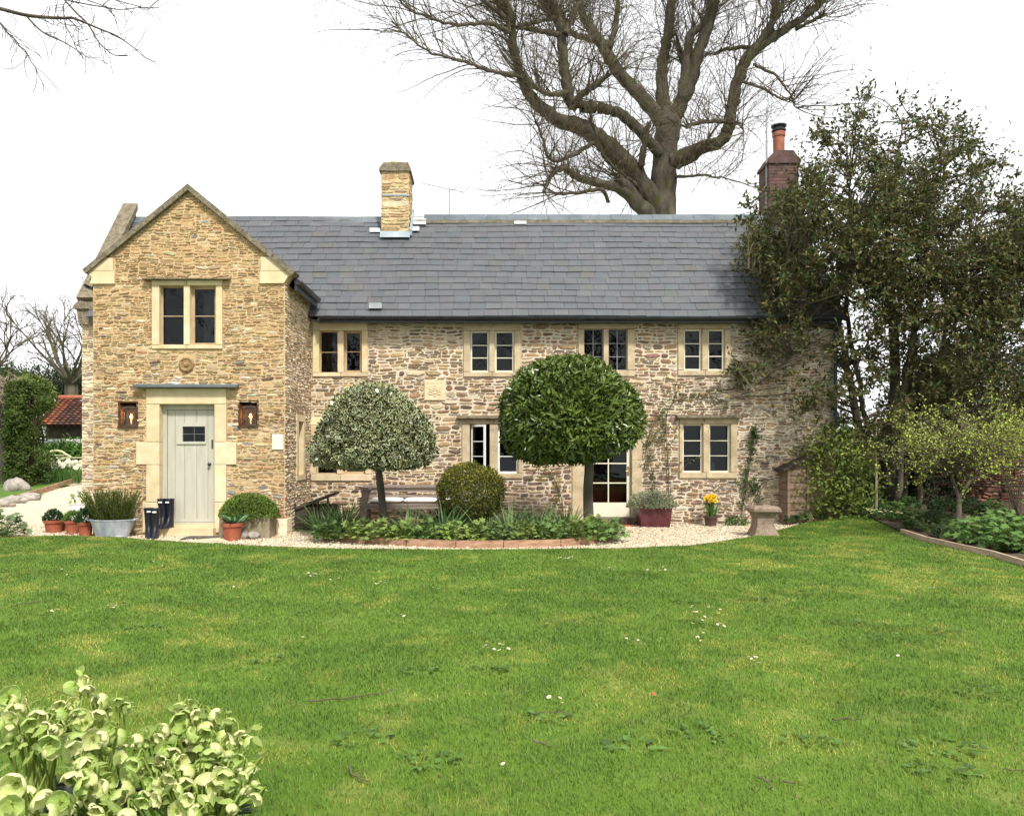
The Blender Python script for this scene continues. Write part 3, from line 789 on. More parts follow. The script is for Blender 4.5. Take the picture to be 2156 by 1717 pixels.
# carved plaque
mb = MB(); a, b, c, d = PLQ
mb.box((a, YM-.03, c), (b, YM+.05, d))
cx, cz = (a+b)/2, (c+d)/2; y = YM-.03
def relief(pts, r): mb.tube([(cx+p, y-.002, cz+q) for p, q in pts], r, 6)
relief([(.035*math.cos(t), .055+.035*math.sin(t)) for t in np.linspace(0, 6.28, 14)], .008)
for s_ in (-1, 1):
    relief([(s_*.03, -.005), (s_*.075, .0), (s_*.105, .03), (s_*.115, .075)], [.012,.012,.01,.004])
    relief([(s_*.04, -.045), (s_*.09, -.03), (s_*.13, -.04)], [.014,.011,.005])
    relief([(s_*.04, -.08), (s_*.1, -.085), (s_*.15, -.065)], [.012,.01,.004])
relief([(-.03,.01),(.0,-.03),(.03,.01)], .009); relief([(-.045,-.06),(.045,-.06)], .012); relief([(-.03,-.1),(.03,-.1)], .01); relief([(-.02,-.125),(.02,-.125)], .008)
for i in range(6): relief([(-.14+i*.05,.14),(-.115+i*.05,.14)], .006)
mb.obj('carved_plaque', M['ashlar'], house)
M['ashlar2'] = M['ashlar']

# ---- french door
mb = MB()
jl, jr = X(1235, YM), X(1329.5, YM)
zt, zb = Z(884, YM), Z(1088, YM)
s = rect(*FD, YM)
bl = [(s[0], s[1], zt, s[3]), (s[0], jl, Z(975, YM), zt), (s[0], jl, 0.02, Z(975, YM)), (jr, s[1], Z(968, YM), zt), (jr, s[1], Z(1041, YM), Z(968, YM)), (jr, s[1], .02, Z(1041, YM))]
stone_blocks(mb, bl, YM-.03, YM+.24)
mb.obj('door_surround', M['old_ashlar'], house)
mb = MB(); yf = YM+.07; L = (jl+.005, jr-.005, zb, zt-.005)
gb = Z(1058, YM)
sash(mb, L, yf, .075, 3, 1, .022, .045, bw_b=gb-zb)
dr = mb.obj('french_door', M['cream'], house)
mb = MB(); mb.box((L[0]+.07, yf+.02, gb-.01), (L[1]-.07, yf+.024, L[3]-.06)); mb.obj('pane', M['glass'], dr)
mb = MB(); hx = X(1324, YM); hz = Z(991, YM)
mb.box((hx-.016, yf-.012, hz-.09), (hx+.016, yf-.001, hz+.09)); mb.tube([(hx, yf-.01, hz), (hx, yf-.05, hz), (hx-.06, yf-.055, hz)], .009, 8)
mb.obj('handle', pmat('aged_brass', (.28,.17,.05), (.38,.25,.09), 8, .4, metal=.8), dr)
mb = MB(); mb.box((jl, YM-.16, 0), (jr+.03, YM+.24, zb-.003)); mb.obj('door_step', M['coping'], house)
# red settee standing inside
st = thing('settee', (2.5, 16.3, .02), 'red upholstered settee seen through the glazed garden door', 'settee')
mb = MB(); mb.box((1.65, 15.722, .06), (3.3, 16.4, .46)); mb.obj('seat', M['red_cloth'], st)
mb = MB(); mb.box((1.65, 15.52, .06), (3.3, 15.72, .86)); mb.obj('backrest', M['red_cloth'], st)
mb = MB(); mb.box((1.45, 15.54, .06), (1.645, 16.4, .68)); mb.obj('armrest', M['red_cloth'], st)
mb = MB(); mb.box((3.304, 15.56, .06), (3.34, 16.4, .68)); mb.obj('armrest', M['red_cloth'], st)

# ---- roofs
def slope_slates(mb, x0, x1, p0, p1, rows, wd, pal, rs=1, ax='x', lap=.09, clip=None):
    """slates on a slope between eave point p0=(y,z) and ridge point p1=(y,z), running along x"""
    g = random.Random(rs); d = np.array(p1)-np.array(p0); Ls = np.linalg.norm(d); d /= Ls; nrm = np.array([-d[1], d[0]])
    if nrm[1] < 0: nrm = -nrm
    ex = Ls/rows
    for r in range(rows):
        x = x0 - g.uniform(0, wd)
        lift_r = g.uniform(-.003, .003)
        while x < x1:
            w_ = wd*g.uniform(.85, 1.15); a, b = max(x, x0)+.0025, min(x+w_, x1)-.0025; x += w_
            if b-a < .03: continue
            if clip and not clip((a+b)/2, p0[0]+d[0]*ex*r): continue
            s0 = r*ex + g.uniform(-.006, .006); s1 = min((r+1)*ex+lap, Ls)
            tw = g.uniform(-.005, .005)
            lo = .021 + g.uniform(-.004, .006) + lift_r
            c = pal[g.choices(range(len(pal)), [t[0] for t in pal])[0]][1]; c = tuple((.55*q_+.45*m_)*u_ for q_, m_, u_ in zip(c, pal[0][1], (g.uniform(.94, 1.06),)*3))
            def P(xx, s_, n_): 
                q = np.array(p0)+d*s_+nrm*(n_ + .012*math.sin(xx*1.1+s_*2)); return (xx, q[0], q[1]) if ax == 'x' else (q[0], xx, q[1])
            v = [P(a, s0+tw, lo), P(b, s0-tw, lo+g.uniform(-.003, .003)), P(b, s1, .006), P(a, s1, .006), P(a, s0+tw, lo-.016), P(b, s0-tw, lo-.016)]
            fwd = (ax == 'x')
            mb.poly(v, [(0,1,2,3), (4,5,1,0), (0,3,4), (1,5,2)], c)
YE, ZEV, YR, ZR = 15.02, 4.06, 17.2, Z(456, 17.2)
slpal = [(5, (.082,.086,.092)), (1.6, (.088,.083,.090)), (2.6, (.074,.086,.096)), (1.2, (.096,.098,.102)), (.25, (.095,.089,.077)), (.25, (.085,.093,.082))]
mb = MB()
slope_slates(mb, XML+.22, XMR+.1, (YE, ZEV), (YR, ZR), 17, .29, slpal, 31)
q = [(XML+.22, YE+.02, ZEV-.01), (XMR+.1, YE+.02, ZEV-.01), (XMR+.1, YR, ZR-.01), (XML+.22, YR, ZR-.01)]
mb.poly(q, [(0,1,2,3)], (.05,.05,.05))
mb.poly([(XML-.05, YR, ZR), (XMR+.1, YR, ZR), (XMR+.1, 19.4, 4.0), (XML-.05, 19.4, 4.0)], [(0,1,2,3)], (.115,.113,.12))
roof = mb.obj('roof', M['slate'], house)
mb = MB(); g = random.Random(4); x = XML+.2
while x < XMR+.1:
    w_ = min(.46, XMR+.1-x); zz = ZR + (-.05 if x < -2.0 else .0) + g.uniform(-.006, .006); s_ = g.uniform(.85, 1.15)
    if not (-2.25 < x+w_/2 < -1.5):
        mb.prism([(x+.003, YR-.17, zz-.13), (x+.003, YR-.155, zz-.11), (x+.003, YR-.02, zz+.045), (x+.003, YR+.02, zz+.045), (x+.003, YR+.17, zz-.13), (x+.003, YR, zz-.02)][::-1], (w_-.006, 0, 0), (s_,)*3)
    x += w_
mb.obj('ridge_tiles', M['ridge'], roof)
mb = MB(); g = random.Random(9); x = -1.5
while x < XMR:       # mortar bed with moss under the ridge
    mb.box((x, YR-.20, ZR-.20), (x+.2, YR-.14, ZR-.125+g.uniform(-.01, .01)), (1,1,1)); x += .2
mb.obj('ridge_bedding', pmat('mossy_bedding', (.12,.115,.075), (.22,.20,.16), 9, .95, .6, 30), roof)
# pale replacement slates and lead patches
dsl = np.array([YR-YE, ZR-ZEV]); dsl /= np.linalg.norm(dsl)
def patch(px0, py0, px1, py1, lift=.045):
    mb = MB()
    def onroof(px, py):
        lo, hi = YE-.1, YR
        for _ in range(40):
            m_ = (lo+hi)/2
            zr_ = ZEV+(m_-YE)*dsl[1]/dsl[0]
            if Z(py, m_) > zr_: lo = m_
            else: hi = m_
        return m_
    ya, yb = onroof(px0, py1), onroof(px0, py0)
    v = []
    for yy, l_ in ((ya, lift+.012), (yb, lift)):
        for p in (px0, px1): v.append((X(p, yy), yy-dsl[1]*l_, ZEV+(yy-YE)*dsl[1]/dsl[0]+dsl[0]*l_))
    mb.prism([v[0], v[1], v[3], v[2]], (0, dsl[1]*.01, -dsl[0]*.01))
    return mb
for q in ((871,461,897,476.5),(868,480,883,490),(779,483.5,801,492.5),(1083,462,1108,475.5)):
    patch(*q).obj('lead_patch', pmat('bright_lead', (.42,.48,.50), (.62,.66,.66), 9, .5), roof)
patch(777,641,804.5,653.5).obj('slipped_slate', pmat('pale_slate', (.16,.18,.18), (.23,.25,.25), 6, .5), roof)
# wing roof
mb = MB()
ze = 4.42
slope_slates(mb, YW+.2, 17.0, (XWR+.16, ze), (AX, AZ-.06), 9, .29, slpal, 33, ax='y')
slope_slates(mb, YW+.2, 17.0, (XWL-.16, ze), (AX, AZ-.06), 9, .29, slpal, 34, ax='y')
mb.poly([(XWR+.14, YW+.2, ze-.02), (XWR+.14, 17, ze-.02), (AX, 17, AZ-.09), (AX, YW+.2, AZ-.09)], [(0,1,2,3)], (.06,.06,.06))
mb.poly([(XWL-.14, YW+.2, ze-.02), (XWL-.14, 17, ze-.02), (AX, 17, AZ-.09), (AX, YW+.2, AZ-.09)], [(0,1,2,3)], (.06,.06,.06))
mb.obj('roof', M['slate'], house)
# copings
mb = MB()
g = random.Random(8)
for sgn, pe in ((-1, (175, 568.5)), (1, (622, 572))):
    xe, ze_ = X(pe[0], YW-.05), Z(pe[1], YW-.05); e = np.array([xe, ze_]); ap = np.array([AX, AZ])
    n_ = 5; d = (ap-e); Lc = np.linalg.norm(d); d /= Lc; nn = np.array([-d[1], d[0]]) if sgn < 0 else np.array([d[1], -d[0]])
    if nn[1] < 0: nn = -nn
    for i in range(n_):
        s0, s1 = Lc*i/n_+.002, Lc*(i+1)/n_-.002
        a, b = e+d*s0, e+d*s1
        if i == n_-1: b = ap; 
        t1, t0 = 0.0, -.085
        p = [a+nn*t0, b+nn*t0, b+nn*t1, a+nn*t1]
        if i == n_-1: p[1] = np.array([AX, AZ-.085/nn[1]]); p[2] = ap
        s_ = g.uniform(.85, 1.15)
        mb.prism([(q[0], YW-.09, q[1]) for q in p], (0, .36, 0), (s_,)*3)
mb.obj('gable_coping', M['coping'], house)
mb = MB()   # raised coping of the main range's left gable, and its kneeler
a = np.array([15.2, Z(626, 15.2)]); b = np.array([YR, ZR+.30]); d = b-a; Lc = np.linalg.norm(d); d /= Lc; nn = np.array([-d[1], d[0]])
for i in range(5):
    p0, p1 = a+d*(Lc*i/5+.002), a+d*(Lc*(i+1)/5-.002); s_ = g.uniform(.9, 1.15)
    pp = [p0, p1, p1-nn*.1, p0-nn*.1]
    if i == 4: pp[2] = np.array([YR, b[1]-.16])
    mb.prism([(XML-.07, q[0], q[1]) for q in pp], (.33, 0, 0), (1.6*s_, 1.5*s_, 1.35*s_))
mb.prism([(XML-.02, 15.25, 4.0), (XML-.02, 15.25, 4.26), (XML-.02, 17.2, ZR+.14), (XML-.02, 17.2, ZR-.2)], (.24, 0, 0), (1.3,1.25,1.1))
kz = Z(640, 15.0)
mb.prism([(XML-.10, 15.16, kz-.06), (XML-.10, 15.16, kz+.0), (XML-.02, 15.16, kz+.08), (XML+.3, 15.16, kz+.08), (XML+.3, 15.16, kz-.06)], (0, .4, 0), (1.6,1.55,1.4))
mb.prism([(XML-.06, 15.2, kz-.065), (XML+.3, 15.2, kz-.065), (XML+.3, 15.2, kz-.36), (XML+.0, 15.2, kz-.36), (XML-.03, 15.2, kz-.25)], (0, .3, 0), (1.9,1.7,1.2))
mb.obj('kneeler', M['coping'], house)
# gutters
def gutter(p, q, r=.058):
    mb = MB(); p = np.array(p); q = np.array(q); d = q-p; d /= np.linalg.norm(d); sd_ = np.array([d[1], -d[0], 0])
    prof = [(r*math.cos(t), r*math.sin(t)) for t in np.linspace(math.pi, 2*math.pi, 9)] + [(r*.86*math.cos(t), r*.86*math.sin(t)+.004) for t in np.linspace(2*math.pi, math.pi, 9)]
    mb.prism([p+sd_*a_+np.array([0, 0, b_]) for a_, b_ in prof], q-p)
    return mb
mb = gutter((-3.15, 14.95, 4.05), (XMR+.05, 14.95, 4.03))
for x in np.arange(-2.2, 7, 1.1):
    mb.tube([(x, 14.95+.064*math.cos(t), 4.045+.064*math.sin(t)) for t in np.linspace(math.pi*.98, 2.02*math.pi, 9)], .009, 6)
mb.box((-3.2, 15.02, 3.94), (XMR, 15.06, 4.05))
mb.obj('gutter', M['iron'], house)
mb = gutter((XWR+.20, YW+.10, 4.40), (XWR+.20, 15.05, 4.40), .065)
mb.box((XWR+.14, YW+.12, 4.24), (XWR+.18, 15.1, 4.42))
mb.obj('gutter', M['iron'], house)
mb = gutter((XWL-.12, YW+.08, 4.34), (XWL-.12, 15.05, 4.34), .085)
mb.box((XWL-.06, YW+.12, 4.30), (XWL-.02, 15.1, 4.5)); mb.tube([(XWL-.09, YW+.25, 4.28), (XWL-.07, YW+.3, 4.0), (XWL-.07, YW+.3, .1)], .04, 8)
mb.obj('gutter', M['iron'], house)
mb = MB(); mb.tube([(XMR-.05, 14.98, 4.0), (XMR-.03, 15.2, 3.8), (XMR-.03, 15.2, .1)], .036, 8); mb.obj('downpipe', pmat('blue_downpipe', (.02,.045,.08), (.03,.06,.10), 5, .5), house)
# stone chimney
def stack(x0, x1, y0, y1, z0, z1, colfn, mats, thin, lens, rs):
    mb = MB()
    for nm, fn, a, b in (('f', lambda u, v, d: (u, y0-d+0*u, v+0*u), x0, x1), ('r', lambda u, v, d: (x1+d+0*u, u, v+0*u), y0, y1), ('l', lambda u, v, d: (x0-d+0*u, u, v+0*u), y0, y1)):
        rubble(mb, a, b, z0, z1, [], colfn, fn, courses=(.14, .24), thin=thin, lens=lens, depth=(.006, .02), gap=.01, rs=rs)
    mb.box((x0, y0, z0-.2), (x1, y1, z1), mi=1)
    return mb, mats
c1 = lambda u, v, g: wpick(g, [(4, (.56,.45,.25)), (3, (.50,.40,.23)), (1.5, (.36,.25,.14)), (1.2, (.28,.24,.16)), (1, (.62,.54,.36))])
cx0, cx1, cy0, cy1 = X(803, 16.69), X(861, 16.69), 16.69, 17.5
ch, ms = stack(cx0, cx1, cy0, cy1, Z(489, 16.69), Z(361, 16.69), c1, [M['stone'], M['mortar_gold']], (.05, .13), (.2, .42), 41)
chim = ch.obj('chimney', ms, house)
mb = MB(); zt = Z(361, 16.69)
mb.prism([(cx0-.045, cy0-.05, zt), (cx1+.045, cy0-.05, zt), (cx1+.045, cy0-.05, zt+.055), (cx1-.01, cy0-.05, zt+.18), (cx0+.05, cy0-.05, zt+.18), (cx0-.045, cy0-.05, zt+.055)], (0, cy1-cy0+.1, 0))
mb.obj('cap', M['coping'], chim)
mb = MB(); mb.lathe([(.10,0),(.12,.03),(.115,.06),(.135,.075),(.14,.11),(.12,.135),(.05,.145),(.01,.147)], ((cx0+cx1)/2-.02, cy0+.3, zt+.18), 20)
mb.obj('chimney_pot', M['ashlar'], chim, smooth=False)
mb = MB(); zf = Z(487, 16.69)
mb.prism([(cx0-.02, cy0-.03, zf), (cx1+.03, cy0-.03, zf), (cx1+.03, cy0-.13, zf-.16), (cx0-.02, cy0-.13, zf-.16)], (0, .028, .0))
mb.prism([(cx1+.02, cy0-.05, zf-.1), (cx1+.02, cy0-.05, zf+.03), (cx1+.02, YR, ZR+.16), (cx1+.02, YR, ZR-.06)], (.05, 0, 0))
mb.obj('flashing', M['lead'], chim)
mb = MB(); zb_ = Z(456-45, 16.69); mb.box((cx0-.01, cy0-.028, zb_-.02), (cx1+.02, cy0-.02, zb_+.015)); mb.obj('lead_band', M['lead'], chim)
# brick chimney on the right gable
mb = MB(); bx0, bx1, by0, by1 = X(1618, 17.0), X(1680, 17.0), 16.95, 17.6
def courses(mb, x0, x1, y0, y1, z0, z1, g):
    z = z0
    while z < z1-.01:
        o_ = g.choice((0, .11)); x = x0-o_
        while x < x1:
            a, b = max(x, x0), min(x+.215, x1)
            if b-a > .02: s_ = g.uniform(.7, 1.25); mb.box((a+.004, y0, z+.004), (b-.004, y0+.1, z+.066), (s_, s_*g.uniform(.9, 1.05), s_))
            x += .22
        y = y0+.102
        while y < y1:
            b = min(y+.215, y1); s_ = g.uniform(.7, 1.25); mb.box((x0, y+.004, z+.004), (x1, b-.004, z+.066), (s_, s_, s_)); y += .22
        z += .072
g = random.Random(2)
zs = Z(346, 17.0); z1 = Z(319, 17.0)
mb.box((bx0+.01, by0+.01, 5.5), (bx1-.01, by1-.01, zs), (1.5,2.2,2.6))
courses(mb, bx0, bx1, by0, by1, 6.0, zs, g)
mb.prism([(bx0-.03, by0-.04, zs), (bx1+.03, by0-.04, zs), (bx1+.03, by0-.04, zs+.05), (bx1-.13, by0-.04, z1), (bx0+.13, by0-.04, z1), (bx0-.03, by0-.04, zs+.05)], (0, by1-by0+.08, 0), (.8,.8,.85))
ch2 = mb.obj('chimney', M['brick'], house)
mb = MB(); cc = ((bx0+bx1)/2, by0+.3, z1); pr = (X(1657.5, 17.2)-X(1632.6, 17.2))/2; hh = Z(276, 17.2)-z1
mb.lathe([(pr*.98,0),(pr*.92,hh*.1),(pr*.94,hh*.75),(pr*1.08,hh*.8),(pr*1.08,hh*.95),(pr*.9,hh),(pr*.7,hh)], cc, 20); mb.obj('chimney_pot', pmat('orange_pot_clay', (.22,.075,.045), (.31,.125,.085), 7, .85, .2, 20), ch2, smooth=False)
mb = MB(); mb.lathe([(pr*1.15,0),(pr*1.2,.03),(pr*.8,.04),(pr*.8,.09),(pr*1.25,.1),(pr*1.3,.13),(pr*.3,.16)], (cc[0], cc[1], z1+hh+.01), 16); mb.obj('cowl', M['iron'], ch2)

# ============================================================ LANTERNS, AERIALS, PAVING
def lantern(nr, side):
    cx, cz = (nr[0]+nr[1])/2, nr[2]
    w_, h_ = nr[1]-nr[0], nr[3]-nr[2]
    mb = MB()      # niche lining belongs to the house
    x0, x1, z0, z1 = nr
    y0, y1 = YW-.01, YW+.22
    mb.poly([(x0,y1,z0),(x1,y1,z0),(x1,y1,z1),(x0,y1,z1)], [(0,1,2,3)])
    mb.box((x0-.03,y0,z0),(x0,y1,z1)); mb.box((x1,y0,z0),(x1+.03,y1,z1)); mb.box((x0-.03,y0,z1),(x1+.03,y1,z1+.03)); mb.box((x0-.03,y0-.03,z0-.03),(x1+.03,y1,z0))
    mb.obj('lamp_niche', M['niche'], house)
    t = thing('wall_lantern', (cx+.02, YW+.06, cz), 'lit bronze lantern in a wall niche %s of the sage door' % side, 'lantern', 'lanterns beside the door')
    a, b, c, d = x0+.05, x1-.02, z0+.02, z1-.10
    ya, yb = YW+.02, YW+.16
    mb = MB(); f = .016
    for x in (a, b-f):
        for y in (ya, yb-f): mb.box((x, y, c), (x+f, y+f, d))
    mb.box((a-.01, ya-.01, c-.018), (b+.01, yb+.01, c)); mb.box((a-.012, ya-.012, d), (b+.012, yb+.012, d+.015))
    for z in (c, d-f): mb.box((a+f, ya, z), (b-f, ya+f, z+f))
    m_ = (a+b)/2
    v = [(a-.012,ya-.012,d+.015),(b+.012,ya-.012,d+.015),(b+.012,yb+.012,d+.015),(a-.012,yb+.012,d+.015),(m_-.02,(ya+yb)/2-.02,d+.075),(m_+.02,(ya+yb)/2-.02,d+.075),(m_+.02,(ya+yb)/2+.02,d+.075),(m_-.02,(ya+yb)/2+.02,d+.075)]
    mb.poly(v, [(0,1,5,4),(1,2,6,5),(2,3,7,6),(3,0,4,7),(4,5,6,7)])
    mb.obj('frame', M['lampmetal'], t)
    mb = MB(); mb.box((a+f, ya+.005, c+f), (b-f, ya+.007, d-f)); mb.obj('glass', M['clearglass'], t)
    mb = MB(); yc = (ya+yb)/2; mb.lathe([(.013,0),(.013,.10)], (m_, yc, c), 12); mb.obj('candle_tube', M['candle'], t)
    mb = MB(); mb.lathe([(.006,0),(.022,.02),(.026,.045),(.016,.075),(.003,.1)], (m_, yc, c+.10), 14); mb.obj('bulb', M['bulb'], t, smooth=True)
    L = bpy.data.lights.new('lantern_light', 'POINT'); L.energy = 1.8; L.color = (1, .6, .25); L.shadow_soft_size = .03
    lo = bpy.data.objects.new('lantern_light', L); COL.objects.link(lo); lo.parent = t; lo.location = (m_-cx-.02-.03, yc-.035-YW-.06, c+.16-cz)
lantern(NICHE[0], 'left'); lantern(NICHE[1], 'right')

ae = thing('television_aerial', (X(945.8, 17.8), 17.8, 5.6), 'thin television aerial rising behind the slate ridge', 'aerial')
mb = MB(); ax_ = X(945.8, 17.8); zt = Z(399, 17.8)
mb.tube([(ax_, 17.8, 5.6), (ax_, 17.8, zt)], .014, 6); mb.tube([(ax_, 17.8, zt), (ax_+.16, 17.8, zt+.01), (ax_+.17, 17.8, zt+.10)], .008, 5)
mb.obj('pole', M['alu'], ae)
mb = MB(); p, q = np.array([X(894,17.8), 17.3, Z(402,17.8)]), np.array([X(975,17.8), 18.3, Z(389.5,17.8)])
mb.tube([p, q], .007, 5)
mb.obj('boom', M['alu'], ae)
mb = MB()
for i in range(14):
    c = p+(q-p)*i/13; d = np.array([.08, -.10, .02])*(1.0 + .4*(i/13)); mb.tube([c-d, c+d], .005, 4)
mb.obj('element', M['alu'], ae)
bp_ = thing('wire_pole', (X(1614, 17.2), 17.1, 5.0), 'slim grey pole beside the brick chimney', 'pole')
mb = MB(); mb.tube([(X(1614,17.1), 17.1, 5.0), (X(1614,17.1), 17.1, Z(239,17.1))], [.028,.02], 8); mb.obj('shaft', M['alu'], bp_)
mb = MB(); mb.tube([(X(1614,17.1)-.35, 17.0, Z(258,17.1)), (X(1614,17.1)+.1, 17.2, Z(254,17.1))], .006, 4)
for i in range(6): x = X(1614,17.1)-.3+i*.07; mb.tube([(x, 17.0, Z(258,17.1)-.1), (x, 17.04, Z(258,17.1)+.1)], .004, 4)
mb.obj('aerial_arm', M['alu'], bp_)

mb = MB(); mb.box((X(395,12.95), 12.62, .0), (X(470,12.95), 13.05, .016)); tag(mb.obj('door_mat', pmat('dark_slate_mat', (.05,.048,.045), (.10,.095,.09), 9, .8, .4, 40), off=(X(430,12.9),12.85,0)), 'dark slate slab lying before the sage door step', 'slab')
mb = MB(); mb.prism([(X(418,12.7),12.42,0),(X(486,12.7),12.45,0),(X(520,12.7),12.75,0),(X(470,12.7),12.8,0),(X(440,12.7),12.6,0)], (0,0,.02)); tag(mb.obj('paving_stone', M['ashlar'], off=(X(455,12.7),12.6,0)), 'pale buff paving stone set in gravel by the door', 'paving stone')
mb = MB(); mb.box((X(1293,14.9), 14.75, 0), (X(1331,14.9), 15.1, .02)); tag(mb.obj('paving_tile', M['clay'], off=(X(1312,14.9),14.9,0)), 'orange clay tile below the glazed door step', 'tile')

def boulder(name, c, r, mat, label, cat, group=None, seed=1, k=14):
    g = np.random.default_rng(seed); mb = MB(); n = 9; v = []
    ph = g.uniform(0, 6.28, 6)
    for j in range(n+1):
        t = math.pi*j/n
        for i in range(k):
            a = 2*math.pi*i/k
            d = np.array([math.sin(t)*math.cos(a), math.sin(t)*math.sin(a), math.cos(t)])
            s_ = 1 + .12*math.sin(2*a+ph[0]+d[2]*2) + .09*math.sin(3*a+ph[1]-2*d[2]) + .05*math.sin(5*a+ph[2]+4*t)
            v.append(np.array(c)+d*s_*np.array(r))
    f = [(j*k+i, j*k+(i+1) % k, (j+1)*k+(i+1) % k, (j+1)*k+i) for j in range(n) for i in range(k)]
    mb.poly(v, f)
    return tag(mb.obj(name, mat, smooth=True, off=c), label, cat, group)
boulder('cobble', onG(509, 12.72)+[0,0,.06], (.12,.09,.065), M['rock'], 'large smooth grey cobble lying left beside the tulip pot', 'stone', None, 3)
boulder('cobble', onG(534, 12.75)+[0,0,.055], (.12,.10,.06), M['rock'], 'smaller pale cobble touching the tulip pot', 'stone', None, 5)
boulder('rock', G(34, 1040)+[0,0,.15], (.38,.3,.28), M['rock'], 'pale rough boulder beside the path at the left border', 'rock', None, 8)
boulder('rock', onG(1372, 15.0)+[-.05,.1,.07], (.2,.12,.1), M['pedestal'], 'low brown stone between red planter and daffodil pot', 'stone', None, 9)
for i, (px, py, r) in enumerate([(28,1058,.36),(64,1052,.34),(5,1066,.3)]):
    p = G(px, py); boulder('edging_stone', p+[0,0,.07], (r,.18,.12), M['rock'], 'flat brown edging stone %s the left border' % ('in the middle of the three edging' , 'nearest the house edging', 'cut by the photo frame edging')[i], 'stone', 'stones edging the left border', 20+i)
# timber edge of the left border
pe = [LE0+(LE1-LE0)*t for t in (.15, .4, .66, 1.0, 1.35)]
for i in range(4):
    a, b = pe[i], pe[i+1]
    mb = MB(); mb.bar((a[0]+.05, a[1], float(hgt(*a))+.05), (b[0]+.05, b[1]-.03, float(hgt(*b))+.05), .06, .22)
    tag(mb.obj('edging_board', M['plank'], off=(a[0], a[1], float(hgt(*a)))), 'brown timber board edging the gravel path left of the wing', 'board', 'boards along the left path')

# ============================================================ POTS AND TUBS
def pot_mesh(r, h, nm, parent, mat, k=24, low=False):
    mb = MB(); rb = r*(.72 if not low else .8)
    rim = h*.2
    prof = [(rb*.3,0),(rb,0),(rb+(r*.94-rb)*.75, h-rim-.001),(r,h-rim),(r*1.03,h-.004),(r*1.0,h),(r*.9,h),(r*.86,h*.82),(r*.2,h*.82)]
    mb.lathe(prof, parent['_w'], k, col=(1,1,1))
    mb.obj(nm, mat, parent, smooth=False)
    m2 = MB(); m2.lathe([(r*.87,h*.83),(r*.5,h*.86),(.01,h*.87)], parent['_w'], 16); m2.obj('soil', M['soil'], parent)
def leafy(mb, c, n, rx, ry, rz, L, wd, ca, cb=None, T=LEAF, up=.6, jit=.25, zmin=0.0, shell=.5):
    """leaves over a dome: centre c, radii; axis mostly outward and up"""
    d = rdir(n); d[:, 2] = np.abs(d[:, 2])*(1-zmin)+zmin*d[:, 2]
    rr = U(shell, 1.0, n)**.5
    p = np.array(c)+d*np.array([rx, ry, rz])*rr[:, None]
    axd = unit(d*.8 + rdir(n)*jit*2 + np.array([0, 0, up]))
    nr = unit(d + rdir(n)*.5 + np.array([0, -.2, .5]))
    s_ = U(.7, 1.2, n)
    col = np.array(ca)*U(.65, 1.25, (n, 1))*U(.93, 1.07, (n, 3))
    cb_ = None if cb is None else np.array(cb)*U(.85, 1.1, (n, 1))
    mb.inst(T, p, axd, nr, np.stack([L*s_, wd*s_, L*s_], 1), col, cb_)
def curves(starts, dirs, L, n=6, droop=0.0, wob=.1):
    """N bent paths (N,n,3)"""
    N = len(starts); st = np.asarray(L)[:, None]/(n-1)*np.ones((N, n-1))
    d = unit(np.asarray(dirs, float)); P = [np.asarray(starts, float)]
    for i in range(n-1):
        d = unit(d + rng.normal(size=(N, 3))*wob + np.array([0, 0, -1])*np.asarray(droop).reshape(-1, 1)/(n-1))
        P.append(P[-1]+d*st[:, i:i+1])
    return np.stack(P, 1)
def straps(mb, c, n, L, wd, ca, spread=.5, droop=.9, rad=.08, nseg=7):
    a = U(0, 2*np.pi, n); r = rad*np.sqrt(U(0, 1, n))
    st = np.array(c)+np.stack([r*np.cos(a), r*np.sin(a), np.zeros(n)], 1)
    dr = np.stack([np.cos(a)*spread, np.sin(a)*spread, np.ones(n)], 1)+rng.normal(size=(n, 3))*.15
    P = curves(st, dr, L*U(.6, 1.15, n), nseg, droop*U(.4, 1.3, n), .05)
    t = np.linspace(0, 1, nseg); W_ = wd*U(.7, 1.2, n)[:, None]*(np.minimum(1, 1.6*(1-t)+.08))[None]
    mb.ribbons(P, W_, np.cross(dr, [0, 0, 1])+rng.normal(size=(n, 3))*.2, np.array(ca)*U(.6, 1.3, (n, 1)))
    return P
def stems(mb, c, tops, r=.003, col=(1,1,1)):
    tops = np.asarray(tops); N = len(tops); b = np.array(c)+np.stack([U(-.03,.03,N), U(-.03,.03,N), np.zeros(N)], 1)
    m_ = (b+tops)/2 + np.stack([U(-.02,.02,N), U(-.02,.02,N), U(.0,.03,N)], 1)
    mb.tubes(np.stack([b, m_, tops], 1), np.full((N, 3), r), 4, col)
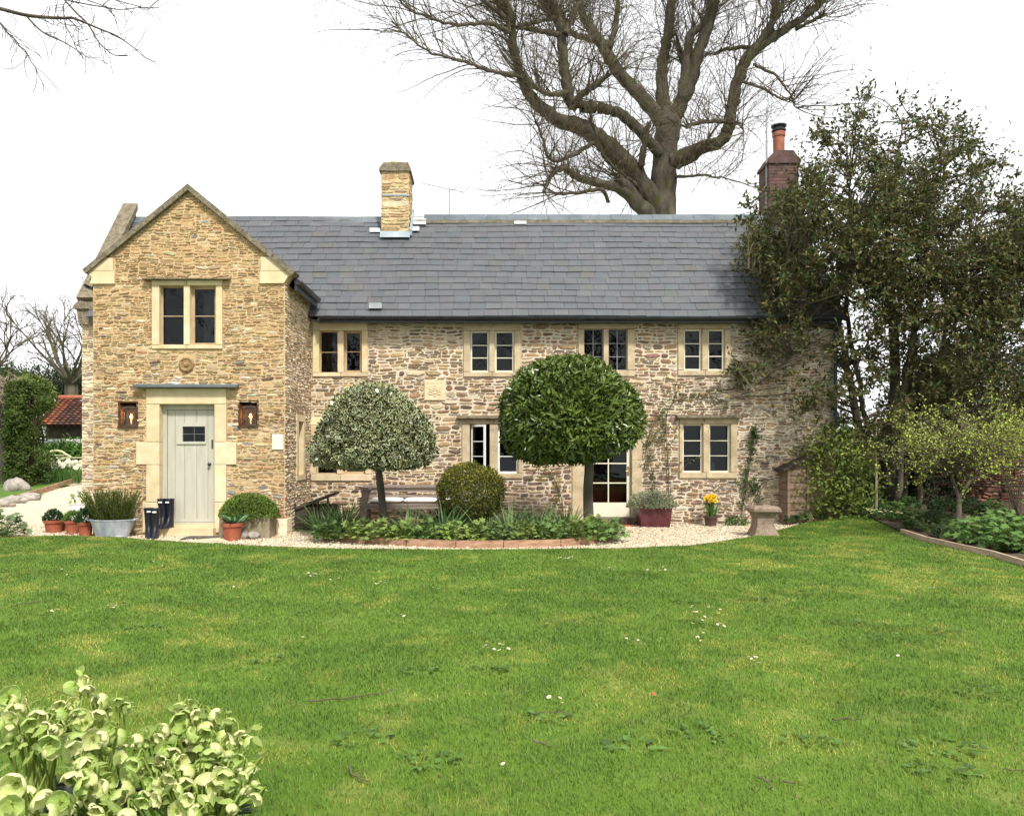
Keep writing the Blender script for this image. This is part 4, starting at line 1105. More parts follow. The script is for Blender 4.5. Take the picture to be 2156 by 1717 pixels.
def daffodils(parent, c, n, L, colp, colc, spread, nm='flower', strapn=60, size=.045):
    mb = MB(); straps(mb, c, strapn, L*.95, .016, (.10,.20,.05), .18+spread*.5, .25, spread); mb.obj('leaves', M['leaf'], parent)
    a = U(0, 6.28, n); r = spread*np.sqrt(U(0, 1, n))*1.35
    tops = np.array(c)+np.stack([r*np.cos(a), r*np.sin(a)*.9, L*U(.8, 1.12, n)], 1)
    mb = MB(); stems(mb, c, tops, .004, (.12,.22,.05)); mb.obj('stems', M['stem'], parent)
    for tpt in tops:
        mb = MB(); f = unit(np.array([rng.normal()*.7, -1.0, rng.normal()*.35+.1])); e1 = unit(np.cross(f, [0, 0, 1])); e2 = np.cross(e1, f)
        k = 6; aa = np.arange(k)*2*np.pi/k+U(0, 1)
        dirs = np.cos(aa)[:, None]*e1+np.sin(aa)[:, None]*e2+f*.15
        mb.inst(LEAF, np.tile(tpt, (k, 1)), dirs, np.tile(f, (k, 1)), np.stack([np.full(k, size), np.full(k, size*.75), np.full(k, size)], 1), colp)
        q = [tpt+f*.002+.012*(math.cos(t)*e1+math.sin(t)*e2) for t in np.linspace(0, 6.283, 9)[:-1]]; q2 = [tpt+f*.03+.017*(math.cos(t)*e1+math.sin(t)*e2) for t in np.linspace(0, 6.283, 9)[:-1]]
        mb.poly(q+q2, [(i, (i+1) % 8, 8+(i+1) % 8, 8+i) for i in range(8)]+[tuple(range(8))], colc)
        mb.obj(nm, M['petal'], parent)

# pots left of the tub
p = onG(113, 13.75); t = thing('potted_plant', p, 'wide low terracotta pot with a dark evergreen cushion plant', 'potted plant', 'pots by the wing corner')
pot_mesh(.168, .215, 'pot', t, M['clay']); mb = MB(); leafy(mb, p+[0,0,.2], 420, .16, .14, .19, .055, .026, (.035,.075,.03)); mb.obj('plant', M['leaf'], t)
p = onG(153, 13.5); t = thing('potted_plant', p, 'terracotta pot with bright green shoots and white jug behind it', 'potted plant', 'pots by the wing corner')
pot_mesh(.13, .235, 'pot', t, M['clay']); mb = MB(); leafy(mb, p+[0,0,.22], 300, .14, .12, .16, .06, .022, (.10,.20,.04)); mb.obj('plant', M['leaf'], t)
p = onG(180, 13.1); t = thing('potted_plant', p, 'terracotta pot with dark leafy shoots touching the zinc tub', 'potted plant', 'pots by the wing corner')
pot_mesh(.128, .24, 'pot', t, M['clay']); mb = MB(); leafy(mb, p+[0,0,.22], 460, .16, .13, .25, .062, .02, (.04,.085,.03), up=.9); mb.obj('plant', M['leaf'], t)
p = onG(141, 14.0); t = thing('potted_plant', p, 'brown empty clay pot half hidden behind two planted pots', 'pot', 'pots by the wing corner')
pot_mesh(.13, .27, 'pot', t, M['clay'])
# white jug with a few pale flowers
p = onG(167, 13.95); t = thing('enamel_bucket', p, 'white enamel bucket with pale hellebore stems behind the terracotta pots', 'bucket')
mb = MB(); mb.lathe([(.10,0),(.115,0),(.16,.48),(.167,.485),(.167,.495),(.155,.495),(.15,.47),(.02,.45)], p, 24); mb.obj('bucket', M['white'], t)
mb = MB(); mb.tube([p+[.16*math.cos(a), -.03-.02*math.sin(a), .47-.17*math.sin(a)] for a in np.linspace(0, math.pi, 12)], .005, 6); mb.obj('handle', M['alu'], t)
mb = MB(); leafy(mb, p+[0,0,.44], 40, .2, .15, .28, .07, .04, (.28,.38,.10), shell=.2); mb.obj('plant', M['leaf'], t)
# zinc tub of rosemary
p = onG(237, 12.98); t = thing('zinc_tub', p, 'oval galvanised tub planted with a big upright rosemary bush', 'tub')
mb = MB(); mb.lathe([(.2,0),(.26,0),(.27,.02),(.365,.285),(.38,.29),(.38,.305),(.35,.305),(.33,.25),(.05,.25)], p, 32, 1, .62)
mb.lathe([(.272,.02),(.279,.026),(.275,.035)], p, 32, 1, .62); mb.obj('tub', M['zinc'], t, smooth=False)
for s_ in (-1, 1):
    mb = MB(); mb.tube([p+[s_*(.37+.055*math.sin(a)), .07*math.cos(a), .285+.03*math.sin(a)] for a in np.linspace(0, math.pi, 10)], .009, 6); mb.obj('handle', M['zinc'], t)
mb = MB(); mb.lathe([(.33,.26),(.1,.27),(.01,.27)], p, 20, 1, .6); mb.obj('soil', M['soil'], t)
n = 190; a = U(0, 6.28, n); r = np.sqrt(U(0, 1, n))
st = p+np.stack([.3*r*np.cos(a), .17*r*np.sin(a), np.full(n, .26)], 1); dr = np.stack([.42*r*np.cos(a), .5*r*np.sin(a), np.ones(n)], 1)
P = curves(st, dr, U(.36, .58, n), 7, 0, .07)
mb = MB(); mb.tubes(P, np.full((n, 7), .004), 3, (.55,.5,.4)); mb.obj('stems', M['stem'], t)
NR = 15000; idx = rng.integers(0, n, NR); tt = U(0.02, 1, NR)*5.99; i0 = tt.astype(int); fr_ = (tt-i0)[:, None]
pp = P[idx, i0]*(1-fr_)+P[idx, i0+1]*fr_; sd_ = unit(P[idx, i0+1]-P[idx, i0]); o_ = rdir(NR)
mb = MB(); mb.inst(DIAMOND, pp, unit(sd_*1.0+o_*.75), o_, np.stack([U(.022,.038,NR), np.full(NR,.012), np.full(NR,.01)], 1), np.where(U(0,1,(NR,1)) < .07, [[.15,.15,.19]], [[.115,.14,.03]])*U(.6, 1.35, (NR, 1))); mb.obj('plant', M['leaf'], t)

# wellington boots
def boot(p, yaw, lean, label, grp):
    t = thing('wellington_boot', p, label, 'boot', grp)
    mb = MB(); secs = [(0,.05,.055,-.005),(.03,.052,.058,0),(.10,.047,.055,.005),(.17,.05,.056,.006),(.24,.056,.064,.006),(.33,.063,.072,.004),(.385,.066,.074,.002),(.39,.068,.077,.002),(.40,.068,.077,.002),(.40,.058,.066,.002),(.30,.05,.06,.002)]
    k = 16; v = []
    for z, rx, ry, oy in secs:
        for i in range(k):
            a_ = 2*math.pi*i/k; y = ry*math.sin(a_)+oy
            if z < .12 and math.sin(a_) < 0: y -= (.15*(1-(z/.12))**.6+.0)*(-math.sin(a_))**1.0
            x = rx*math.cos(a_)
            zz = z
            if z < .12 and math.sin(a_) < -.2: zz = z*(1-.35*(-math.sin(a_)))
            v.append((x, y, zz+.012))
    f = [(j*k+i, j*k+(i+1) % k, (j+1)*k+(i+1) % k, (j+1)*k+i) for j in range(len(secs)-1) for i in range(k)]
    mb.poly([np.array(q) for q in v], f+[tuple(range(k-1, -1, -1)), tuple((len(secs)-1)*k+i for i in range(k))])
    ms = MB()
    pr = [(rx_, ry_) for rx_, ry_ in [(.054*math.cos(a_), (.06*math.sin(a_) - (.155*(-math.sin(a_)) if math.sin(a_) < 0 else 0))) for a_ in np.linspace(0, 2*math.pi, 21)[:-1]]]
    ms.prism([(a_, b_, 0) for a_, b_ in pr], (0, 0, .018))
    ml = MB(); ml.box((-.03, -.083, .355), (.026, -.070, .375))
    cy, sy = math.cos(yaw), math.sin(yaw)
    for m_, nm, mt, smo in ((mb, 'boot_leg', M['rubber'], True), (ms, 'sole', M['iron'], False), (ml, 'pale_tab', M['white'], False)):
        for q in m_.v:
            x, y, z = q[:, 0]*1.1, q[:, 1]*1.1, q[:, 2]*1.2
            x = x + lean*z
            q[:, 0] = p[0]+x*cy-y*sy; q[:, 1] = p[1]+x*sy+y*cy; q[:, 2] = p[2]+z
        m_.obj(nm, mt, t, smooth=smo)
zst = DOOR[0] and (D[2]-.045)
bs = 1.0
boot(onG(313, 12.95), .45, 0, 'navy wellington boot, outer one of the pair on the gravel', 'wellington boots by the door')
boot(onG(327.5, 12.86), .2, 0, 'navy wellington boot, inner one of the pair on the gravel', 'wellington boots by the door')
boot(np.array([X(343.5, 13.2), 13.26, D[2]-.044]), .05, -.10, 'leaning navy wellington boot on the step nearest the left jamb', 'wellington boots by the door')
boot(np.array([X(356, 13.2), 13.25, D[2]-.044]), -.1, -.02, 'leaning navy wellington boot on the step against the sage door', 'wellington boots by the door')

# stone trough with a clipped conifer
p = onG(528, 13.02); t = thing('stone_trough', onG(528, 13.0), 'mossy stone trough filled with a clipped green conifer mound', 'trough')
mb = MB(); a, b = X(470, 13.0), X(574, 13.0); zt = Z(1085, 12.9)
for q in (((a, 12.8, 0), (b, 12.88, zt)), ((a, 13.16, 0), (b, 13.24, zt)), ((a, 12.88, 0), (a+.08, 13.16, zt)), ((b-.08, 12.88, 0), (b, 13.16, zt))): mb.box(*q)
mb.box((a+.08, 12.88, 0), (b-.08, 13.16, zt-.06)); mb.obj('trough', M['trough'], t)
mb = MB(); c = np.array([X(525, 13), 13.0, zt-.06]); 
for q in range(2): leafy(mb, c+[0,0,.02], 3800, .50, .33, .40, .042, .017, (.125,.19,.035), (.22,.31,.07), T=LEAF, up=.5, jit=.5, shell=.75-.3*q)
mb.obj('plant', M['leaf'], t)
mb = MB(); n = 60; st = np.tile(c, (n, 1)); en = c+rdir(n)*np.array([.44,.28,.34]); en[:, 2] = np.abs(en[:, 2]-c[2])+c[2]; mb.tubes(np.stack([st, (st+en)/2, en], 1), np.full((n, 3), .006), 4, (.5,.4,.3)); mb.obj('branches', M['twig'], t)
# terracotta pot with tulip shoots
p = onG(489, 12.55); t = thing('potted_plant', p, 'terracotta pot of grey green tulip shoots before the stone trough', 'potted plant')
pot_mesh(.172, .285, 'pot', t, M['clay']); mb = MB(); straps(mb, p+[0,0,.25], 46, .26, .055, (.12,.22,.11), .8, .7, .09); mb.obj('plant', M['leaf'], t)
# red planter, daffodil pot
p = onG(1375, 14.85); t = thing('red_planter', p, 'dark red square planter with a mounding silvery shrub by the glazed door', 'planter')
mb = MB(); v = []
for z, r in ((0,.27),(.38,.315),(.40,.325),(.42,.325),(.42,.29),(.36,.28)): v += [p+[-r, -r*.8, z], p+[r, -r*.8, z], p+[r, r*.8, z], p+[-r, r*.8, z]]
mb.poly(v, [(j*4+i, j*4+(i+1) % 4, j*4+4+(i+1) % 4, j*4+4+i) for j in range(5) for i in range(4)]+[(20,21,22,23), (3,2,1,0)])
mb.obj('planter', pmat('oxblood_glaze', (.055,.012,.014), (.10,.025,.03), 7, .45, .15, 20, spec=.4), t)
mb = MB(); leafy(mb, p+[-.02,0,.36], 2600, .49, .36, .33, .045, .02, (.13,.17,.10), (.36,.38,.26), T=HOLLY, up=.3, jit=.5, zmin=.25, shell=.55); mb.obj('plant', M['leaf'], t)
mb = MB(); n = 40; c = p+[0,0,.36]; en = c+rdir(n)*np.array([.42,.3,.28]); en[:, 2] = np.abs(en[:, 2]-c[2])+c[2]; st = np.tile(c, (n, 1)); mb.tubes(np.stack([st, (st+en)/2, en], 1), np.full((n, 3), .005), 4, (.6,.5,.4)); mb.obj('branches', M['twig'], t)
p = onG(1496, 14.9); t = thing('daffodil_pot', p, 'small dark pot of yellow daffodils against the house wall', 'potted plant')
pot_mesh(.135, .19, 'pot', t, pmat('brown_glaze', (.05,.025,.02), (.09,.045,.04), 7, .4, spec=.5)); daffodils(t, p+[0,0,.16], 24, .38, (.85,.62,.05), (.80,.48,.02), .075, strapn=80, size=.05)
p = onG(1550, 14.95); t = thing('seedling_clump', p, 'low green clump growing at the wall foot behind the pedestal', 'plant')
mb = MB(); leafy(mb, p, 130, .22, .12, .16, .07, .03, (.07,.14,.04)); straps(mb, p, 24, .2, .012, (.08,.16,.05)); mb.obj('leaves', M['leaf'], t)
# stone pedestal
p = G(1606, 1128); t = thing('stone_pedestal', p, 'waisted square stone pedestal standing at the lawn edge', 'pedestal')
mb = MB(); s_ = 1/1625*p[1]
def sq(prof, mat, nm):
    mb = MB(); v = []; 
    for r, z in prof: v += [p+[-r, -r, z], p+[r, -r, z], p+[r, r, z], p+[-r, r, z]]
    n = len(prof); mb.poly(v, [(j*4+i, j*4+(i+1) % 4, j*4+4+(i+1) % 4, j*4+4+i) for j in range(n-1) for i in range(4)]+[(3,2,1,0), tuple(4*n-4+i for i in range(4))])
    return mb.obj(nm, mat, t)
sq([(.21,0),(.21,.035),(.20,.04),(.192,.06),(.165,.13),(.142,.21),(.137,.26),(.142,.31),(.165,.37),(.195,.415)], M['pedestal'], 'shaft')
sq([(.205,.417),(.235,.43),(.235,.455),(.225,.46),(.228,.475),(.205,.50),(.195,.512),(.12,.515)], M['pedestal'], 'top_slab')

# ============================================================ BENCH, COLD FRAME, SHED
t = thing('garden_bench', (X(840,14.7), 14.7, 0), 'silvery timber bench with a high flat rail against the house wall', 'bench')
bx0, bx1 = X(757,14.6), X(1012,14.6); yb, yf_ = 15.05, 14.5
zr, zs_ = Z(1022,14.7), Z(1060,14.5)
for x in (bx0+.05, bx1-.15):
    mb = MB(); mb.box((x, yb-.08, 0), (x+.10, yb, zr-.05)); mb.obj('post', M['grey_oak'], t)
    mb = MB(); mb.box((x, yf_, 0), (x+.10, yf_+.08, zr-.07)); mb.box((x, yf_+.08, zs_-.11), (x+.1, yb-.08, zs_-.02)); mb.obj('leg', M['grey_oak'], t)
    mb = MB(); mb.box((x-.03, yf_-.03, zr-.07), (x+.13, yb-.09, zr-.02)); mb.obj('armrest', M['grey_oak'], t)
mb = MB(); mb.box((bx0, yb-.10, zr-.05), (bx1, yb+.03, zr)); mb.box((bx0+.15, yb-.06, zr-.13), (bx1-.15, yb-.02, zr-.052)); mb.box((bx0+.15, yb-.06, zs_+.06), (bx1-.15, yb-.02, zs_+.14)); mb.obj('backrest', M['grey_oak'], t)
mb = MB()
for i in range(5): y = yf_+.005+i*.09; mb.box((bx0+.151, y, zs_-.035), (bx1-.151, y+.08, zs_))
mb.box((bx0+.151, yf_+.01, zs_-.10), (bx1-.151, yf_+.05, zs_-.037)); mb.obj('seat', M['grey_oak'], t)
def cushion(x0, x1, y0, y1, z0, h, label):
    mb = MB(); nx, ny = 16, 12; v = []
    for s_ in (1, -1):
        for j in range(ny+1):
            for i in range(nx+1):
                u, w_ = 2*i/nx-1, 2*j/ny-1
                e = (max(0, 1-abs(u)**5)*max(0, 1-abs(w_)**5))**.42
                uu = u*(1-.03*abs(w_)**4); ww = w_*(1-.03*abs(u)**4)
                v.append(((x0+x1)/2+uu*(x1-x0)/2, (y0+y1)/2+ww*(y1-y0)/2, z0+h/2+s_*h/2*e))
    m_ = (nx+1)*(ny+1); f = []
    for j in range(ny):
        for i in range(nx):
            a = j*(nx+1)+i; f += [(a, a+1, a+nx+2, a+nx+1), (m_+a, m_+a+nx+1, m_+a+nx+2, m_+a+1)]
    mb.poly(v, f); tag(mb.obj('seat_cushion', M['cushion'], smooth=True, off=((x0+x1)/2, (y0+y1)/2, z0)), label, 'cushion', 'bench cushions')
cw = (bx1-bx0-.42)/3
for i, lb in enumerate(('white bench cushion nearest the cold frame, left of the holly trunk', 'white bench cushion in the middle, just right of the holly trunk', 'white bench cushion beside the round clipped box bush')):
    cushion(bx0+.19+i*(cw+.02), bx0+.19+cw+i*(cw+.02), yf_+.01, yf_+.47, zs_+.002, .10, lb)
t = thing('cold_frame', (X(650,14.2), 14.2, 0), 'dark timber cold frame with its lid propped open beside the wing', 'cold frame')
x0, x1 = X(618,14.0), X(672,14.0); y0, y1 = 13.95, 14.75
mb = MB()
for i in range(4): z = .02+i*.105; mb.box((x0+.05, y0, z), (x1+.2, y0+.03, z+.1)); mb.box((x0, y0, z), (x0+.03, y1, z+.1)); mb.box((x1+.17, y0+.03, z), (x1+.2, y1, z+.1)); 
mb.box((x0, y0-.015, 0), (x0+.05, y0+.04, .50)); mb.box((x1+.16, y0-.01, 0), (x1+.21, y0+.04, .44)); mb.box((x0+.03, y1-.03, 0), (x1+.17, y1, .44)); mb.obj('box', M['darkwood'], t)
lx0, lz0, lx1, lz1 = X(612,14.0), Z(1077,14.0), X(697,14.0), Z(1044,14.0)
mb = MB(); mb.prism([(lx0, y0-.04, lz0), (lx1, y0-.04, lz1), (lx1, y0-.04, lz1+.05), (lx0, y0-.04, lz0+.05)], (0, y1-y0+.08, 0)); mb.obj('lid', M['darkwood'], t)
for x in (X(671,14.0), X(691,14.0)):
    mb = MB(); mb.box((x-.015, y0, .40), (x+.015, y0+.03, lz0+(x-lx0)/(lx1-lx0)*(lz1-lz0))); mb.obj('prop', M['darkwood'], t)
# small clapboard store
t = thing('log_store', onG(1690,15.0), 'small clapboard store with a sloping roof at the right end of the house', 'shed')
x0, x1 = X(1658,14.9), X(1700,14.9)+.55; g0 = .04
mb = MB(); zt_ = Z(985,14.9)
n = 8; hh = (zt_-g0)/n
for i in range(n):
    z = g0+i*hh; mb.prism([(x0, 14.9, z), (x0, 14.865, z), (x0, 14.885, z+hh+.02), (x0, 14.9, z+hh+.02)], (x1-x0, 0, 0)); mb.prism([(x0, 14.9, z), (x0-.03, 14.9, z), (x0-.01, 14.9, z+hh+.02), (x0, 14.9, z+hh+.02)], (0, .36, 0))
mb.box((x0, 14.9, g0), (x1, 15.26, zt_)); mb.prism([(x0, 14.89, zt_), (x1, 14.89, zt_), (x1, 14.89, zt_+.42)], (0, .37, 0))
mb.obj('body', M['oak'], t)
for xx in (x0-.02, X(1696,14.9)):
    mb = MB(); mb.box((xx, 14.84, g0), (xx+.05, 14.864, zt_+.02+(.0 if xx < x0 else .13))); mb.obj('corner_board', M['oak'], t)
mb = MB(); mb.prism([(x0-.12, 14.78, zt_-.06), (x0-.12, 14.78, zt_-.02), (x1+.1, 14.78, zt_+.53), (x1+.1, 14.78, zt_+.49)], (0, .5, 0)); mb.obj('roof', M['darkwood'], t)

# little things on the window sill inside the right-hand ground floor window
for nm, px, r, h, m_, lb, ct in (('jug', 1500.6, .045, .17, 'linen', 'white jug on the sill inside the right ground floor window', 'jug'), ('bottle', 1469, .035, .15, 'bluegl', 'dark blue bottle on the sill inside the right ground floor window', 'bottle')):
    if m_ == 'bluegl': M['bluegl'] = pmat('blue_bottle_glass', (.03,.06,.10), (.04,.08,.13), 5, .15)
    zs = Z(994, YM)+.04; mb = MB(); c = (X(px, YM+.2), YM+.19, zs)
    mb.lathe([(r*.8,0),(r,h*.1),(r,h*.55),(r*.5,h*.75),(r*.5,h*.95),(r*.6,h)], c, 14); tag(mb.obj(nm, M[m_], smooth=False, off=c), lb, ct)
mb = MB(); mb.box((X(1437,YM), YM+.125, Z(994,YM)), (X(1537,YM), YM+.3, Z(994,YM)+.038)); mb.obj('inner_sill', M['linen'], house)

# ============================================================ TREES
def spline(pts, rad, per=6):
    P = np.asarray(pts, float); r = np.asarray(rad, float); n = len(P); out = []; ro = []
    for i in range(n-1):
        p0, p1, p2, p3 = P[max(i-1,0)], P[i], P[i+1], P[min(i+2,n-1)]
        for k in range(per):
            t = k/per
            out.append(.5*((2*p1)+(-p0+p2)*t+(2*p0-5*p1+4*p2-p3)*t*t+(-p0+3*p1-3*p2+p3)*t**3)); ro.append(r[i]*(1-t)+r[i+1]*t)
    out.append(P[-1]); ro.append(r[-1])
    return np.array(out), np.array(ro)
def willow():
    Yt = 26.0
    def zp(zx, zy, dy=0):                      # limb points read off the photo, each limb leaning its own way in depth
        Y = Yt+dy; return np.array([X(776+zx/2, Yt)*Y/Yt, Y, Z(zy/2, Yt)*1.0 + 0*Y])
    sc = .475/1625*Yt
    base = zp(1235, 895)
    t = thing('bare_willow', (base[0], Yt, 0), 'huge bare old willow with spreading limbs rising behind the roof', 'tree')
    limbs = [
     ([(1232,2200),(1233,1300),(1235,895),(1250,640),(1262,520),(1250,455)], [85,66,60,52,56,30], 0, 0),
     ([(1252,500),(1235,300),(1255,150),(1270,0),(1280,-160),(1300,-330)], [36,25,23,20,14,6], 0, 1.0),
     ([(1270,520),(1345,390),(1390,260),(1440,110),(1450,0),(1465,-150),(1500,-300)], [38,30,25,25,20,13,5], 0, -1.8),
     ([(1322,430),(1338,290),(1355,195),(1400,165),(1425,140)], [22,19,20,13,9], -.4, -.9),
     ([(1240,520),(1150,395),(1060,285),(1000,170),(950,80),(910,0),(875,-130),(830,-280)], [34,30,26,27,22,19,13,5], 0, 1.6),
     ([(1015,170),(1040,60),(1050,-60),(1060,-200)], [16,12,9,4], .5, .9),
     ([(960,120),(880,80),(800,0),(765,-60),(700,-190)], [18,14,12,10,4], .7, 2.0),
     ([(1240,900),(1100,725),(1000,630),(900,572),(800,555),(700,490),(650,430),(620,340),(600,250),(592,195),(545,140),(480,80),(420,0),(350,-110)], [50,45,38,36,29,25,21,17,18,18,12,10,7,3], 0, -3.0),
     ([(650,435),(500,425),(400,415),(250,400),(130,340)], [10,7,6,4,2], -1.8, -3.2),
     ([(592,285),(500,265),(400,295),(250,285),(130,240),(60,80)], [11,9,7,5,4,1.5], -2.2, -3.6),
     ([(575,235),(450,165),(300,110),(230,0),(190,-120)], [10,8,6,4,2], -2.3, -3.4),
     ([(1225,660),(1130,562),(1050,508),(940,495),(860,490),(832,405),(815,270),(800,180),(760,100),(730,20),(700,-80),(650,-210)], [24,23,22,25,26,23,20,21,18,14,10,4], -.3, -2.0),
     ([(860,495),(940,455),(1015,422)], [15,14,9], -1.2, -1.8),
     ([(840,460),(760,476),(722,465),(680,450)], [13,11,11,10], -1.2, -1.7),
     ([(800,240),(700,238),(615,243)], [12,10,8], -1.4, -1.9),
     ([(630,240),(720,210),(790,180)], [9,8,8], -1.9, -1.5),
     ([(828,245),(872,120),(920,30),(950,-60)], [14,12,9,4], -1.5, -.5),
     ([(1265,690),(1380,648),(1490,610),(1515,560),(1528,500),(1560,370),(1620,275),(1720,220),(1830,160),(1900,110),(1960,50),(2050,-20)], [40,28,26,27,25,25,25,18,15,15,8,3], -.2, -1.6),
     ([(1630,270),(1690,200),(1738,140)], [18,16,14], -1.0, -1.6),
     ([(1690,220),(1710,40),(1690,-30),(1660,-150)], [15,14,9,4], -1.0, .3),
     ([(1895,115),(1885,60),(1880,-40)], [14,7,3], -1.5, -1.0), ([(1900,108),(1930,20),(1945,-60)], [9,5,2], -1.5, -2.1),
     ([(1800,212),(1860,213),(1910,218)], [9,7,6], -1.3, -2.2), ([(1600,258),(1520,240),(1450,240)], [10,8,7], -.9, -.2), ([(1500,565),(1420,575),(1360,600),(1340,622)], [10,9,8,5], -1.0, -1.6),
     ([(1520,575),(1560,600),(1580,660)], [8,5,3], -1.1, -2.0), ([(1580,410),(1660,460),(1720,520),(1790,560)], [7,6,4,2], -1.1, -2.4), ([(1620,340),(1700,380),(1760,450),(1800,530)], [7,6,4,2], -1.1, -1.4),
     ([(1235,960),(1150,885),(1060,822),(960,812),(880,800),(820,778),(765,830),(738,900)], [38,34,23,17,16,14,9,7], 0, -2.2),
     ([(1225,930),(1140,870),(1090,812),(1040,780)], [34,28,24,14], 0, -.9), ([(960,655),(850,730),(768,760),(730,690),(700,640)], [10,9,7,5,3], -1.2, -2.6),
     ([(1290,100),(1330,250),(1290,130)], [5,9,6], .4, .8), ([(1300,720),(1380,700),(1420,685)], [10,8,6], -.3, -1.2), ([(1130,800),(1000,720),(940,600)], [9,7,5], -.5, -1.6),
     ([(1010,880),(980,850),(880,880),(800,900)], [8,9,7,5], -.8, -2.0), ([(1290,760),(1400,780),(1500,820)], [8,5,3], -.3, -1.6), ([(1180,560),(1160,640),(1150,720)], [12,14,16], -.8, -.5),
    ]
    trunk = MB(); br = MB(); S0 = []; Dd = []; LL = []
    for i, (pts, rad, d0, d1) in enumerate(limbs):
        n = len(pts); Pw = [zp(x, y, d0+(d1-d0)*j/(n-1)) for j, (x, y) in enumerate(pts)]
        P, r = spline(Pw, np.array(rad)*sc, 7)
        P[1:-1] += rng.normal(size=(len(P)-2, 3))*.016; r = r*(1+.05*np.sin(np.arange(len(r))*1.9+i))
        (trunk if i == 0 else br).tube(P, r, 14 if rad[0] > 20 else 8)
        T = np.gradient(P, axis=0); T = unit(T)
        rr = np.array(rad).mean()
        if i == 0: cnt = 12
        else: cnt = int((12 + 2.6*n*min(rr, 16)**.5)*(.62 if i >= 21 else 1))
        j = (max(1, int(len(P)*(.12 if i else .6))) + (len(P)-1-max(1, int(len(P)*(.12 if i else .6))))*U(0, 1, cnt)**.62).astype(int)
        o = rdir(cnt); up = np.array([0, 0, 1.0]); left = 1.0 if i in (7, 8, 9, 10) else 0.0
        dd = unit(T[j]*.45 + o*.75 + up*.65 + np.array([-.55*left, 0, 0]))
        S0.append(P[j]); Dd.append(dd); LL.append(U(.8, 3.4, cnt)*(1.25 if i in (7,8,9,10) else 1)*(.55+.45*min(1, r[j].mean()/.1)))
        e = 5; S0.append(np.tile(P[-1], (e, 1))); Dd.append(unit(T[-1]*1.2+rdir(e)*.5+[0,0,.3])); LL.append(U(1.2, 3, e))
    S0 = np.vstack(S0); Dd = np.vstack(Dd); LL = np.concatenate(LL)
    tw = MB()
    P = curves(S0, Dd, LL, 9, rng.normal(size=len(S0))*.45+.05, .13)
    r0 = .0035+.006*LL; tw.tubes(P, r0[:, None]*np.linspace(1, .25, 9)[None], 4)
    # side shoots
    for lev, (m_, l0, l1, r_) in enumerate(((4, .35, 1.5, .0055), (2, .25, .9, .004))):
        N = len(P); idx = np.repeat(np.arange(N), m_); k = rng.integers(2, P.shape[1], len(idx))
        st = P[idx, k]; tn = unit(P[idx, k]-P[idx, k-1]); dd = unit(tn*.8+rdir(len(idx))*.8+[0,0,.12])
        if lev == 0: hang = U(0, 1, len(idx)) < .16; 
        else: hang = U(0, 1, len(idx)) < .1
        dr = np.where(hang, 1.5, 0.0)+rng.normal(size=len(idx))*.25
        P = curves(st, dd, U(l0, l1, len(idx))*np.where(hang, 1.6, 1), 6, dr, .15)
        tw.tubes(P, r_*np.linspace(1, .45, 6)[None]*np.ones((len(idx), 1)), 3)
    trunk.obj('trunk', M['bark'], t, smooth=True); br.obj('limbs', M['bark'], t, smooth=True); tw.obj('twigs', M['twig'], t)
willow()

def bare_tree(px, Y, ztop, label, spread=.55, seed=2, zfork=1.6, r0=.3, name='bare_tree', group=None):
    b = onG(px, Y); t = thing(name, b, label, 'tree', group)
    tr = MB(); f = b+[0, 0, zfork]
    P, r = spline([b, b+[.05,0,zfork*.6], f], [r0*1.2, r0, r0*.95], 5); tr.tube(P, r, 10); tr.obj('trunk', M['bark'], t, smooth=True)
    hh = ztop-f[2]; br = MB(); n = 11
    a = np.arange(n)*2.4; s_ = spread*U(.35, 1.25, n)
    P = curves(np.tile(f, (n, 1)), np.stack([np.cos(a)*s_*1.5, np.sin(a)*s_*1.2, np.ones(n)], 1), hh*U(.75, 1.05, n), 10, -.25, .11)
    br.tubes(P, r0*.36*np.linspace(1, .12, 10)[None]*U(.7, 1.1, (n, 1)), 6)
    tw = MB()
    for m_, l0, l1, ra, mb_ in ((6, .16, .45, r0*.11, br), (4, .08, .26, r0*.05, tw), (4, .05, .14, r0*.03, tw)):
        N = len(P); idx = np.repeat(np.arange(N), m_); k = rng.integers(2, P.shape[1], len(idx))
        st = P[idx, k]; tn = unit(P[idx, k]-P[idx, k-1]); dd = unit(tn*.9+rdir(len(idx))*.75+[0,0,.2])
        P = curves(st, dd, hh*U(l0, l1, len(idx)), 6, rng.normal(size=len(idx))*.2, .14)
        mb_.tubes(P, ra*np.linspace(1, .35, 6)[None]*np.ones((len(idx), 1)), 4)
    br.obj('limbs', M['bark'], t, smooth=True); tw.obj('twigs', M['twig'], t)
    return t
bare_tree(150, 50, Z(625, 50), 'bare spreading tree standing behind the red tiled outbuilding', .75, zfork=5.0, r0=.42)
bare_tree(-70, 38, Z(650, 38), 'bare tree cut by the left edge beyond the tall hedge', .8, zfork=3.0, r0=.35)

# trees in the garden behind the photographer, mirrored in the window panes
for x_, y_, zt_, lb in ((-5, -11, 15, 'bare tree standing behind the photographer, mirrored in the windows, left one'), (7, -14, 17, 'bare tree standing behind the photographer, mirrored in the windows, right one')):
    f_ = bare_tree(1015+x_/30*F, 30, zt_, lb, .7, zfork=3.0, r0=.4); f_.location = (x_, y_, 0)

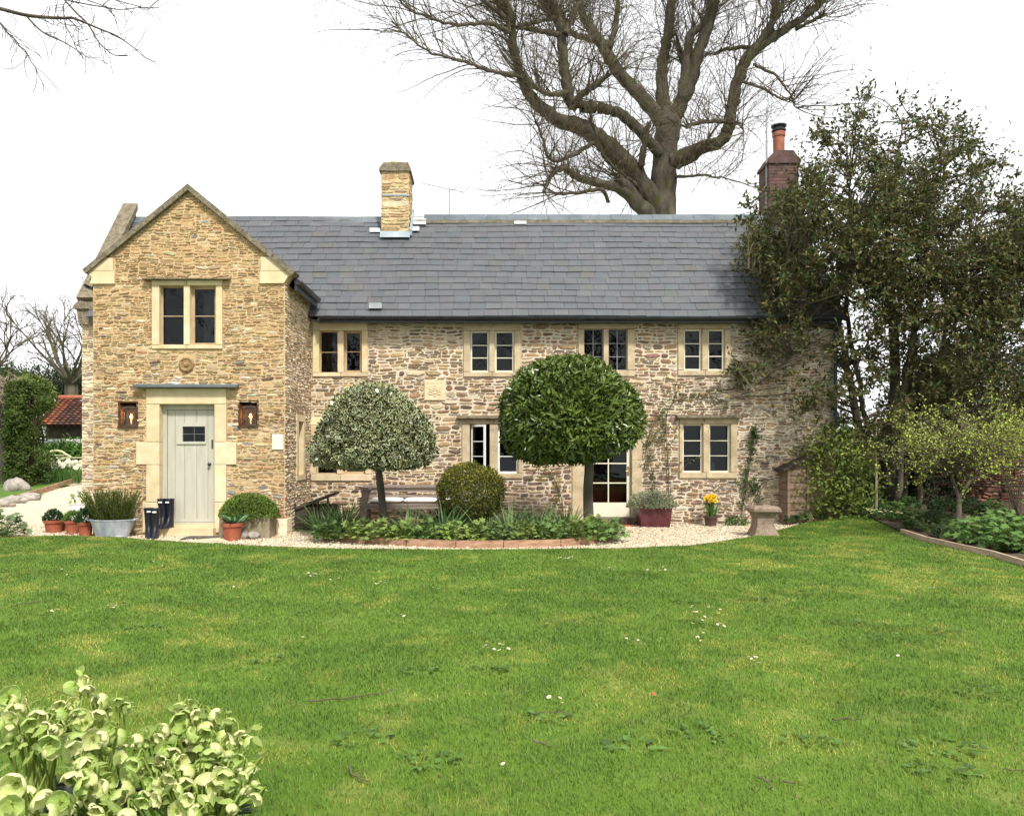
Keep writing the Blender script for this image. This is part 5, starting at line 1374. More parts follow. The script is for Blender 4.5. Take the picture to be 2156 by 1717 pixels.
# overhanging branches at the top left: a tree standing outside the frame
t = thing('bare_beech', (-6.6, 7.4, 0), 'thin bare branches hanging into the white sky at top left', 'tree')
q = lambda zx, zy, Y=7.0: W(zx/5.952, zy/5.952, Y)
tr = MB(); trunk_top = np.array([-6.5, 7.3, 7.5]); P, r = spline([(-6.6,7.4,0), (-6.55,7.4,3), trunk_top], [.28,.22,.12], 6); tr.tube(P, r, 10); tr.obj('trunk', M['bark'], t, smooth=True)
BR = [([(-900,-60),(-400,20),(0,110),(320,190),(610,220),(800,228),(920,230),(1100,300),(1290,380),(1460,450),(1650,580),(1810,720)], .016, .003, 7.0),
      ([(320,190),(460,340),(580,430),(800,530),(980,640),(1110,730)], .008, .003, 7.0),
      ([(-700,-100),(-300,60),(0,290),(80,395),(180,490),(250,585),(320,640),(390,775),(455,870)], .010, .003, 6.6),
      ([(300,-600),(600,-250),(810,0),(970,175),(1100,300),(1200,470),(1270,565),(1430,690),(1600,700)], .010, .003, 7.3),
      ([(700,-100),(840,0),(1010,40),(1330,95),(1500,120),(1780,95),(1980,98)], .006, .0025, 7.4), ([(1000,-60),(1090,0),(1340,90),(1400,130)], .005, .0025, 7.2), ([(1300,-60),(1440,0),(1700,70),(1870,110)], .005, .0025, 7.2),
      ([(830,30),(800,60),(800,200),(815,310),(860,400),(930,540),(960,570)], .004, .002, 7.2), ([(850,235),(930,310),(980,360),(1050,365)], .004, .002, 7.0), ([(700,235),(760,290),(820,310)], .004, .002, 7.0)]
lb = MB(); tw = MB()
for pts, ra, rb, Y in BR:
    P, r = spline([q(a, b, Y) for a, b in pts], np.linspace(ra, rb, len(pts))*1.25, 5); lb.tube(P, r, 6)
    T = unit(np.gradient(P, axis=0)); n = int(len(P)*.55); j = rng.integers(3, len(P), n)
    dd = unit(T[j]*.8+rdir(n)*.8); tw.tubes(curves(P[j], dd, U(.05, .32, n), 5, .1, .2), np.full((n, 5), .0028), 4)
for a in (q(-900,-60), q(-700,-100,6.6), q(300,-600,7.3)):
    P, r = spline([trunk_top-[0,0,.8], (trunk_top+a)/2+[0,0,.4], a], [.07,.035,.016], 6); lb.tube(P, r, 8)
lb.obj('limbs', M['bark'], t, smooth=True); tw.obj('twigs', M['twig'], t)

# evergreen oak at the right
def oak():
    Yo = 15.6; b = onG(1885, Yo)
    t = thing('evergreen_oak', b, 'tall many stemmed dark evergreen tree at the right of the house', 'tree')
    zp = lambda px, py, dy=0: np.array([X(px, Yo+dy), Yo+dy, Z(py, Yo+dy)])
    ST = [([(1852,1082),(1822,973),(1803,874),(1786,790),(1766,690),(1730,600),(1700,520)], [.13,.115,.10,.09,.085,.05,.02], 0, -.3),
          ([(1850,1082),(1838,990),(1822,880),(1800,760),(1782,640),(1800,500),(1790,380)], [.09,.08,.07,.06,.055,.04,.02], .2, .6),
          ([(1882,1080),(1873,945),(1884,832),(1882,717),(1872,600),(1870,500),(1885,380),(1900,260)], [.17,.14,.13,.12,.10,.07,.045,.015], .1, .3),
          ([(1892,1078),(1893,973),(1901,830),(1931,657),(1948,557),(1960,430),(1990,300)], [.10,.09,.085,.075,.06,.04,.015], -.1, -.6),
          ([(1900,1078),(1915,960),(1920,820),(1925,700),(1905,560),(1925,420)], [.08,.07,.06,.06,.04,.02], .3, 1.0),
          ([(1930,1085),(1945,950),(1967,838),(1998,660),(2027,589),(2060,450)], [.08,.07,.06,.055,.045,.015], .2, -.4),
          ([(1940,1085),(1975,960),(2030,800),(2075,650),(2110,520)], [.07,.06,.05,.04,.015], .4, .8),
          ([(1766,690),(1725,684),(1690,677),(1655,655)], [.07,.065,.05,.02], -.25, -.9), ([(1790,790),(1730,720),(1680,740),(1600,800),(1540,835)], [.05,.035,.02,.015,.008], -.3, -1.0),
          ([(1790,800),(1840,700),(1900,640),(1960,600)], [.035,.03,.025,.01], -.6, -1.0), ([(1872,620),(1820,600),(1750,570),(1660,545)], [.03,.025,.02,.01], -.6, -1.2),
          ([(1800,640),(1720,600),(1640,590),(1560,560)], [.035,.025,.018,.008], -.4, -1.0), ([(1930,650),(2000,560),(2080,520),(2160,500)], [.03,.025,.02,.01], -.6, -1.2)]
    tr = MB(); pool = []
    for pts, rad, d0, d1 in ST:
        n = len(pts); P, r = spline([zp(x, y, d0+(d1-d0)*j/(n-1)) for j, (x, y) in enumerate(pts)], rad, 7); P[1:-1] += rng.normal(size=(len(P)-2, 3))*.015
        tr.tube(P, r*.78, 9); pool.append(P[int(len(P)*.3):])
    tr.obj('trunk', M['bark'], t, smooth=True)
    pool = np.vstack(pool)
    # crown outline in the photo (left x, right x) by height
    ys = np.array([185,230,290,350,420,480,540,600,660,720,780,840,900,960])
    xl = np.array([1800,1760,1700,1610,1575,1565,1570,1590,1600,1590,1540,1560,1700,1740])
    xr = np.array([1960,2020,2070,2130,2190,2230,2250,2260,2260,2260,2260,2260,2250,2240])
    de = np.array([.035,.09,.24,.6,.95,1.2,1.25,1.2,1.05,.8,.65,.55,.40,.2])
    C = []; Wt = []
    while len(C) < 1320:
        y = U(185, 960); 
        if U(0, 1.25) > np.interp(y, ys, de): continue
        x = U(np.interp(y, ys, xl), np.interp(y, ys, xr))
        if fbm(x, y*1.3, .016, 77) < .40 + (.05 if y < 420 else 0): continue
        cx = (np.interp(y, ys, xl)+np.interp(y, ys, xr))/2; hw_ = (np.interp(y, ys, xr)-np.interp(y, ys, xl))/2
        if 700 < y < 960 and x < 1960 and U(0, 1) < .35: continue
        if x < 1700 and y < 520 and U(0, 1) < .18: continue
        dp = 2.0*math.sqrt(max(.05, 1-((x-cx)/hw_)**2))
        C.append(zp(x, y, U(-1, 1)*dp - .2))
    C = np.array(C); N = len(C)
    # each cluster hangs on a branch from the nearest lower stem point
    d2 = ((C[:, None, :]-pool[None])**2).sum(2) + np.where(pool[None, :, 2] > C[:, None, 2]-.15, 4.0, 0)
    nb = pool[d2.argmin(1)]
    mid = (nb+C)/2 + rng.normal(size=(N, 3))*.12 + np.array([0, 0, .1])
    bb = MB(); tt_ = np.linspace(0, 1, 6)[None, :, None]
    P = nb[:, None]*(1-tt_)**2 + 2*mid[:, None]*tt_*(1-tt_) + C[:, None]*tt_**2
    bb.tubes(P, (.014*np.linspace(1, .35, 6))[None]*U(.6, 1.5, (N, 1)), 4)
    m_ = 7; st = np.repeat(P[:, 4], m_, axis=0)*.5 + np.repeat(C, m_, axis=0)*.5; dirn = np.repeat(unit(C-nb), m_, axis=0)
    Tw = curves(st, unit(dirn*.5+rdir(N*m_)*.9+[0,0,.25]), U(.2, .62, N*m_), 6, rng.normal(size=N*m_)*.25+.1, .16)
    bb.tubes(Tw, (.0045*np.linspace(1, .5, 6))[None]*np.ones((N*m_, 1)), 3)
    # long bare whips out of the top
    n = 60; k = np.argsort(-C[:, 2])[:160]; k = rng.choice(k, n); Pw = curves(C[k], rdir(n)*.45+[0,0,1.1], U(.4, 1.1, n), 7, .1, .12); bb.tubes(Pw, (.004*np.linspace(1, .5, 7))[None]*np.ones((n, 1)), 3)
    bb.obj('branches', M['twig'], t)
    lv = MB(); per = 9; tot = N*m_*per
    idx = np.repeat(np.arange(N*m_), per); kk = rng.integers(1, 6, tot); pp = Tw[idx, kk]+rng.normal(size=(tot, 3))*.012; tn = unit(Tw[idx, kk]-Tw[idx, kk-1])
    o = rdir(tot); axd = unit(tn*.6+o*.9+[0,0,-.15]); nr = unit(rdir(tot)*.8+[0,-.2,.7]); s_ = U(.7, 1.3, tot)
    tint = np.array([(.075,.090,.025),(.100,.098,.028),(.055,.072,.026),(.125,.095,.035),(.19,.155,.06),(.05,.10,.035)])[rng.choice(6, tot, p=[.34,.22,.2,.1,.04,.1])]
    warm = sstep(250, 700, 1000-0*tot)*0
    lv.inst(LEAF, pp, axd, nr, np.stack([.082*s_, .035*s_, .07*s_], 1), tint*1.02*U(.6, 1.4, (tot, 1)))
    i2 = np.repeat(np.arange(n), 9); k2 = rng.integers(2, 7, len(i2)); lv.inst(LEAF, Pw[i2, k2], unit(rdir(len(i2))+[0,0,.4]), rdir(len(i2)), np.stack([np.full(len(i2), .06), np.full(len(i2), .026), np.full(len(i2), .06)], 1), (.05,.055,.025))
    lv.obj('crown', M['leaf'], t)
oak()

# ============================================================ TOPIARY
def standard(name, label, px, Y, base_py, trunk_pts, r0, outline, depth_k, n, T, L, wd, ca, cb, mat, jag=.06, tang=.4, layers=((.55, .95, 1.0), (.3, .78, .95), (.15, .5, .78))):
    """clipped ball on a trunk; outline = list of (py, x-left, x-right) read from the photo"""
    o = np.array(outline, float); b = onG(px, Y); t = thing(name, b, label, 'tree')
    P, r = spline([np.array([X(a, Y), Y+dy, max(Z(c, Y), 0) if k else 0]) for k, (a, c, dy) in enumerate(trunk_pts)], np.linspace(r0, r0*.78, len(trunk_pts)), 6)
    mb = MB(); mb.tube(P, r, 12); mb.obj('trunk', M['bark'], t, smooth=True)
    zz = np.array([Z(v, Y) for v in o[:, 0]]); xc = np.array([X((a+c)/2, Y) for _, a, c in o]); rr = np.array([max(.12, (c-a)/2/F*Y-L*.36) for _, a, c in o])
    s_ = zz.argsort(); zz, xc, rr = zz[s_], xc[s_], rr[s_]
    # surface sampling of the body of revolution, by area
    zs = np.linspace(zz[0], zz[-1], 90); rs = np.interp(zs, zz, rr); drdz = np.gradient(rs, zs); area = rs*np.sqrt(1+np.clip(drdz, -12, 12)**2)+.02
    cdf = np.cumsum(area)/area.sum()
    def samp(n, shr):
        z = np.interp(U(0, 1, n), cdf, zs)
        a = U(0, 2*np.pi, n); R_ = np.interp(z, zz, rr)
        bump = 1 + .16*(fbm(np.cos(a)*R_*1.0+z*.7, np.sin(a)*R_+z*1.2, 2.2, 13)-.5) + jag*(np.sin(3*a+z*4)*.5+np.sin(7*a-z*9)*.35+np.sin(13*a+z*17)*.3) 
        R_ = R_*bump*shr
        dz = np.interp(z, zs, drdz)
        cz_ = zz.mean()
        p = np.stack([np.interp(z, zz, xc)+R_*np.cos(a), Y+R_*np.sin(a)*depth_k, cz_+(z-cz_)*shr], 1)
        nn = unit(np.stack([np.cos(a), np.sin(a), -np.clip(dz, -6, 6)], 1))
        return p, nn
    mb = MB()
    for fr_, sh0, sh1 in layers:
        m_ = int(n*fr_); p, nn = samp(m_, U(sh0, sh1, m_)); rd = rdir(m_)
        axd = unit(nn*(1-tang)+rd*.75+np.array([0, 0, .18])); nr = unit(nn*.7+rdir(m_)*.5+[0,-.1,.45])
        s2 = U(.7, 1.2, m_); col = np.array(ca)*U(.6, 1.35, (m_, 1))*U(.93, 1.07, (m_, 3)); c2 = np.array(cb)*U(.8, 1.15, (m_, 1))
        mb.inst(T, p-axd*L*.4, axd, nr, np.stack([L*s2, wd*s2, L*s2], 1), col, c2)
    mb.obj('crown', mat, t)
    k = 120; p, nn = samp(k, U(.7, .95, k)); top = P[-1]; st = np.tile(top, (k, 1)); mid = st*.5+p*.5+[0,0,-.06]; mb = MB(); mb.tubes(np.stack([st, mid, p], 1), np.tile([.022,.012,.005], (k, 1)), 5); mb.obj('branches', M['bark'], t)
    return t
standard('variegated_holly', 'clipped variegated holly standard with a domed cream edged crown', 808, 12.75, 1100,
         [(810,1130,0),(808,1090,0),(803,1040,0),(797,985,0),(795,930,0)], .069,
         [(807,765,802),(813,748,826),(822,730,842),(836,710,856),(855,694,872),(879,679,893),(903,667,905),(928,657,913),(952,652,916),(968,653,914),(978,668,900),(984,720,865)], .95, 15000, HOLLY, .078, .052, (.026,.056,.026), (.46,.46,.25), M['gloss_leaf'], .10, .3, ((.36, .93, 1.02), (.36, .80, .93), (.28, .5, .80)))
standard('bay_laurel', 'clipped bay laurel standard with a broad dark mushroom crown', 1240, 12.85, 1095,
         [(1240,1128,0),(1239,1080,0),(1238,1030,0),(1240,985,0),(1236,930,0)], .093,
         [(751,1190,1222),(757,1150,1255),(765,1122,1276),(778,1100,1294),(795,1080,1312),(821,1061,1333),(848,1052,1346),(875,1047,1354),(900,1046,1355),(922,1049,1349),(938,1056,1334),(952,1070,1308),(964,1090,1275),(974,1125,1240)], .92, 13000, LEAF, .145, .046, (.098,.145,.026), (.14,.19,.035), M['gloss_leaf'], .045, .22)

# round clipped box
t = thing('box_ball', onG(991, 12.75), 'rounded clipped box bush standing before the bench end', 'bush')
c = np.array([X(991,12.75), 12.75, Z(1036,12.75)]); mb = MB()
n = 17000; d = rdir(n); rr = U(.6, 1.0, n)**.4*(1+.34*(fbm(d[:, 0]*3+d[:, 1]*2, d[:, 2]*3+d[:, 1], 1.5, 5)-.5)); d[:, 2] = np.where(d[:, 2] < 0, d[:, 2]*1.15, d[:, 2]); pp = c+np.sign(d)*np.abs(d)**np.array([.9,.9,.95])*np.array([.56,.54,.47])*rr[:, None]; pp[:, 2] = np.maximum(pp[:, 2], .07)
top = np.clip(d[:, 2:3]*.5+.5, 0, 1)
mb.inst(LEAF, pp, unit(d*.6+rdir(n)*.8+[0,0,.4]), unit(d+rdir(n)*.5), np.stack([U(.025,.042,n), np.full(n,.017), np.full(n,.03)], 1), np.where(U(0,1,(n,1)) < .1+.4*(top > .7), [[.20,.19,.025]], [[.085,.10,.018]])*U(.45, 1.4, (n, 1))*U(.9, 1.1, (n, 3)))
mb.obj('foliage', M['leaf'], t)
mb = MB(); k = 70; en = c+rdir(k)*[.47,.45,.38]; b0 = onG(991,12.75); st = np.tile(b0, (k, 1)); mb.tubes(np.stack([st, st*.4+en*.6, en], 1), np.tile([.012,.008,.004], (k, 1)), 4); mb.obj('branches', M['twig'], t)

# ============================================================ HALF MOON BED
ed = [(668,1118),(683,1137),(760,1143),(857,1149),(960,1152.5),(1060,1152.5),(1180,1150),(1245,1144.5),(1285,1138),(1300,1120)]
ew = [G(*p)[:2] for p in ed]
for i, (a, b) in enumerate(zip(ew[:-1], ew[1:])):
    mb = MB(); a3 = np.array([a[0], a[1], .052]); b3 = np.array([b[0], b[1], .052]); d = unit(b3-a3); mb.bar(a3+d*.004, b3-d*.004, .035, .115)
    tag(mb.obj('edging_board', M['plank'], off=a3), 'reddish timber board edging the half moon flower bed', 'board', 'boards edging the half moon bed')
mb = MB(); hull = [(p[0], p[1]+.02, .055) for p in ew]+[(X(1290,13.3), 13.5, .055), (X(690,13.3), 13.5, .055)]
mb.poly(hull, [tuple(range(len(hull)))]); tag(mb.obj('bed_soil', M['soil']), kind='structure')

def clump(name, p, label, cat, group, kind, s_=1.0, col=None):
    t = thing(name, p, label, cat, group); mb = MB()
    if kind == 'geranium':
        n = int(95*s_); d = rdir(n); d[:, 2] = np.abs(d[:, 2]); tops = p+d*np.array([.25,.23,.27])*s_*U(.55, 1.08, (n, 1))+[0,0,.04]
        nr = unit(d*.7+rdir(n)*.35+[0,-.25,.7]); axd = unit(d*[1,1,.1]+rdir(n)*.4)
        mb.inst(LOBED, tops, axd, nr, U(.07, .125, n)*s_**.3, np.array(col or (.105,.18,.05))*[1.4,1.15,1.05]*U(.55, 1.5, (n, 1)), np.array(col or (.105,.18,.05))*[1.8,1.5,1.5])
        mb.obj('leaves', M['leaf'], t); m2 = MB(); stems(m2, p, tops, .0028, (1,1,1)); m2.obj('stems', M['stem'], t)
    elif kind == 'straps':
        straps(mb, p, int(80*s_), .72*s_, .03, np.array(col or (.09,.15,.06))*[1.6,1.45,1.5], .45, .9, .1); mb.obj('leaves', M['leaf'], t)
    elif kind == 'mound':
        leafy(mb, p, int(900*s_), .30*s_, .27*s_, .28*s_, .05, .022, col or (.08,.12,.05), up=.5, jit=.5); mb.obj('leaves', M['leaf'], t)
        m2 = MB(); n = 40; d = rdir(n); d[:, 2] = np.abs(d[:, 2]); stems(m2, p, p+d*[.26*s_,.22*s_,.24*s_], .003, (.6,.6,.4)); m2.obj('stems', M['stem'], t)
    elif kind == 'hellebore':
        n = 70; d = rdir(n); d[:, 2] = np.abs(d[:, 2]); tops = p+d*[.2,.2,.28]+[0,0,.08]
        mb.inst(LOBED, tops, unit(d*[1,1,.2]+rdir(n)*.3), unit(d+[0,-.3,.8]), U(.08,.12,n), np.array([.05,.07,.03])*U(.7, 1.3, (n, 1))); mb.obj('leaves', M['leaf'], t)
        m2 = MB(); m_ = 22; tp = p+np.stack([U(-.2,.2,m_), U(-.15,.15,m_), U(.28,.44,m_)], 1); m2.inst(LOBED, tp, unit(rdir(m_)+[0,-.3,-.2]), unit(rdir(m_)*.6+[0,-.8,.2]), U(.045,.065,m_), np.array([.20,.07,.10])*U(.7, 1.3, (m_, 1))); m2.obj('flowers', M['petal'], t)
        m3 = MB(); stems(m3, p, np.vstack([tops, tp]), .003, (.8,.7,.6)); m3.obj('stems', M['stem'], t)
    return t
def bedpos(px, Y): q_ = onG(px, Y); q_[2] += .05; return q_
gg = 'leafy clumps in the half moon bed'
BED = [('straps',680,12.55,.95,(.075,.14,.05)),('straps',722,12.75,1.05,(.085,.155,.055)),('straps',705,12.35,.7,(.07,.14,.05)),('mound',752,12.5,.6,(.07,.12,.04)),('geranium',690,12.25,.9,(.06,.12,.045)),
       ('geranium',745,12.15,.9,None),('geranium',800,12.05,1.0,None),('geranium',852,12.0,1.0,(.10,.19,.045)),('geranium',905,11.95,1.05,(.085,.17,.06)),('mound',872,12.3,.6,(.10,.17,.03)),('geranium',955,11.92,1.0,(.11,.20,.045)),
       ('geranium',1005,11.9,1.0,None),('geranium',1055,11.92,1.0,(.09,.17,.07)),('geranium',1105,11.95,1.0,None),('geranium',1160,11.98,1.1,(.075,.15,.05)),('geranium',1215,12.05,1.1,None),('geranium',1262,12.15,1.15,(.07,.145,.045)),('geranium',1290,12.4,1.0,(.07,.145,.05)),
       ('straps',940,12.4,1.0,(.11,.20,.09)),('straps',1080,12.4,.95,None),('straps',1128,12.55,.9,(.12,.21,.08)),('straps',1190,12.5,.9,None),('straps',862,12.6,.8,None),('straps',1025,12.25,.75,None),
       ('geranium',770,12.5,.9,(.06,.11,.04)),('geranium',1050,12.4,.9,None),('geranium',1150,12.4,1.0,None),('geranium',1205,12.5,1.05,(.08,.16,.05)),('geranium',1265,12.65,1.1,None),('geranium',900,12.4,.9,None),
       ('hellebore',905,12.85,1,None),('hellebore',930,12.65,1,None),('mound',1105,13.05,1.25,(.13,.16,.10)),('mound',1070,12.95,.9,(.12,.14,.09)),('mound',1165,12.95,1.0,(.09,.15,.06)),('mound',830,12.7,.6,None)]
bd = {'straps': ('strap_leaf_clump','arching strap leaved bulb clump in the half moon bed'), 'geranium': ('geranium_clump','lobed green geranium clump in the half moon bed'), 'mound': ('leafy_mound','small leaved rounded mound in the half moon bed'), 'hellebore': ('purple_hellebore','dusky purple hellebore flowering between holly and box')}
for k_, px, Y, s_, col in BED: clump(bd[k_][0], bedpos(px, Y), bd[k_][1], 'plant', {'straps':'strap leaved clumps in the bed','geranium':'geraniums in the half moon bed','mound':'low mounds in the half moon bed','hellebore':'purple hellebores in the bed'}[k_], k_, s_, col)

# climbers on the house wall
def climber(pts, label, n, spread, L=.05, ca=(.07,.12,.03), Y=YM-.05):
    b = np.array([X(pts[0][0], Y), Y, 0]); t = thing('wall_climber', b, label, 'climber')
    st = MB(); lv = MB(); P, r = spline([np.array([X(a, Y), Y-.01*(i % 2), max(Z(c, Y), 0)]) for i, (a, c) in enumerate(pts)], np.linspace(.012, .004, len(pts)), 6); st.tube(P, r, 5)
    m_ = max(10, n//9); j = rng.integers(2, len(P), m_); d = rdir(m_)*[1,.12,1]; Q = curves(P[j], d, U(.15, .55, m_)*spread, 6, -.1, .2); Q[:, :, 1] = np.clip(Q[:, :, 1], Y-.10, Y+.01)
    st.tubes(Q, np.full((m_, 6), .0035), 3); i = rng.integers(0, m_, n); k = rng.integers(1, 6, n); pp = Q[i, k]+rng.normal(size=(n, 3))*[.02,.015,.02]; pp[:, 1] = np.minimum(pp[:, 1], Y-.005)
    lv.inst(LEAF, pp, unit(rdir(n)+[0,-.3,-.2]), unit(rdir(n)*.5+[0,-1,.3]), np.stack([U(.6,1.2,n)*L, U(.6,1.2,n)*L*.55, np.full(n, L)], 1), np.array(ca)*U(.6, 1.5, (n, 1)))
    st.obj('stems', M['twig'], t); lv.obj('leaves', M['leaf'], t)
climber([(1405,1100),(1408,1000),(1402,900),(1415,850),(1470,832),(1530,845)], 'sparse twiggy rose trained up between glazed door and right window', 420, 1.3, .045, (.10,.11,.035))
climber([(1560,1090),(1575,1000),(1583,940),(1590,905)], 'narrow green ivy streak on the pale wall right of the window', 330, .35, .05, (.06,.10,.025))
climber([(1585,1095),(1600,1030),(1570,1010)], 'low ivy patch on the wall behind the pedestal', 200, .6, .05, (.05,.09,.025))
climber([(1188,1100),(1180,1040),(1160,1000),(1130,985)], 'thin leafing rose stems between box bush and glazed door', 160, 1.3, .04, (.15,.18,.05))
climber([(1360,1095),(1375,1010),(1362,940),(1380,880)], 'thin ivy stems beside the right jamb of the glazed door', 200, .7, .045, (.07,.12,.03))

# ============================================================ RIGHT BORDER
def bush(name, c, r, n, L, wd, ca, label, cat='bush', T=LEAF, mat=None, group=None, cb=None, base=None, dense=.35):
    b = base if base is not None else np.array([c[0], c[1], float(hgt(c[0], c[1]))+.05])
    t = thing(name, b, label, cat, group); mb = MB(); r = np.array(r); k = max(20, n//70)
    cl = c+rdir(k)*r*U(.45, 1.0, (k, 1))**.5; i = rng.integers(0, k, n); sp = r.mean()*dense
    pp = cl[i]+rng.normal(size=(n, 3))*sp*.5; dd = unit(pp-c)
    mb.inst(T, pp, unit(dd*.5+rdir(n)*.8+[0,0,.15]), unit(dd*.6+rdir(n)*.5+[0,-.1,.4]), np.stack([U(.7,1.25,n)*L, U(.7,1.25,n)*wd, np.full(n, L)], 1), np.array(ca)*U(.55, 1.4, (n, 1))*U(.92, 1.08, (n, 3)), cb)
    mb.obj('foliage', mat or M['leaf'], t)
    m2 = MB(); st = np.tile(b, (k, 1))+rng.normal(size=(k, 3))*[.06,.06,0]; m2.tubes(np.stack([st, st*.45+cl*.55+rng.normal(size=(k, 3))*.05, cl], 1), np.tile([.016,.010,.004], (k, 1))*min(1.5, r.mean()), 4); m2.obj('branches', M['twig'], t)
    return t
bush('laurel_bush', np.array([X(1768,14.8), 14.9, Z(1000,14.8)]), (.60,.4,.88), 4400, .075, .04, (.15,.20,.04), 'yellowish green laurel bush growing over the clapboard store', dense=.62)
bush('laurel_bush', np.array([X(1820,15.0), 15.6, Z(1040,15.3)]), (.55,.45,.55), 3400, .08, .04, (.06,.10,.028), 'dark laurel bush between the store and the oak stems')
bush('ivy_mass', np.array([X(1950,16.2), 16.2, Z(1010,16.2)]), (.7,.4,.9), 5200, .07, .04, (.028,.045,.02), 'dark ivy thicket behind the oak stems against the wall')
bush('dark_evergreen', np.array([X(2090,17.6), 18.2, Z(820,17.6)]), (1.7,.9,1.4), 11000, .10, .045, (.032,.045,.02), 'dark evergreen bush beyond the garden wall at the right')
bush('dark_evergreen', np.array([X(1990,18.5), 19.2, Z(860,18.5)]), (1.1,.7,1.0), 5500, .10, .045, (.03,.042,.02), 'smaller dark evergreen bush behind the oak stems')
# garden wall of red stone
t = thing('garden_wall', (10.5, 17.0, .2), 'low dry stone garden wall of dark red stone behind the border', 'wall')
mb = MB(); ww = [(4,(.30,.13,.09)),(3,(.22,.11,.085)),(2,(.36,.20,.15)),(1.5,(.17,.14,.12)),(1,(.42,.30,.23))]
fgw = lambda u, v, d: (u, 16.9-d+0*u, v+0*u) if not np.isscalar(u) else (u, 16.9-d, v)
zt = Z(962, 16.9)
rubble(mb, 8.6, 14.5, .15, zt, [], lambda u, v, g: wpick(g, ww), fgw, courses=(.10,.16), thin=(.04,.08), lens=(.12,.34), gap=.02, depth=(.015,.055), rs=51)
mb.box((8.6, 16.9, .1), (14.5, 17.3, zt), mi=1)
mb.obj('stonework', [M['stone'], pmat('dark_joint', (.035,.025,.02), (.07,.05,.04), 6, .95)], t)
mb = MB(); g = random.Random(3); x = 8.6
while x < 14.4:
    w_ = g.uniform(.25, .5); mb.box((x+.004, 16.84, zt+.002), (min(x+w_, 14.5)-.004, 17.36, zt+g.uniform(.05, .08)), (g.uniform(.8,1.2),)*3); x += w_
mb.obj('coping', M['pedestal'], t)
# edging boards of the border
eb = [G(1898,1127), G(1948,1144), G(2030,1163.5), G(2087,1176), G(2156,1198), G(2330,1252), G(2500,1320), G(2800,1500)]
for a, b in zip(eb[:-1], eb[1:]):
    mb = MB(); d = unit(b-a); mb.bar(a+d*.005+[0,0,.05], b-d*.005+[0,0,.05], .045, .13)
    tag(mb.obj('edging_board', M['pale_plank'], off=a), 'weathered timber board edging the right hand border', 'board', 'boards edging the right border')
# yellow green shrub with forked trunk
b = onG(2020, 12.5); b[2] += .06
t = thing('spring_shrub', b, 'small forked shrub with fresh yellow green leaves in the right border', 'shrub')
zp = lambda px, py, dy=0: np.array([X(px, 12.5+dy), 12.5+dy, Z(py, 12.5+dy)])
tr = MB()
for pts, rad in (([(2016,1118),(2019,1080),(2019,1045)], [.05,.042,.036]), ([(2019,1048),(2003,1000),(1985,960),(1960,930),(1930,905)], [.032,.026,.02,.013,.006]), ([(2019,1048),(2040,1015),(2062,990),(2100,950),(2140,915)], [.03,.026,.022,.014,.006]), ([(2003,1000),(2010,950),(2030,900),(2040,870)], [.02,.016,.01,.005]), ([(2055,1000),(2050,950),(2075,900),(2085,875)], [.018,.014,.01,.005])):
    n = len(pts); P, r = spline([zp(a_, c_, (i/(n-1))*U(-.35,.35)) for i, (a_, c_) in enumerate(pts)], rad, 6); tr.tube(P, r, 7)
tr.obj('trunk', M['bark'], t, smooth=True)
n = 260; cl = np.array([zp(x, y, U(-.8, .8)) for x, y in zip(2025+rng.normal(size=n)*78, 935+rng.normal(size=n)*38)]); nb = np.array([zp(*[(2003,1000),(2050,990),(2010,950),(2060,950),(1985,960),(2100,955)][i]) for i in rng.integers(0, 6, n)])
tw = MB(); mid = (cl+nb)/2+rng.normal(size=(n, 3))*.08; tt_ = np.linspace(0, 1, 6)[None, :, None]; P = nb[:, None]*(1-tt_)**2+2*mid[:, None]*tt_*(1-tt_)+cl[:, None]*tt_**2; tw.tubes(P, np.tile(.006*np.linspace(1, .4, 6), (n, 1)), 4)
Q = curves(np.repeat(cl, 5, 0), rdir(n*5)+[0,0,.3], U(.1, .35, n*5), 5, .1, .2); tw.tubes(Q, np.full((n*5, 5), .0026), 3); tw.obj('branches', M['twig'], t)
m_ = 4600; i = rng.integers(0, n*5, m_); k = rng.integers(1, 5, m_); lv = MB(); lv.inst(LEAF, Q[i, k]+rng.normal(size=(m_, 3))*.012, unit(rdir(m_)+[0,0,.4]), unit(rdir(m_)*.6+[0,-.2,.6]), np.stack([U(.026,.05,m_), U(.013,.023,m_), np.full(m_,.04)], 1), np.array([.40,.50,.09])*U(.55, 1.3, (m_, 1))); lv.obj('foliage', M['leaf'], t)
# second looser shrub at the frame edge
bush('spring_shrub', np.array([X(2150,13.5), 13.6, Z(925,13.5)]), (.65,.6,.45), 1900, .045, .022, (.36,.42,.07), 'loose yellow green shrub cut by the right edge of the photo', 'shrub', dense=.6)
bush('border_shrub', np.array([12.2, 14.4, .95]), (.9,.7,.75), 4200, .06, .028, (.085,.13,.03), 'rounded green shrub in the border beyond the right edge', 'shrub', dense=.6)
bush('border_shrub', np.array([12.9, 12.6, .8]), (.8,.7,.6), 3600, .06, .028, (.11,.15,.035), 'paler green shrub in the border beyond the right edge', 'shrub', dense=.6)
# sapling
b = onG(1845, 14.6); t = thing('sapling', b, 'slim pale sapling staked in front of the oak stems', 'sapling')
mb = MB(); P, r = spline([b, [b[0], 14.6, Z(1000,14.6)], [X(1844,14.6), 14.6, Z(930,14.6)], [X(1846,14.6), 14.6, Z(860,14.6)]], [.026,.02,.016,.006], 6); mb.tube(P, r, 7); mb.obj('trunk', pmat('pale_sapling_bark', (.26,.21,.15), (.38,.32,.24), 9, .9), t)
mb = MB(); n = 16; j = rng.integers(6, len(P), n); mb.tubes(curves(P[j], rdir(n)*[1,1,.4]+[0,0,.8], U(.2, .6, n), 6, 0, .12), np.full((n, 6), .004), 4); mb.obj('branches', M['twig'], t)
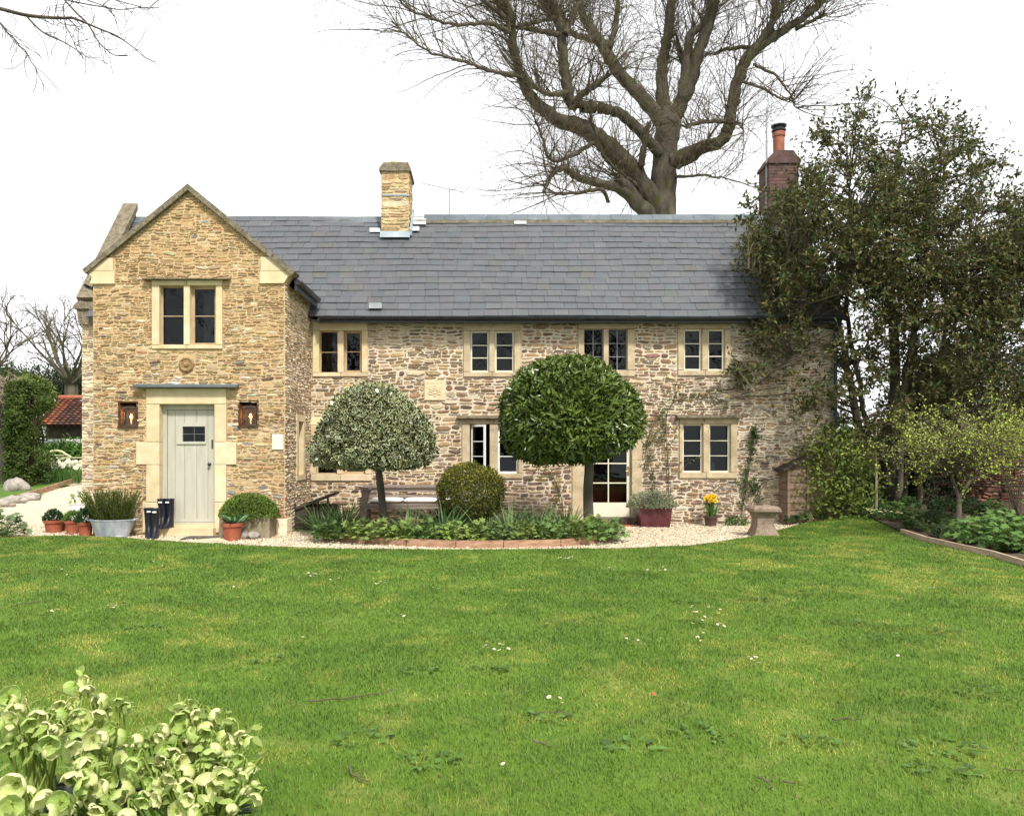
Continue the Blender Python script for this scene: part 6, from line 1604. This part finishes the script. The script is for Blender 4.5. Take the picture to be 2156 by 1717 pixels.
# big geranium clumps and low plants
RBED = [(2260,11.9,1.3),(2330,11.2,1.3),(2300,10.2,1.2),(2400,10.6,1.3),(2420,9.6,1.2),(2480,8.8,1.2),(2600,9.2,1.3),(2600,8.0,1.2),(2260,12.9,1.2),(2450,12.0,1.3),(2740,7.6,1.2),(2050,11.7,1.15),(2085,11.4,1.3),(2125,11.6,1.35),(2150,11.1,1.3),(2110,10.8,1.0),(2165,10.6,1.1),(2085,12.0,1.0)]
for px, Y, s_ in RBED: p = onG(px, Y); p[2] += .07; clump('geranium_clump', p, 'lush geranium clump in the right hand border', 'plant', 'geraniums in the right border', 'geranium', s_*1.25, (.065,.15,.04))
for px, Y, s_, k_, c_ in [(1915,13.2,.6,'geranium',(.05,.11,.04)),(1950,12.9,.6,'geranium',(.06,.11,.045)),(1985,12.5,.6,'mound',(.06,.10,.045)),(1930,13.9,.8,'geranium',(.05,.10,.035)),(1970,13.6,.8,'mound',(.055,.09,.03)),(1890,14.3,.8,'geranium',(.06,.13,.035)),(1860,14.6,.6,'mound',(.07,.14,.03)),(2000,13.0,.7,'geranium',(.055,.11,.04)),(1800,15.2,.7,'mound',(.06,.12,.04)),(1760,15.1,.6,'geranium',(.06,.12,.05)),(1725,14.9,.5,'mound',(.07,.12,.05)),(1690,14.8,.45,'geranium',(.06,.12,.05)),(1835,15.0,.6,'straps',(.07,.15,.04)),(1910,15.2,.8,'mound',(.05,.1,.03)),(1665,14.9,.4,'mound',(.06,.11,.05)),(2040,14.5,1.0,'mound',(.05,.09,.035)),(2090,14.2,1.0,'geranium',(.05,.11,.035)),(1985,14.8,.9,'mound',(.045,.08,.03))]:
    p = onG(px, Y); p[2] += .06; clump({'geranium':'low_geranium','mound':'low_mound','straps':'bulb_leaves'}[k_], p, {'geranium':'low lobed leaved plant in the shady border near the oak','mound':'low small leaved plant in the shady border near the oak','straps':'tuft of bulb leaves at the lawn edge below the oak'}[k_], 'plant', 'low plants in the shady border', k_, s_, c_)
for i, (px, Y, n) in enumerate([(1832,14.55,16),(1848,14.3,12),(1873,14.1,9),(1895,13.95,5)]):
    p = onG(px, Y); p[2] += .05; t = thing('primrose', p, 'pale yellow primrose clump flowering at the lawn edge below the oak', 'primrose', 'primroses below the oak'); mb = MB(); leafy(mb, p, 60, .16, .14, .08, .09, .04, (.09,.17,.05)); mb.obj('leaves', M['leaf'], t)
    for q_ in range(n):
        mb = MB(); f = p+[rng.normal()*.12, rng.normal()*.08, U(.09,.16)]; k = 5; aa = np.arange(k)*1.2566; mb.inst(LEAF, np.tile(f, (k, 1)), np.stack([np.cos(aa), np.sin(aa), np.full(k,.2)], 1), np.tile([0,-.6,.8], (k, 1)), np.stack([np.full(k,.024), np.full(k,.022), np.full(k,.02)], 1), (.78,.74,.42)); mb.obj('flower', M['petal'], t)

# ============================================================ LEFT BACKGROUND
t = thing('yew_hedge', onG(66, 25), 'tall clipped dark green hedge pier left of the path', 'hedge')
b0, b1 = X(18,24.6), X(97,25.7); z0, z1 = float(hgt(-14,25))-.1, Z(815,25)
n = 16000; u = U(0,1,n); side = rng.integers(0, 4, n); xx = np.where(side == 1, b1, U(b0, b1, n)); yy = np.where(side == 1, U(24.6, 25.7, n), 24.6+0*u); zz_ = U(z0, z1, n); top = side == 2; yy = np.where(top, U(24.6, 25.7, n), yy); zz_ = np.where(top, z1, zz_)
wv = .16*np.sin(xx*4+zz_*3)+.12*np.sin(zz_*7)+.08*np.sin(xx*11+yy*6); xx = xx+np.where(side == 1, wv, 0)*1.2; yy = yy-np.where((side != 1) & ~top, np.abs(wv), 0)
pp = np.stack([xx, yy, zz_], 1)+rng.normal(size=(n, 3))*.07; mb = MB(); mb.inst(LEAF, pp, unit(rdir(n)+[.2,-.4,.5]), unit(rdir(n)*.6+[.3,-.7,.5]), np.stack([U(.07,.14,n), U(.03,.05,n), np.full(n,.1)], 1), np.array([.06,.095,.018])*U(.45, 1.4, (n, 1))*U(.9, 1.1, (n, 3))); mb.obj('foliage', M['leaf'], t)
mb = MB()
for _ in range(60): a = np.array([U(b0+.1, b1-.2), U(24.9, 25.5), z0]); mb.tube([a, a+[U(-.1,.1), 0, (z1-z0)*.5], a+[U(-.2,.2), 0, (z1-z0)*.93]], [.05,.04,.02], 5)
mb.obj('branches', M['twig'], t)
t = thing('trellis_fence', onG(8, 25.4), 'dark timber fence overgrown with bare climber stems at the left edge', 'fence')
mb = MB(); x = X(-90,25.4)
while x < X(36,25.4): mb.box((x, 25.4, float(hgt(x,25.4))), (x+.14, 25.44, Z(840,25.4)+.05*math.sin(x*3))); x += .15
mb.obj('boards', pmat('purple_brown_boards', (.03,.022,.028), (.07,.05,.058), 6, .85, .3, 20, stretch=(5,5,.6)), t)
cl_ = thing('bare_climber', onG(28, 24.9), 'bare grey climber trunk and stems in front of the dark fence', 'climber')
mb = MB(); z = lambda px, py, Y=24.9: np.array([X(px,Y), Y, Z(py,Y)])
for pts, ra in (([(22,1035),(24,980),(32,930),(40,880),(42,840),(20,815),(-20,820)], .10), ([(26,960),(45,945),(62,940)], .04), ([(40,900),(20,890),(-5,880)], .04), ([(34,925),(48,905),(56,895)], .03), ([(42,850),(60,830),(75,842)], .05), ([(30,830),(5,800),(-30,806)], .06)):
    P, r = spline([z(*p_) for p_ in pts], np.linspace(ra, ra*.3, len(pts)), 6); mb.tube(P, r, 7)
mb.obj('stems', M['twig'], cl_)
m2 = MB(); n = 260; st = np.array([z(U(-20,48), U(800,850)) for _ in range(n)]); m2.tubes(curves(st, rdir(n)+[0,-.3,0], U(.2,.7,n), 5, .3, .25), np.full((n, 5), .010), 3); m2.obj('twigs', pmat('pale_dry_twigs', (.24,.19,.14), (.38,.31,.24), 5, .9), cl_)
# outbuilding
t = thing('outbuilding', (X(130,40), 40, .6), 'low outbuilding with a red pantile roof beyond the garden', 'outbuilding')
xa, xb = X(80,40), X(235,40); ze_, zr_ = Z(895,39.5), Z(838,42)
mb = MB(); mb.box((xa+.3, 40.2, .5), (xb, 44, ze_+.05)); mb.obj('wall', pmat('dark_boarding', (.045,.035,.03), (.09,.07,.055), 5, .9, .3, 10), t)  # boarded wall in an even dark brown
mb = MB(); g = random.Random(6); rows = 12
for r_ in range(rows):
    x = xa
    while x < xb:
        w_ = .30; s0, s1 = r_/rows, (r_+1)/rows; c = wpick(g, [(4,(.095,.05,.04)),(2,(.13,.065,.045)),(2,(.075,.05,.042)),(.4,(.3,.27,.24))]) if x > xa+.7 else wpick(g, [(1,(.24,.085,.045)),(1,(.18,.07,.045))])
        P = lambda xx, s_, l_: (xx, 39.5+2.5*s_-l_*.5, ze_+(zr_-ze_)*s_+l_)
        mb.poly([P(x+.01, s0, .05), P(x+w_*.5, s0, .09), P(x+w_-.01, s0, .05), P(x+w_-.01, s1, .0), P(x+w_*.5, s1, .04), P(x+.01, s1, .0)], [(0,1,4,5), (1,2,3,4)], c); x += w_
mb.poly([(xa, 39.6, ze_-.06), (xb, 39.6, ze_-.06), (xb, 42, zr_-.06), (xa, 42, zr_-.06)], [(0,1,2,3)], (.06,.035,.03))
mb.poly([(xa, 42, zr_), (xb, 42, zr_), (xb, 44.5, ze_), (xa, 44.5, ze_)], [(0,1,2,3)], (.2,.09,.06)); mb.obj('roof', M['tile'], t)
mb = MB(); mb.tube([(xa, 42, zr_+.04), (xb, 42, zr_+.04)], .13, 8, (.34,.13,.08)); mb.obj('ridge_tiles', M['tile'], t)
t = thing('rendered_wall', (X(140,38), 38, .6), 'low white rendered wall in front of the outbuilding', 'wall')
mb = MB(); mb.box((X(95,38), 38, .55), (X(240,38), 38.25, Z(928,38)-.08)); mb.obj('wall_body', M['white'], t); mb = MB(); mb.box((X(94,38), 37.94, Z(928,38)-.078), (X(241,38), 38.3, Z(926,38)+.04)); mb.obj('coping', M['white'], t)
bush('box_hedge', np.array([X(140,37), 37, Z(960,37)]), (2.2,.4,.5), 7000, .16, .08, (.07,.15,.025), 'low bright green hedge behind the pale garden seat', 'hedge')
for i, (px, py, Y, r, c_, lb) in enumerate([(62,832,36,(.9,.7,.7),(.10,.14,.03),'pale green bush rising above the tall hedge'),(5,812,44,(1.4,1,.9),(.06,.10,.03),'mid green bush at the left edge beyond the fence'),(100,812,58,(3.6,2,1.2),(.030,.045,.02),'dark conifers in the distance behind the outbuilding roof'),(178,815,60,(2.2,2,1.3),(.035,.05,.02),'dark distant trees meeting the house corner')]):
    bush('distant_bush', np.array([X(px,Y), Y, Z(py,Y)]), r, 5000, .22, .11, c_, lb, 'bush')
# garden seat
Y = 34; p = onG(128, Y); t = thing('curved_bench', p, 'weathered curved back garden seat on the far lawn', 'bench')
z = lambda px, py, dy=0: np.array([X(px,Y+dy), Y+dy, Z(py,Y)])
mb = MB(); ar = [z(80,972,.6)]+[z(96+22*(1-math.cos(a)), 962-14*math.sin(a), .6) for a in np.linspace(0, math.pi*.85, 9)]+[z(150,962,.55)]
mb.tube(ar, .05, 6)
for x in np.arange(88, 148, 5.5): mb.bar(z(x,976,.6), z(x, 950 if x < 130 else 960,.6), .04, .04)
for yy in (958, 966): mb.bar(z(86,yy,.6), z(135,yy,.6), .04, .04)
mb.obj('backrest', M['teak'], t); mb = MB()
for i in range(6): mb.box(z(82,976,0)+[0,i*.1-.02,0], z(152,974.5,0)+[0,i*.1+.06,0])
mb.obj('seat', M['teak'], t); mb = MB(); mb.bar(z(118,963,0), z(160,963,0)+[0,.5,0], .08, .05); mb.obj('armrest', M['teak'], t)
for px, dy in ((84,0),(162,.5),(122,0),(158,0)): mb = MB(); mb.bar(z(px,963 if px > 100 else 970,dy), [X(px,Y+dy), Y+dy, float(hgt(X(px,Y),Y))+.05], .08, .08); mb.obj('leg', M['teak'], t)
# white daffodils
for i, px in enumerate((112,122,132,141,150,158,166,173)):
    p = onG(px, 26+U(-.6,.6)); p[2] += .06
    t = thing('daffodil_clump', p, 'clump of white daffodils flowering beside the wing corner', 'daffodils', 'white daffodil clumps')
    daffodils(t, p, 10, .62, (.82,.80,.68), (.80,.76,.45), .2, strapn=46, size=.075)
for i, (px, py) in enumerate([(60,1012),(100,1018),(20,1012),(140,1012)]):
    p = G(px, py+10); p[2] += .05; t = thing('border_tuft', p, 'low green leafy tuft in the left border by the hedge foot', 'plant', 'tufts in the left border'); mb = MB(); straps(mb, p, 90, .5, .03, (.08,.16,.04), .6, .9, .5); leafy(mb, p, 200, .9, .5, .22, .1, .05, (.07,.14,.035)); mb.obj('leaves', M['leaf'], t)
p = onG(10, 12.9); clump('geranium_clump', p+[0,0,.02], 'leafy geranium clump on the gravel at the left edge', 'plant', None, 'geranium', 1.35, (.07,.13,.06))
# far tree belt at the right, beyond the garden wall
n = 26000; xx = U(14, 120, n); hh = 3.5+2.2*np.sin(xx*.21)+1.3*np.sin(xx*.53+1)+.8*np.sin(xx*1.3); pp = np.stack([xx, 90+U(-4, 4, n), U(0, 1, n)**.8*hh], 1); mb = MB(); mb.inst(LEAF, pp, rdir(n), unit(rdir(n)+[0,-.5,.5]), np.stack([U(.5,1.0,n), U(.3,.5,n), np.full(n,.6)], 1), np.array([.045,.065,.028])*U(.6, 1.4, (n, 1)))
tag(mb.obj('far_woodland', M['leaf']), 'distant dark tree belt beyond the garden wall at right', 'woodland', kind='stuff')

# ============================================================ LAWN GRASS AND WHAT LIES ON IT
n = 660000
y = U(1.9, 16.0, n); x = (U(-1, 1, n)+.03)*(.76*np.maximum(y, 3.0)+1.4)
k = (y < lawn_up(x)-.005) & ~((x > np.interp(y, RB[:, 1], RB[:, 0])) & (y > 4.2))
x, y = x[k], y[k]; n = len(x)
moss = np.clip((fbm(x, y, 2.4, 3)+.35*fbm(x, y, .5, 9)-.73)*4.5, 0, .75); dark = np.clip((fbm(x, y, 2.2, 21)-.48)*6, 0, 1)
clump_ = fbm(x, y, 5.0, 31)
h = (.018+.021*clump_+.009*dark)*U(.6, 1.3, n)*(1-.45*moss)
tall = U(0, 1, n) < .004; h = np.where(tall, h*2.1, h)
wd = .0026*(np.maximum(y, 2.4)/2.6)**.75*U(.7, 1.3, n)
a = U(0, 2*np.pi, n); lean = U(.1, .85, n)
d = np.stack([np.cos(a)*lean, np.sin(a)*lean, np.ones(n)], 1); d = unit(d)
b0 = np.stack([x, y, hgt(x, y)+.028], 1); side = np.stack([-np.sin(a), np.cos(a), 0*a], 1); side = unit(side+np.array([.8, 0, 0])*np.sign(side[:, :1]))
m_ = b0+d*(h*.55)[:, None]; tip = b0+d*h[:, None]+np.stack([np.cos(a), np.sin(a), -.25+0*a], 1)*(h*lean*.45)[:, None]
V = np.stack([b0-side*wd[:, None]*.5, b0+side*wd[:, None]*.5, m_+side*wd[:, None]*.42, m_-side*wd[:, None]*.42, tip], 1).reshape(-1, 3)
g1, g2, g3, g4 = np.array([.134,.226,.038]), np.array([.36,.35,.08]), np.array([.078,.160,.028]), np.array([.27,.24,.10])
mm = (U(0, 1, n) < moss*1.0).astype(float)*.75+moss*.25; c = g1*(1-mm[:, None])+g2*mm[:, None]; c = c*(1-.55*dark[:, None])+g3*.55*dark[:, None]
dry = U(0, 1, n) < (.015+.10*moss); c = np.where(dry[:, None], g4*U(.5, 1.1, (n, 1)), c)*U(.65, 1.35, (n, 1))
mb = MB(); L = (np.arange(n)[:, None]*5+np.array([0,1,2,3,3,2,4])[None]).ravel(); mb.raw(V, L, np.tile([4, 3], n), np.repeat(c, 5, axis=0))
tag(mb.obj('grass', M['grass']), kind='stuff', label='short mossy lawn grass covering the foreground', cat='grass')

def daisy_mesh():
    mb = MB(); mb.tube([(0,0,0),(.004,0,.02),(.002,.002,.042)], .0012, 4, (.12,.2,.05)); k = 12; aa = np.arange(k)*2*np.pi/k
    mb.inst(DIAMOND, np.tile([.002,.002,.043], (k, 1)), np.stack([np.cos(aa), np.sin(aa), np.full(k, .25)], 1), np.tile([0,0,1.], (k, 1)), np.stack([np.full(k,.0115), np.full(k,.006), np.full(k,.01)], 1), (.82,.80,.80))
    mb.lathe([(.0045,.0),(.004,.003),(.001,.004)], (.002,.002,.043), 8, col=(.75,.5,.04)); return mb.mesh('daisy', M['petal'])
dm = daisy_mesh()
DC = [(655,1221,22,5,10),(700,1232,12,4,4),(805,1240,14,4,5),(1036,1382,18,12,9),(1186,1186,18,6,8),(1280,1209,12,5,5),(1486,1314,26,22,14),(1522,1340,16,6,6),(1474,1366,9,4,3),(1322,1364,14,4,5),(1590,1414,14,6,5),(1893,1404,3,2,1),(1950,1253,25,6,4),(230,1296,20,5,9),(108,1302,8,3,3),(640,1366,4,3,2),(920,1250,8,4,2),(1060,1640,5,4,1),(1390,1215,20,8,5),(1180,1498,30,16,3),(470,1260,30,12,3),(330,1210,30,10,3),(150,1215,20,6,2),(1720,1200,25,8,3),(860,1310,30,8,3)]
for px, py, sx_, sy_, k in DC:
    for _ in range(k):
        p = G(px+rng.normal()*sx_*.6, py+rng.normal()*sy_*.6); o = bpy.data.objects.new('daisy', dm); COL.objects.link(o); o.location = (p[0], p[1], p[2]+.03); s_ = U(.95, 1.5); o.scale = (s_,)*3; o.rotation_euler = (U(-.4,.4), U(-.4,.4), U(0,6))
        tag(o, 'small white daisy flowering in the lawn', 'daisy', 'daisies in the lawn')
for pts, r, lb in [([(642,1494),(700,1491),(760,1483),(832,1470)],.005,'long thin dark twig lying on the lawn right of the hellebores'),([(735,1636),(742,1655),(775,1668)],.006,'bent twig lying on the lawn near the bottom edge'),([(22,1285),(70,1280),(113,1272)],.005,'dark twig lying on the lawn near the left edge'),([(1118,1516),(1160,1519),(1205,1518)],.003,'faint straight twig lying in the middle of the lawn'),([(1753,1536),(1780,1531),(1810,1534)],.005,'curved bare twig lying on the lawn at right'),([(1126,1582),(1142,1586),(1160,1592)],.004,'short dark twig lying below the faint straight twig'),([(1597,1659),(1612,1668),(1625,1684)],.005,'forked dry twig near the bottom of the lawn, right of centre'),([(1650,1668),(1672,1672)],.005,'short brown stick beside the forked dry twig'),([(2110,1640),(2156,1646)],.004,'thin twig cut by the right edge of the lawn')]:
    P = [G(a_, c_)+[0,0,.052] for a_, c_ in pts]; P, r_ = spline(P, np.linspace(r, r*.45, len(P)), 4); P = P+rng.normal(size=P.shape)*.004; mb = MB(); mb.tube(P, r_, 6)
    if len(pts) > 2: j = len(P)//2; mb.tube([P[j], P[j]+[.05,.03,.012]], r*.45, 5)
    tag(mb.obj('fallen_twig', M['twig'], off=P[0]), lb, 'twig', 'twigs on the lawn')
p = G(1376, 1482)+[0,0,.055]; mb = MB(); mb.inst(LEAF, np.tile(p, (2, 1)), np.array([[1,.2,.4],[.3,.5,.8]]), np.array([[0,-.6,.8],[0,-.9,.4]]), np.full((2, 3), .019), (.50,.12,.09)); tag(mb.obj('fallen_petal', M['petal'], off=p), 'single red fallen petal on the lawn', 'petal')
for i, (px, py, s_) in enumerate([(1778,1320,1.0),(1880,1355,1.0),(1445,1275,.9),(1740,1240,.9),(1990,1340,1.0),(1975,1590,1.2),(1990,1640,1.0),(1155,1525,.8),(1030,1420,.8),(640,1300,.8),(880,1425,.7),(1290,1228,.9),(1100,1180,.7),(1480,1560,.9),(1330,1590,.8),(760,1570,.9),(2060,1470,1.0),(1620,1270,.9),(1700,1580,.9),(900,1620,.9),(300,1330,.8),(560,1400,.8)]):
    p = G(px, py); k = int(26*s_); mb = MB(); aa = U(0, 6.28, k); rr = .11*s_*np.sqrt(U(0, 1, k)); pp = p+np.stack([rr*np.cos(aa)*1.4, rr*np.sin(aa), U(.035,.055,k)], 1); mb.inst(LEAF, pp, np.stack([np.cos(aa), np.sin(aa), U(.0,.6,k)], 1), unit(rdir(k)*.4+[0,-.2,1]), np.stack([U(.03,.055,k), U(.018,.03,k), np.full(k,.04)], 1), np.array([.085,.16,.035])*U(.6, 1.4, (k, 1)))
    tag(mb.obj('weed_foliage', M['leaf'], off=p), 'flat broad leaved weed patch growing in the lawn', 'weed', 'weed patches in the lawn', 'thing')

# ============================================================ HELLEBORES IN THE FOREGROUND
def hell_flower(phi, seed, bud=False, tone=(1,1,1)):
    g = np.random.default_rng(seed); mb = MB(); nu, nv = 7, 7
    for q_ in range(5):
        th0 = q_*2*np.pi/5+g.uniform(-.1, .1); sc_ = 1.0+(.05 if q_ % 2 else -.03)+g.uniform(-.03, .03); pm = phi*g.uniform(.92, 1.08)
        V = []; C = []
        for i in range(nu):
            u = i/(nu-1); ph = .12+u*(pm-.12)
            wv = .95*np.sin(np.pi*min(1, .22+u*.60))*(1 if u < .8 else np.sqrt(max(0.02, 1-((u-.8)/.215)**2)))
            for j in range(nv):
                v = 2*j/(nv-1)-1
                r = .5*sc_*np.sin(ph)*(1+.05*(1-v*v)); ang = th0+v*wv*.80
                z = .44*sc_*(1-np.cos(ph))+.02*np.sin(v*5+q_)*u - .035*v*v*u
                V.append((r*np.cos(ang), r*np.sin(ang), z))
                ed_ = max(abs(v), u)**3
                C.append(np.array([.28,.38,.06])*(1-u)**1.3+np.array([.64,.66,.34])*(1-(1-u)**1.3)*(1-.3*ed_)+np.array([.80,.78,.56])*.3*ed_)
        f = [(i*nv+j, i*nv+j+1, (i+1)*nv+j+1, (i+1)*nv+j) for i in range(nu-1) for j in range(nv-1)]
        mb.poly(V, f, np.array(C)*np.array(tone)*g.uniform(.92, 1.06))
    if not bud:
        k = 26; a_ = g.uniform(0, 6.28, k); r_ = g.uniform(.01, .11, k); tp = np.stack([r_*np.cos(a_), r_*np.sin(a_), g.uniform(.14, .26, k)], 1); st = np.stack([r_*np.cos(a_)*.4, r_*np.sin(a_)*.4, np.full(k, .02)], 1); mb.tubes(np.stack([st, (st+tp)/2, tp], 1), np.tile([.006,.006,.012], (k, 1)), 4, (.42,.46,.12))
    me = mb.mesh('hellebore_bloom', M['petal'], smooth=True); return me
FM = [hell_flower(1.5, 1, tone=(.85,.95,.7)), hell_flower(1.4, 2, tone=(1.05,1.03,1.0)), hell_flower(1.65, 3, tone=(1.1,1.08,1.0)), hell_flower(1.6, 4, tone=(.7,.85,.5)), hell_flower(1.85, 5, tone=(1.15,1.12,1.1)), hell_flower(1.7, 7, tone=(.7,.85,.55))]; BUD = hell_flower(2.6, 6, True)
FL = [(70,300,130),(215,365,90),(60,420,130),(150,380,90),(70,500,110),(90,580,150),(150,630,80),(40,680,90),(215,510,110),(300,450,120),(240,430,80),(20,350,110),(120,340,100),(15,520,90),(140,460,90),(355,470,100),(410,560,90),
 (550,235,110),(640,190,80),(670,250,95),(450,365,90),(485,420,105),(600,415,120),(545,350,80),(790,340,110),(740,430,110),(800,410,80),(930,380,95),(880,340,80),(640,495,140),(740,520,150),(590,590,130),(700,620,150),(790,600,100),(370,650,140),(320,700,110),(540,700,140),(620,790,140),(780,710,100),(710,850,140),(550,900,130),(610,970,140),(820,930,120),(780,1000,120),(865,1060,155),(920,1080,110),(450,520,90),(830,540,90),(660,920,100),(500,640,90),
 (930,620,130),(1070,660,105),(1050,610,85),(1020,790,120),(1000,880,150),(1150,850,130),(1200,640,110),(1310,715,110),(1220,780,95),(1260,870,110),(1250,920,100),(1100,1030,100),(1180,1080,110),(1350,370,110),(1420,370,110),(1330,480,120),(1430,520,100),(1500,480,110),(1560,490,130),(1600,430,90),(1710,490,100),(1710,540,90),(1260,550,95),(1430,600,115),(1550,580,110),(1650,600,90),(1800,580,90),(1430,720,140),(1580,720,110),(1720,650,130),(1850,650,100),(1530,820,120),(1540,910,150),(1360,950,150),(1650,900,120),(1700,880,120),(1740,800,110),(1800,770,80),(1870,860,100),(1900,830,90),(1840,900,90),(1490,1080,150),(1420,1070,90),(1330,1160,130),(1930,1060,105),(1380,440,95),(1480,420,90),(1290,600,90),(1480,650,95),(1350,800,110),(1430,850,110),(1610,800,100),(1640,680,95),(1780,860,90),(1600,980,110),(1240,1010,100),(1140,960,90),(980,980,110),(1060,1100,110),(1480,1180,120),(900,760,90),
 (110,970,180),(190,1010,130),(290,1070,150),(80,1130,170),(450,1100,140),(490,1150,140),(410,1170,130),(30,1060,90),(10,980,80),(180,1170,120),(660,1090,110),(740,1170,110),(960,1170,120)]
BD = [(1580,1060,65),(1830,1010,60),(1750,1130,80),(1180,940,60),(1860,990,60),(690,1140,55),(590,1110,60),(1190,1010,60),(410,540,60),(1720,720,60),(1900,970,50)]
PL = [('pale green hellebore cut by the left edge in the foreground', lambda x, y: x < 430 and y < 800), ('pale green hellebore with the tallest spire in the foreground', lambda x, y: 430 <= x < 960), ('pale green hellebore with a broad rounded head, rightmost in the foreground', lambda x, y: x >= 960), ('pale green hellebore nearest the camera in the bottom left corner', lambda x, y: x < 430 and y >= 800)]
EX = []
for zx, zy, s_ in FL:
    if U(0, 1) < .5: EX.append((zx+U(-65,65), zy+U(10,75), s_*U(.75,1.0)))
FL = FL+EX
hp = []
for zx, zy, s_ in FL+BD:
    px, py = zx/3.5716, 1379.8+zy/3.5716; Y = 2.72-.60*(zy-200)/1000+U(-.10, .10)
    if s_ > 150 and zx < 500: Y -= .25
    hp.append((zx, zy, W(px, py, Y), s_/3.5716/F*Y, (zx, zy, s_) in BD))
for lab, fn in PL:
    F_ = [q_ for q_ in hp if fn(q_[0], q_[1])]; c0 = np.mean([q_[2] for q_ in F_], axis=0); base = np.array([c0[0]*1.0, c0[1]+.02, .0]); hub = np.array([base[0], base[1], .22])
    t = thing('hellebore_plant', base, lab, 'hellebore', 'hellebores in the foreground')
    sm = MB(); mb = MB(); tops = []
    for zx, zy, p, dm_, isb in F_:
        ax_ = unit(np.array([rng.normal()*.6+(p[0]-c0[0])*1.2, -.55+rng.normal()*.45, -.45+rng.normal()*.45])); 
        if U(0, 1) < .16: ax_ = unit(ax_+[0, -.2, .7])
        o = bpy.data.objects.new('bud' if isb else 'flower', BUD if isb else FM[rng.integers(0, 6)]); COL.objects.link(o); o.parent = t
        ctr = p-ax_*dm_*.22; o.location = [float(v) for v in ctr-base]; o.rotation_euler = (mathutils.Vector(ax_).to_track_quat('Z', 'Y') @ mathutils.Quaternion((0, 0, 1), U(0, 6.28))).to_euler(); sc_ = dm_*1.14; o.scale = (sc_,)*3
        b_ = unit(np.array([0, 0.1, 1.0])); m1 = ctr-ax_*.025+[0, .01, -.01]; m2 = hub*.35+ctr*.65+np.array([U(-.02,.02), .04, -.05]); P, r = spline([base+rng.normal(size=3)*[.05,.05,0], hub+rng.normal(size=3)*.04, m2, m1, ctr], [.007,.006,.0042,.003,.0026], 4); sm.tube(P, r, 6, np.array([1.3,1.2,.9]))
        tops.append(ctr)
    sm.obj('stems', M['stem'], t, smooth=True)
    tops = np.array(tops); n = int(len(F_)*1.3); j = rng.integers(0, len(tops), n); pp = tops[j]+rng.normal(size=(n, 3))*[.03,.03,.02]+[0,.02,-.02]
    mb.inst(LEAF, pp, unit(rdir(n)*[1,1,.5]+[0,-.2,.1]), unit(rdir(n)*.5+[0,-.4,.8]), np.stack([U(.035,.06,n), U(.014,.024,n), np.full(n,.04)], 1), np.array([.26,.34,.09])*U(.7, 1.3, (n, 1))); mb.obj('bract_leaves', M['leaf'], t)
    lf = MB(); n = 36; a_ = U(0, 6.28, n); cc = hub+np.stack([np.cos(a_)*U(.02,.15,n), np.sin(a_)*U(.02,.14,n), U(-.08,.14,n)], 1)
    for q_ in range(3):
        dr = unit(np.stack([np.cos(a_+(q_-1)*.8), np.sin(a_+(q_-1)*.8), U(-.35,.3,n)], 1)); lf.inst(LEAF, cc, dr, unit(rdir(n)*.35+[0,-.15,.9]), np.stack([U(.08,.13,n), U(.032,.05,n), np.full(n,.12)], 1), np.array([.04,.06,.04])*U(.6, 1.4, (n, 1)))
    lf.obj('leaves', M['leaf'], t); m2 = MB(); m2.tubes(np.stack([np.tile(base, (n, 1)), base*.4+cc*.6+[0,.01,.02], cc], 1), np.full((n, 3), .004), 5, (.7,.7,.6)); m2.obj('leaf_stalks', M['stem'], t)
for o in list(bpy.data.objects):
    if '_w' in o: del o['_w']
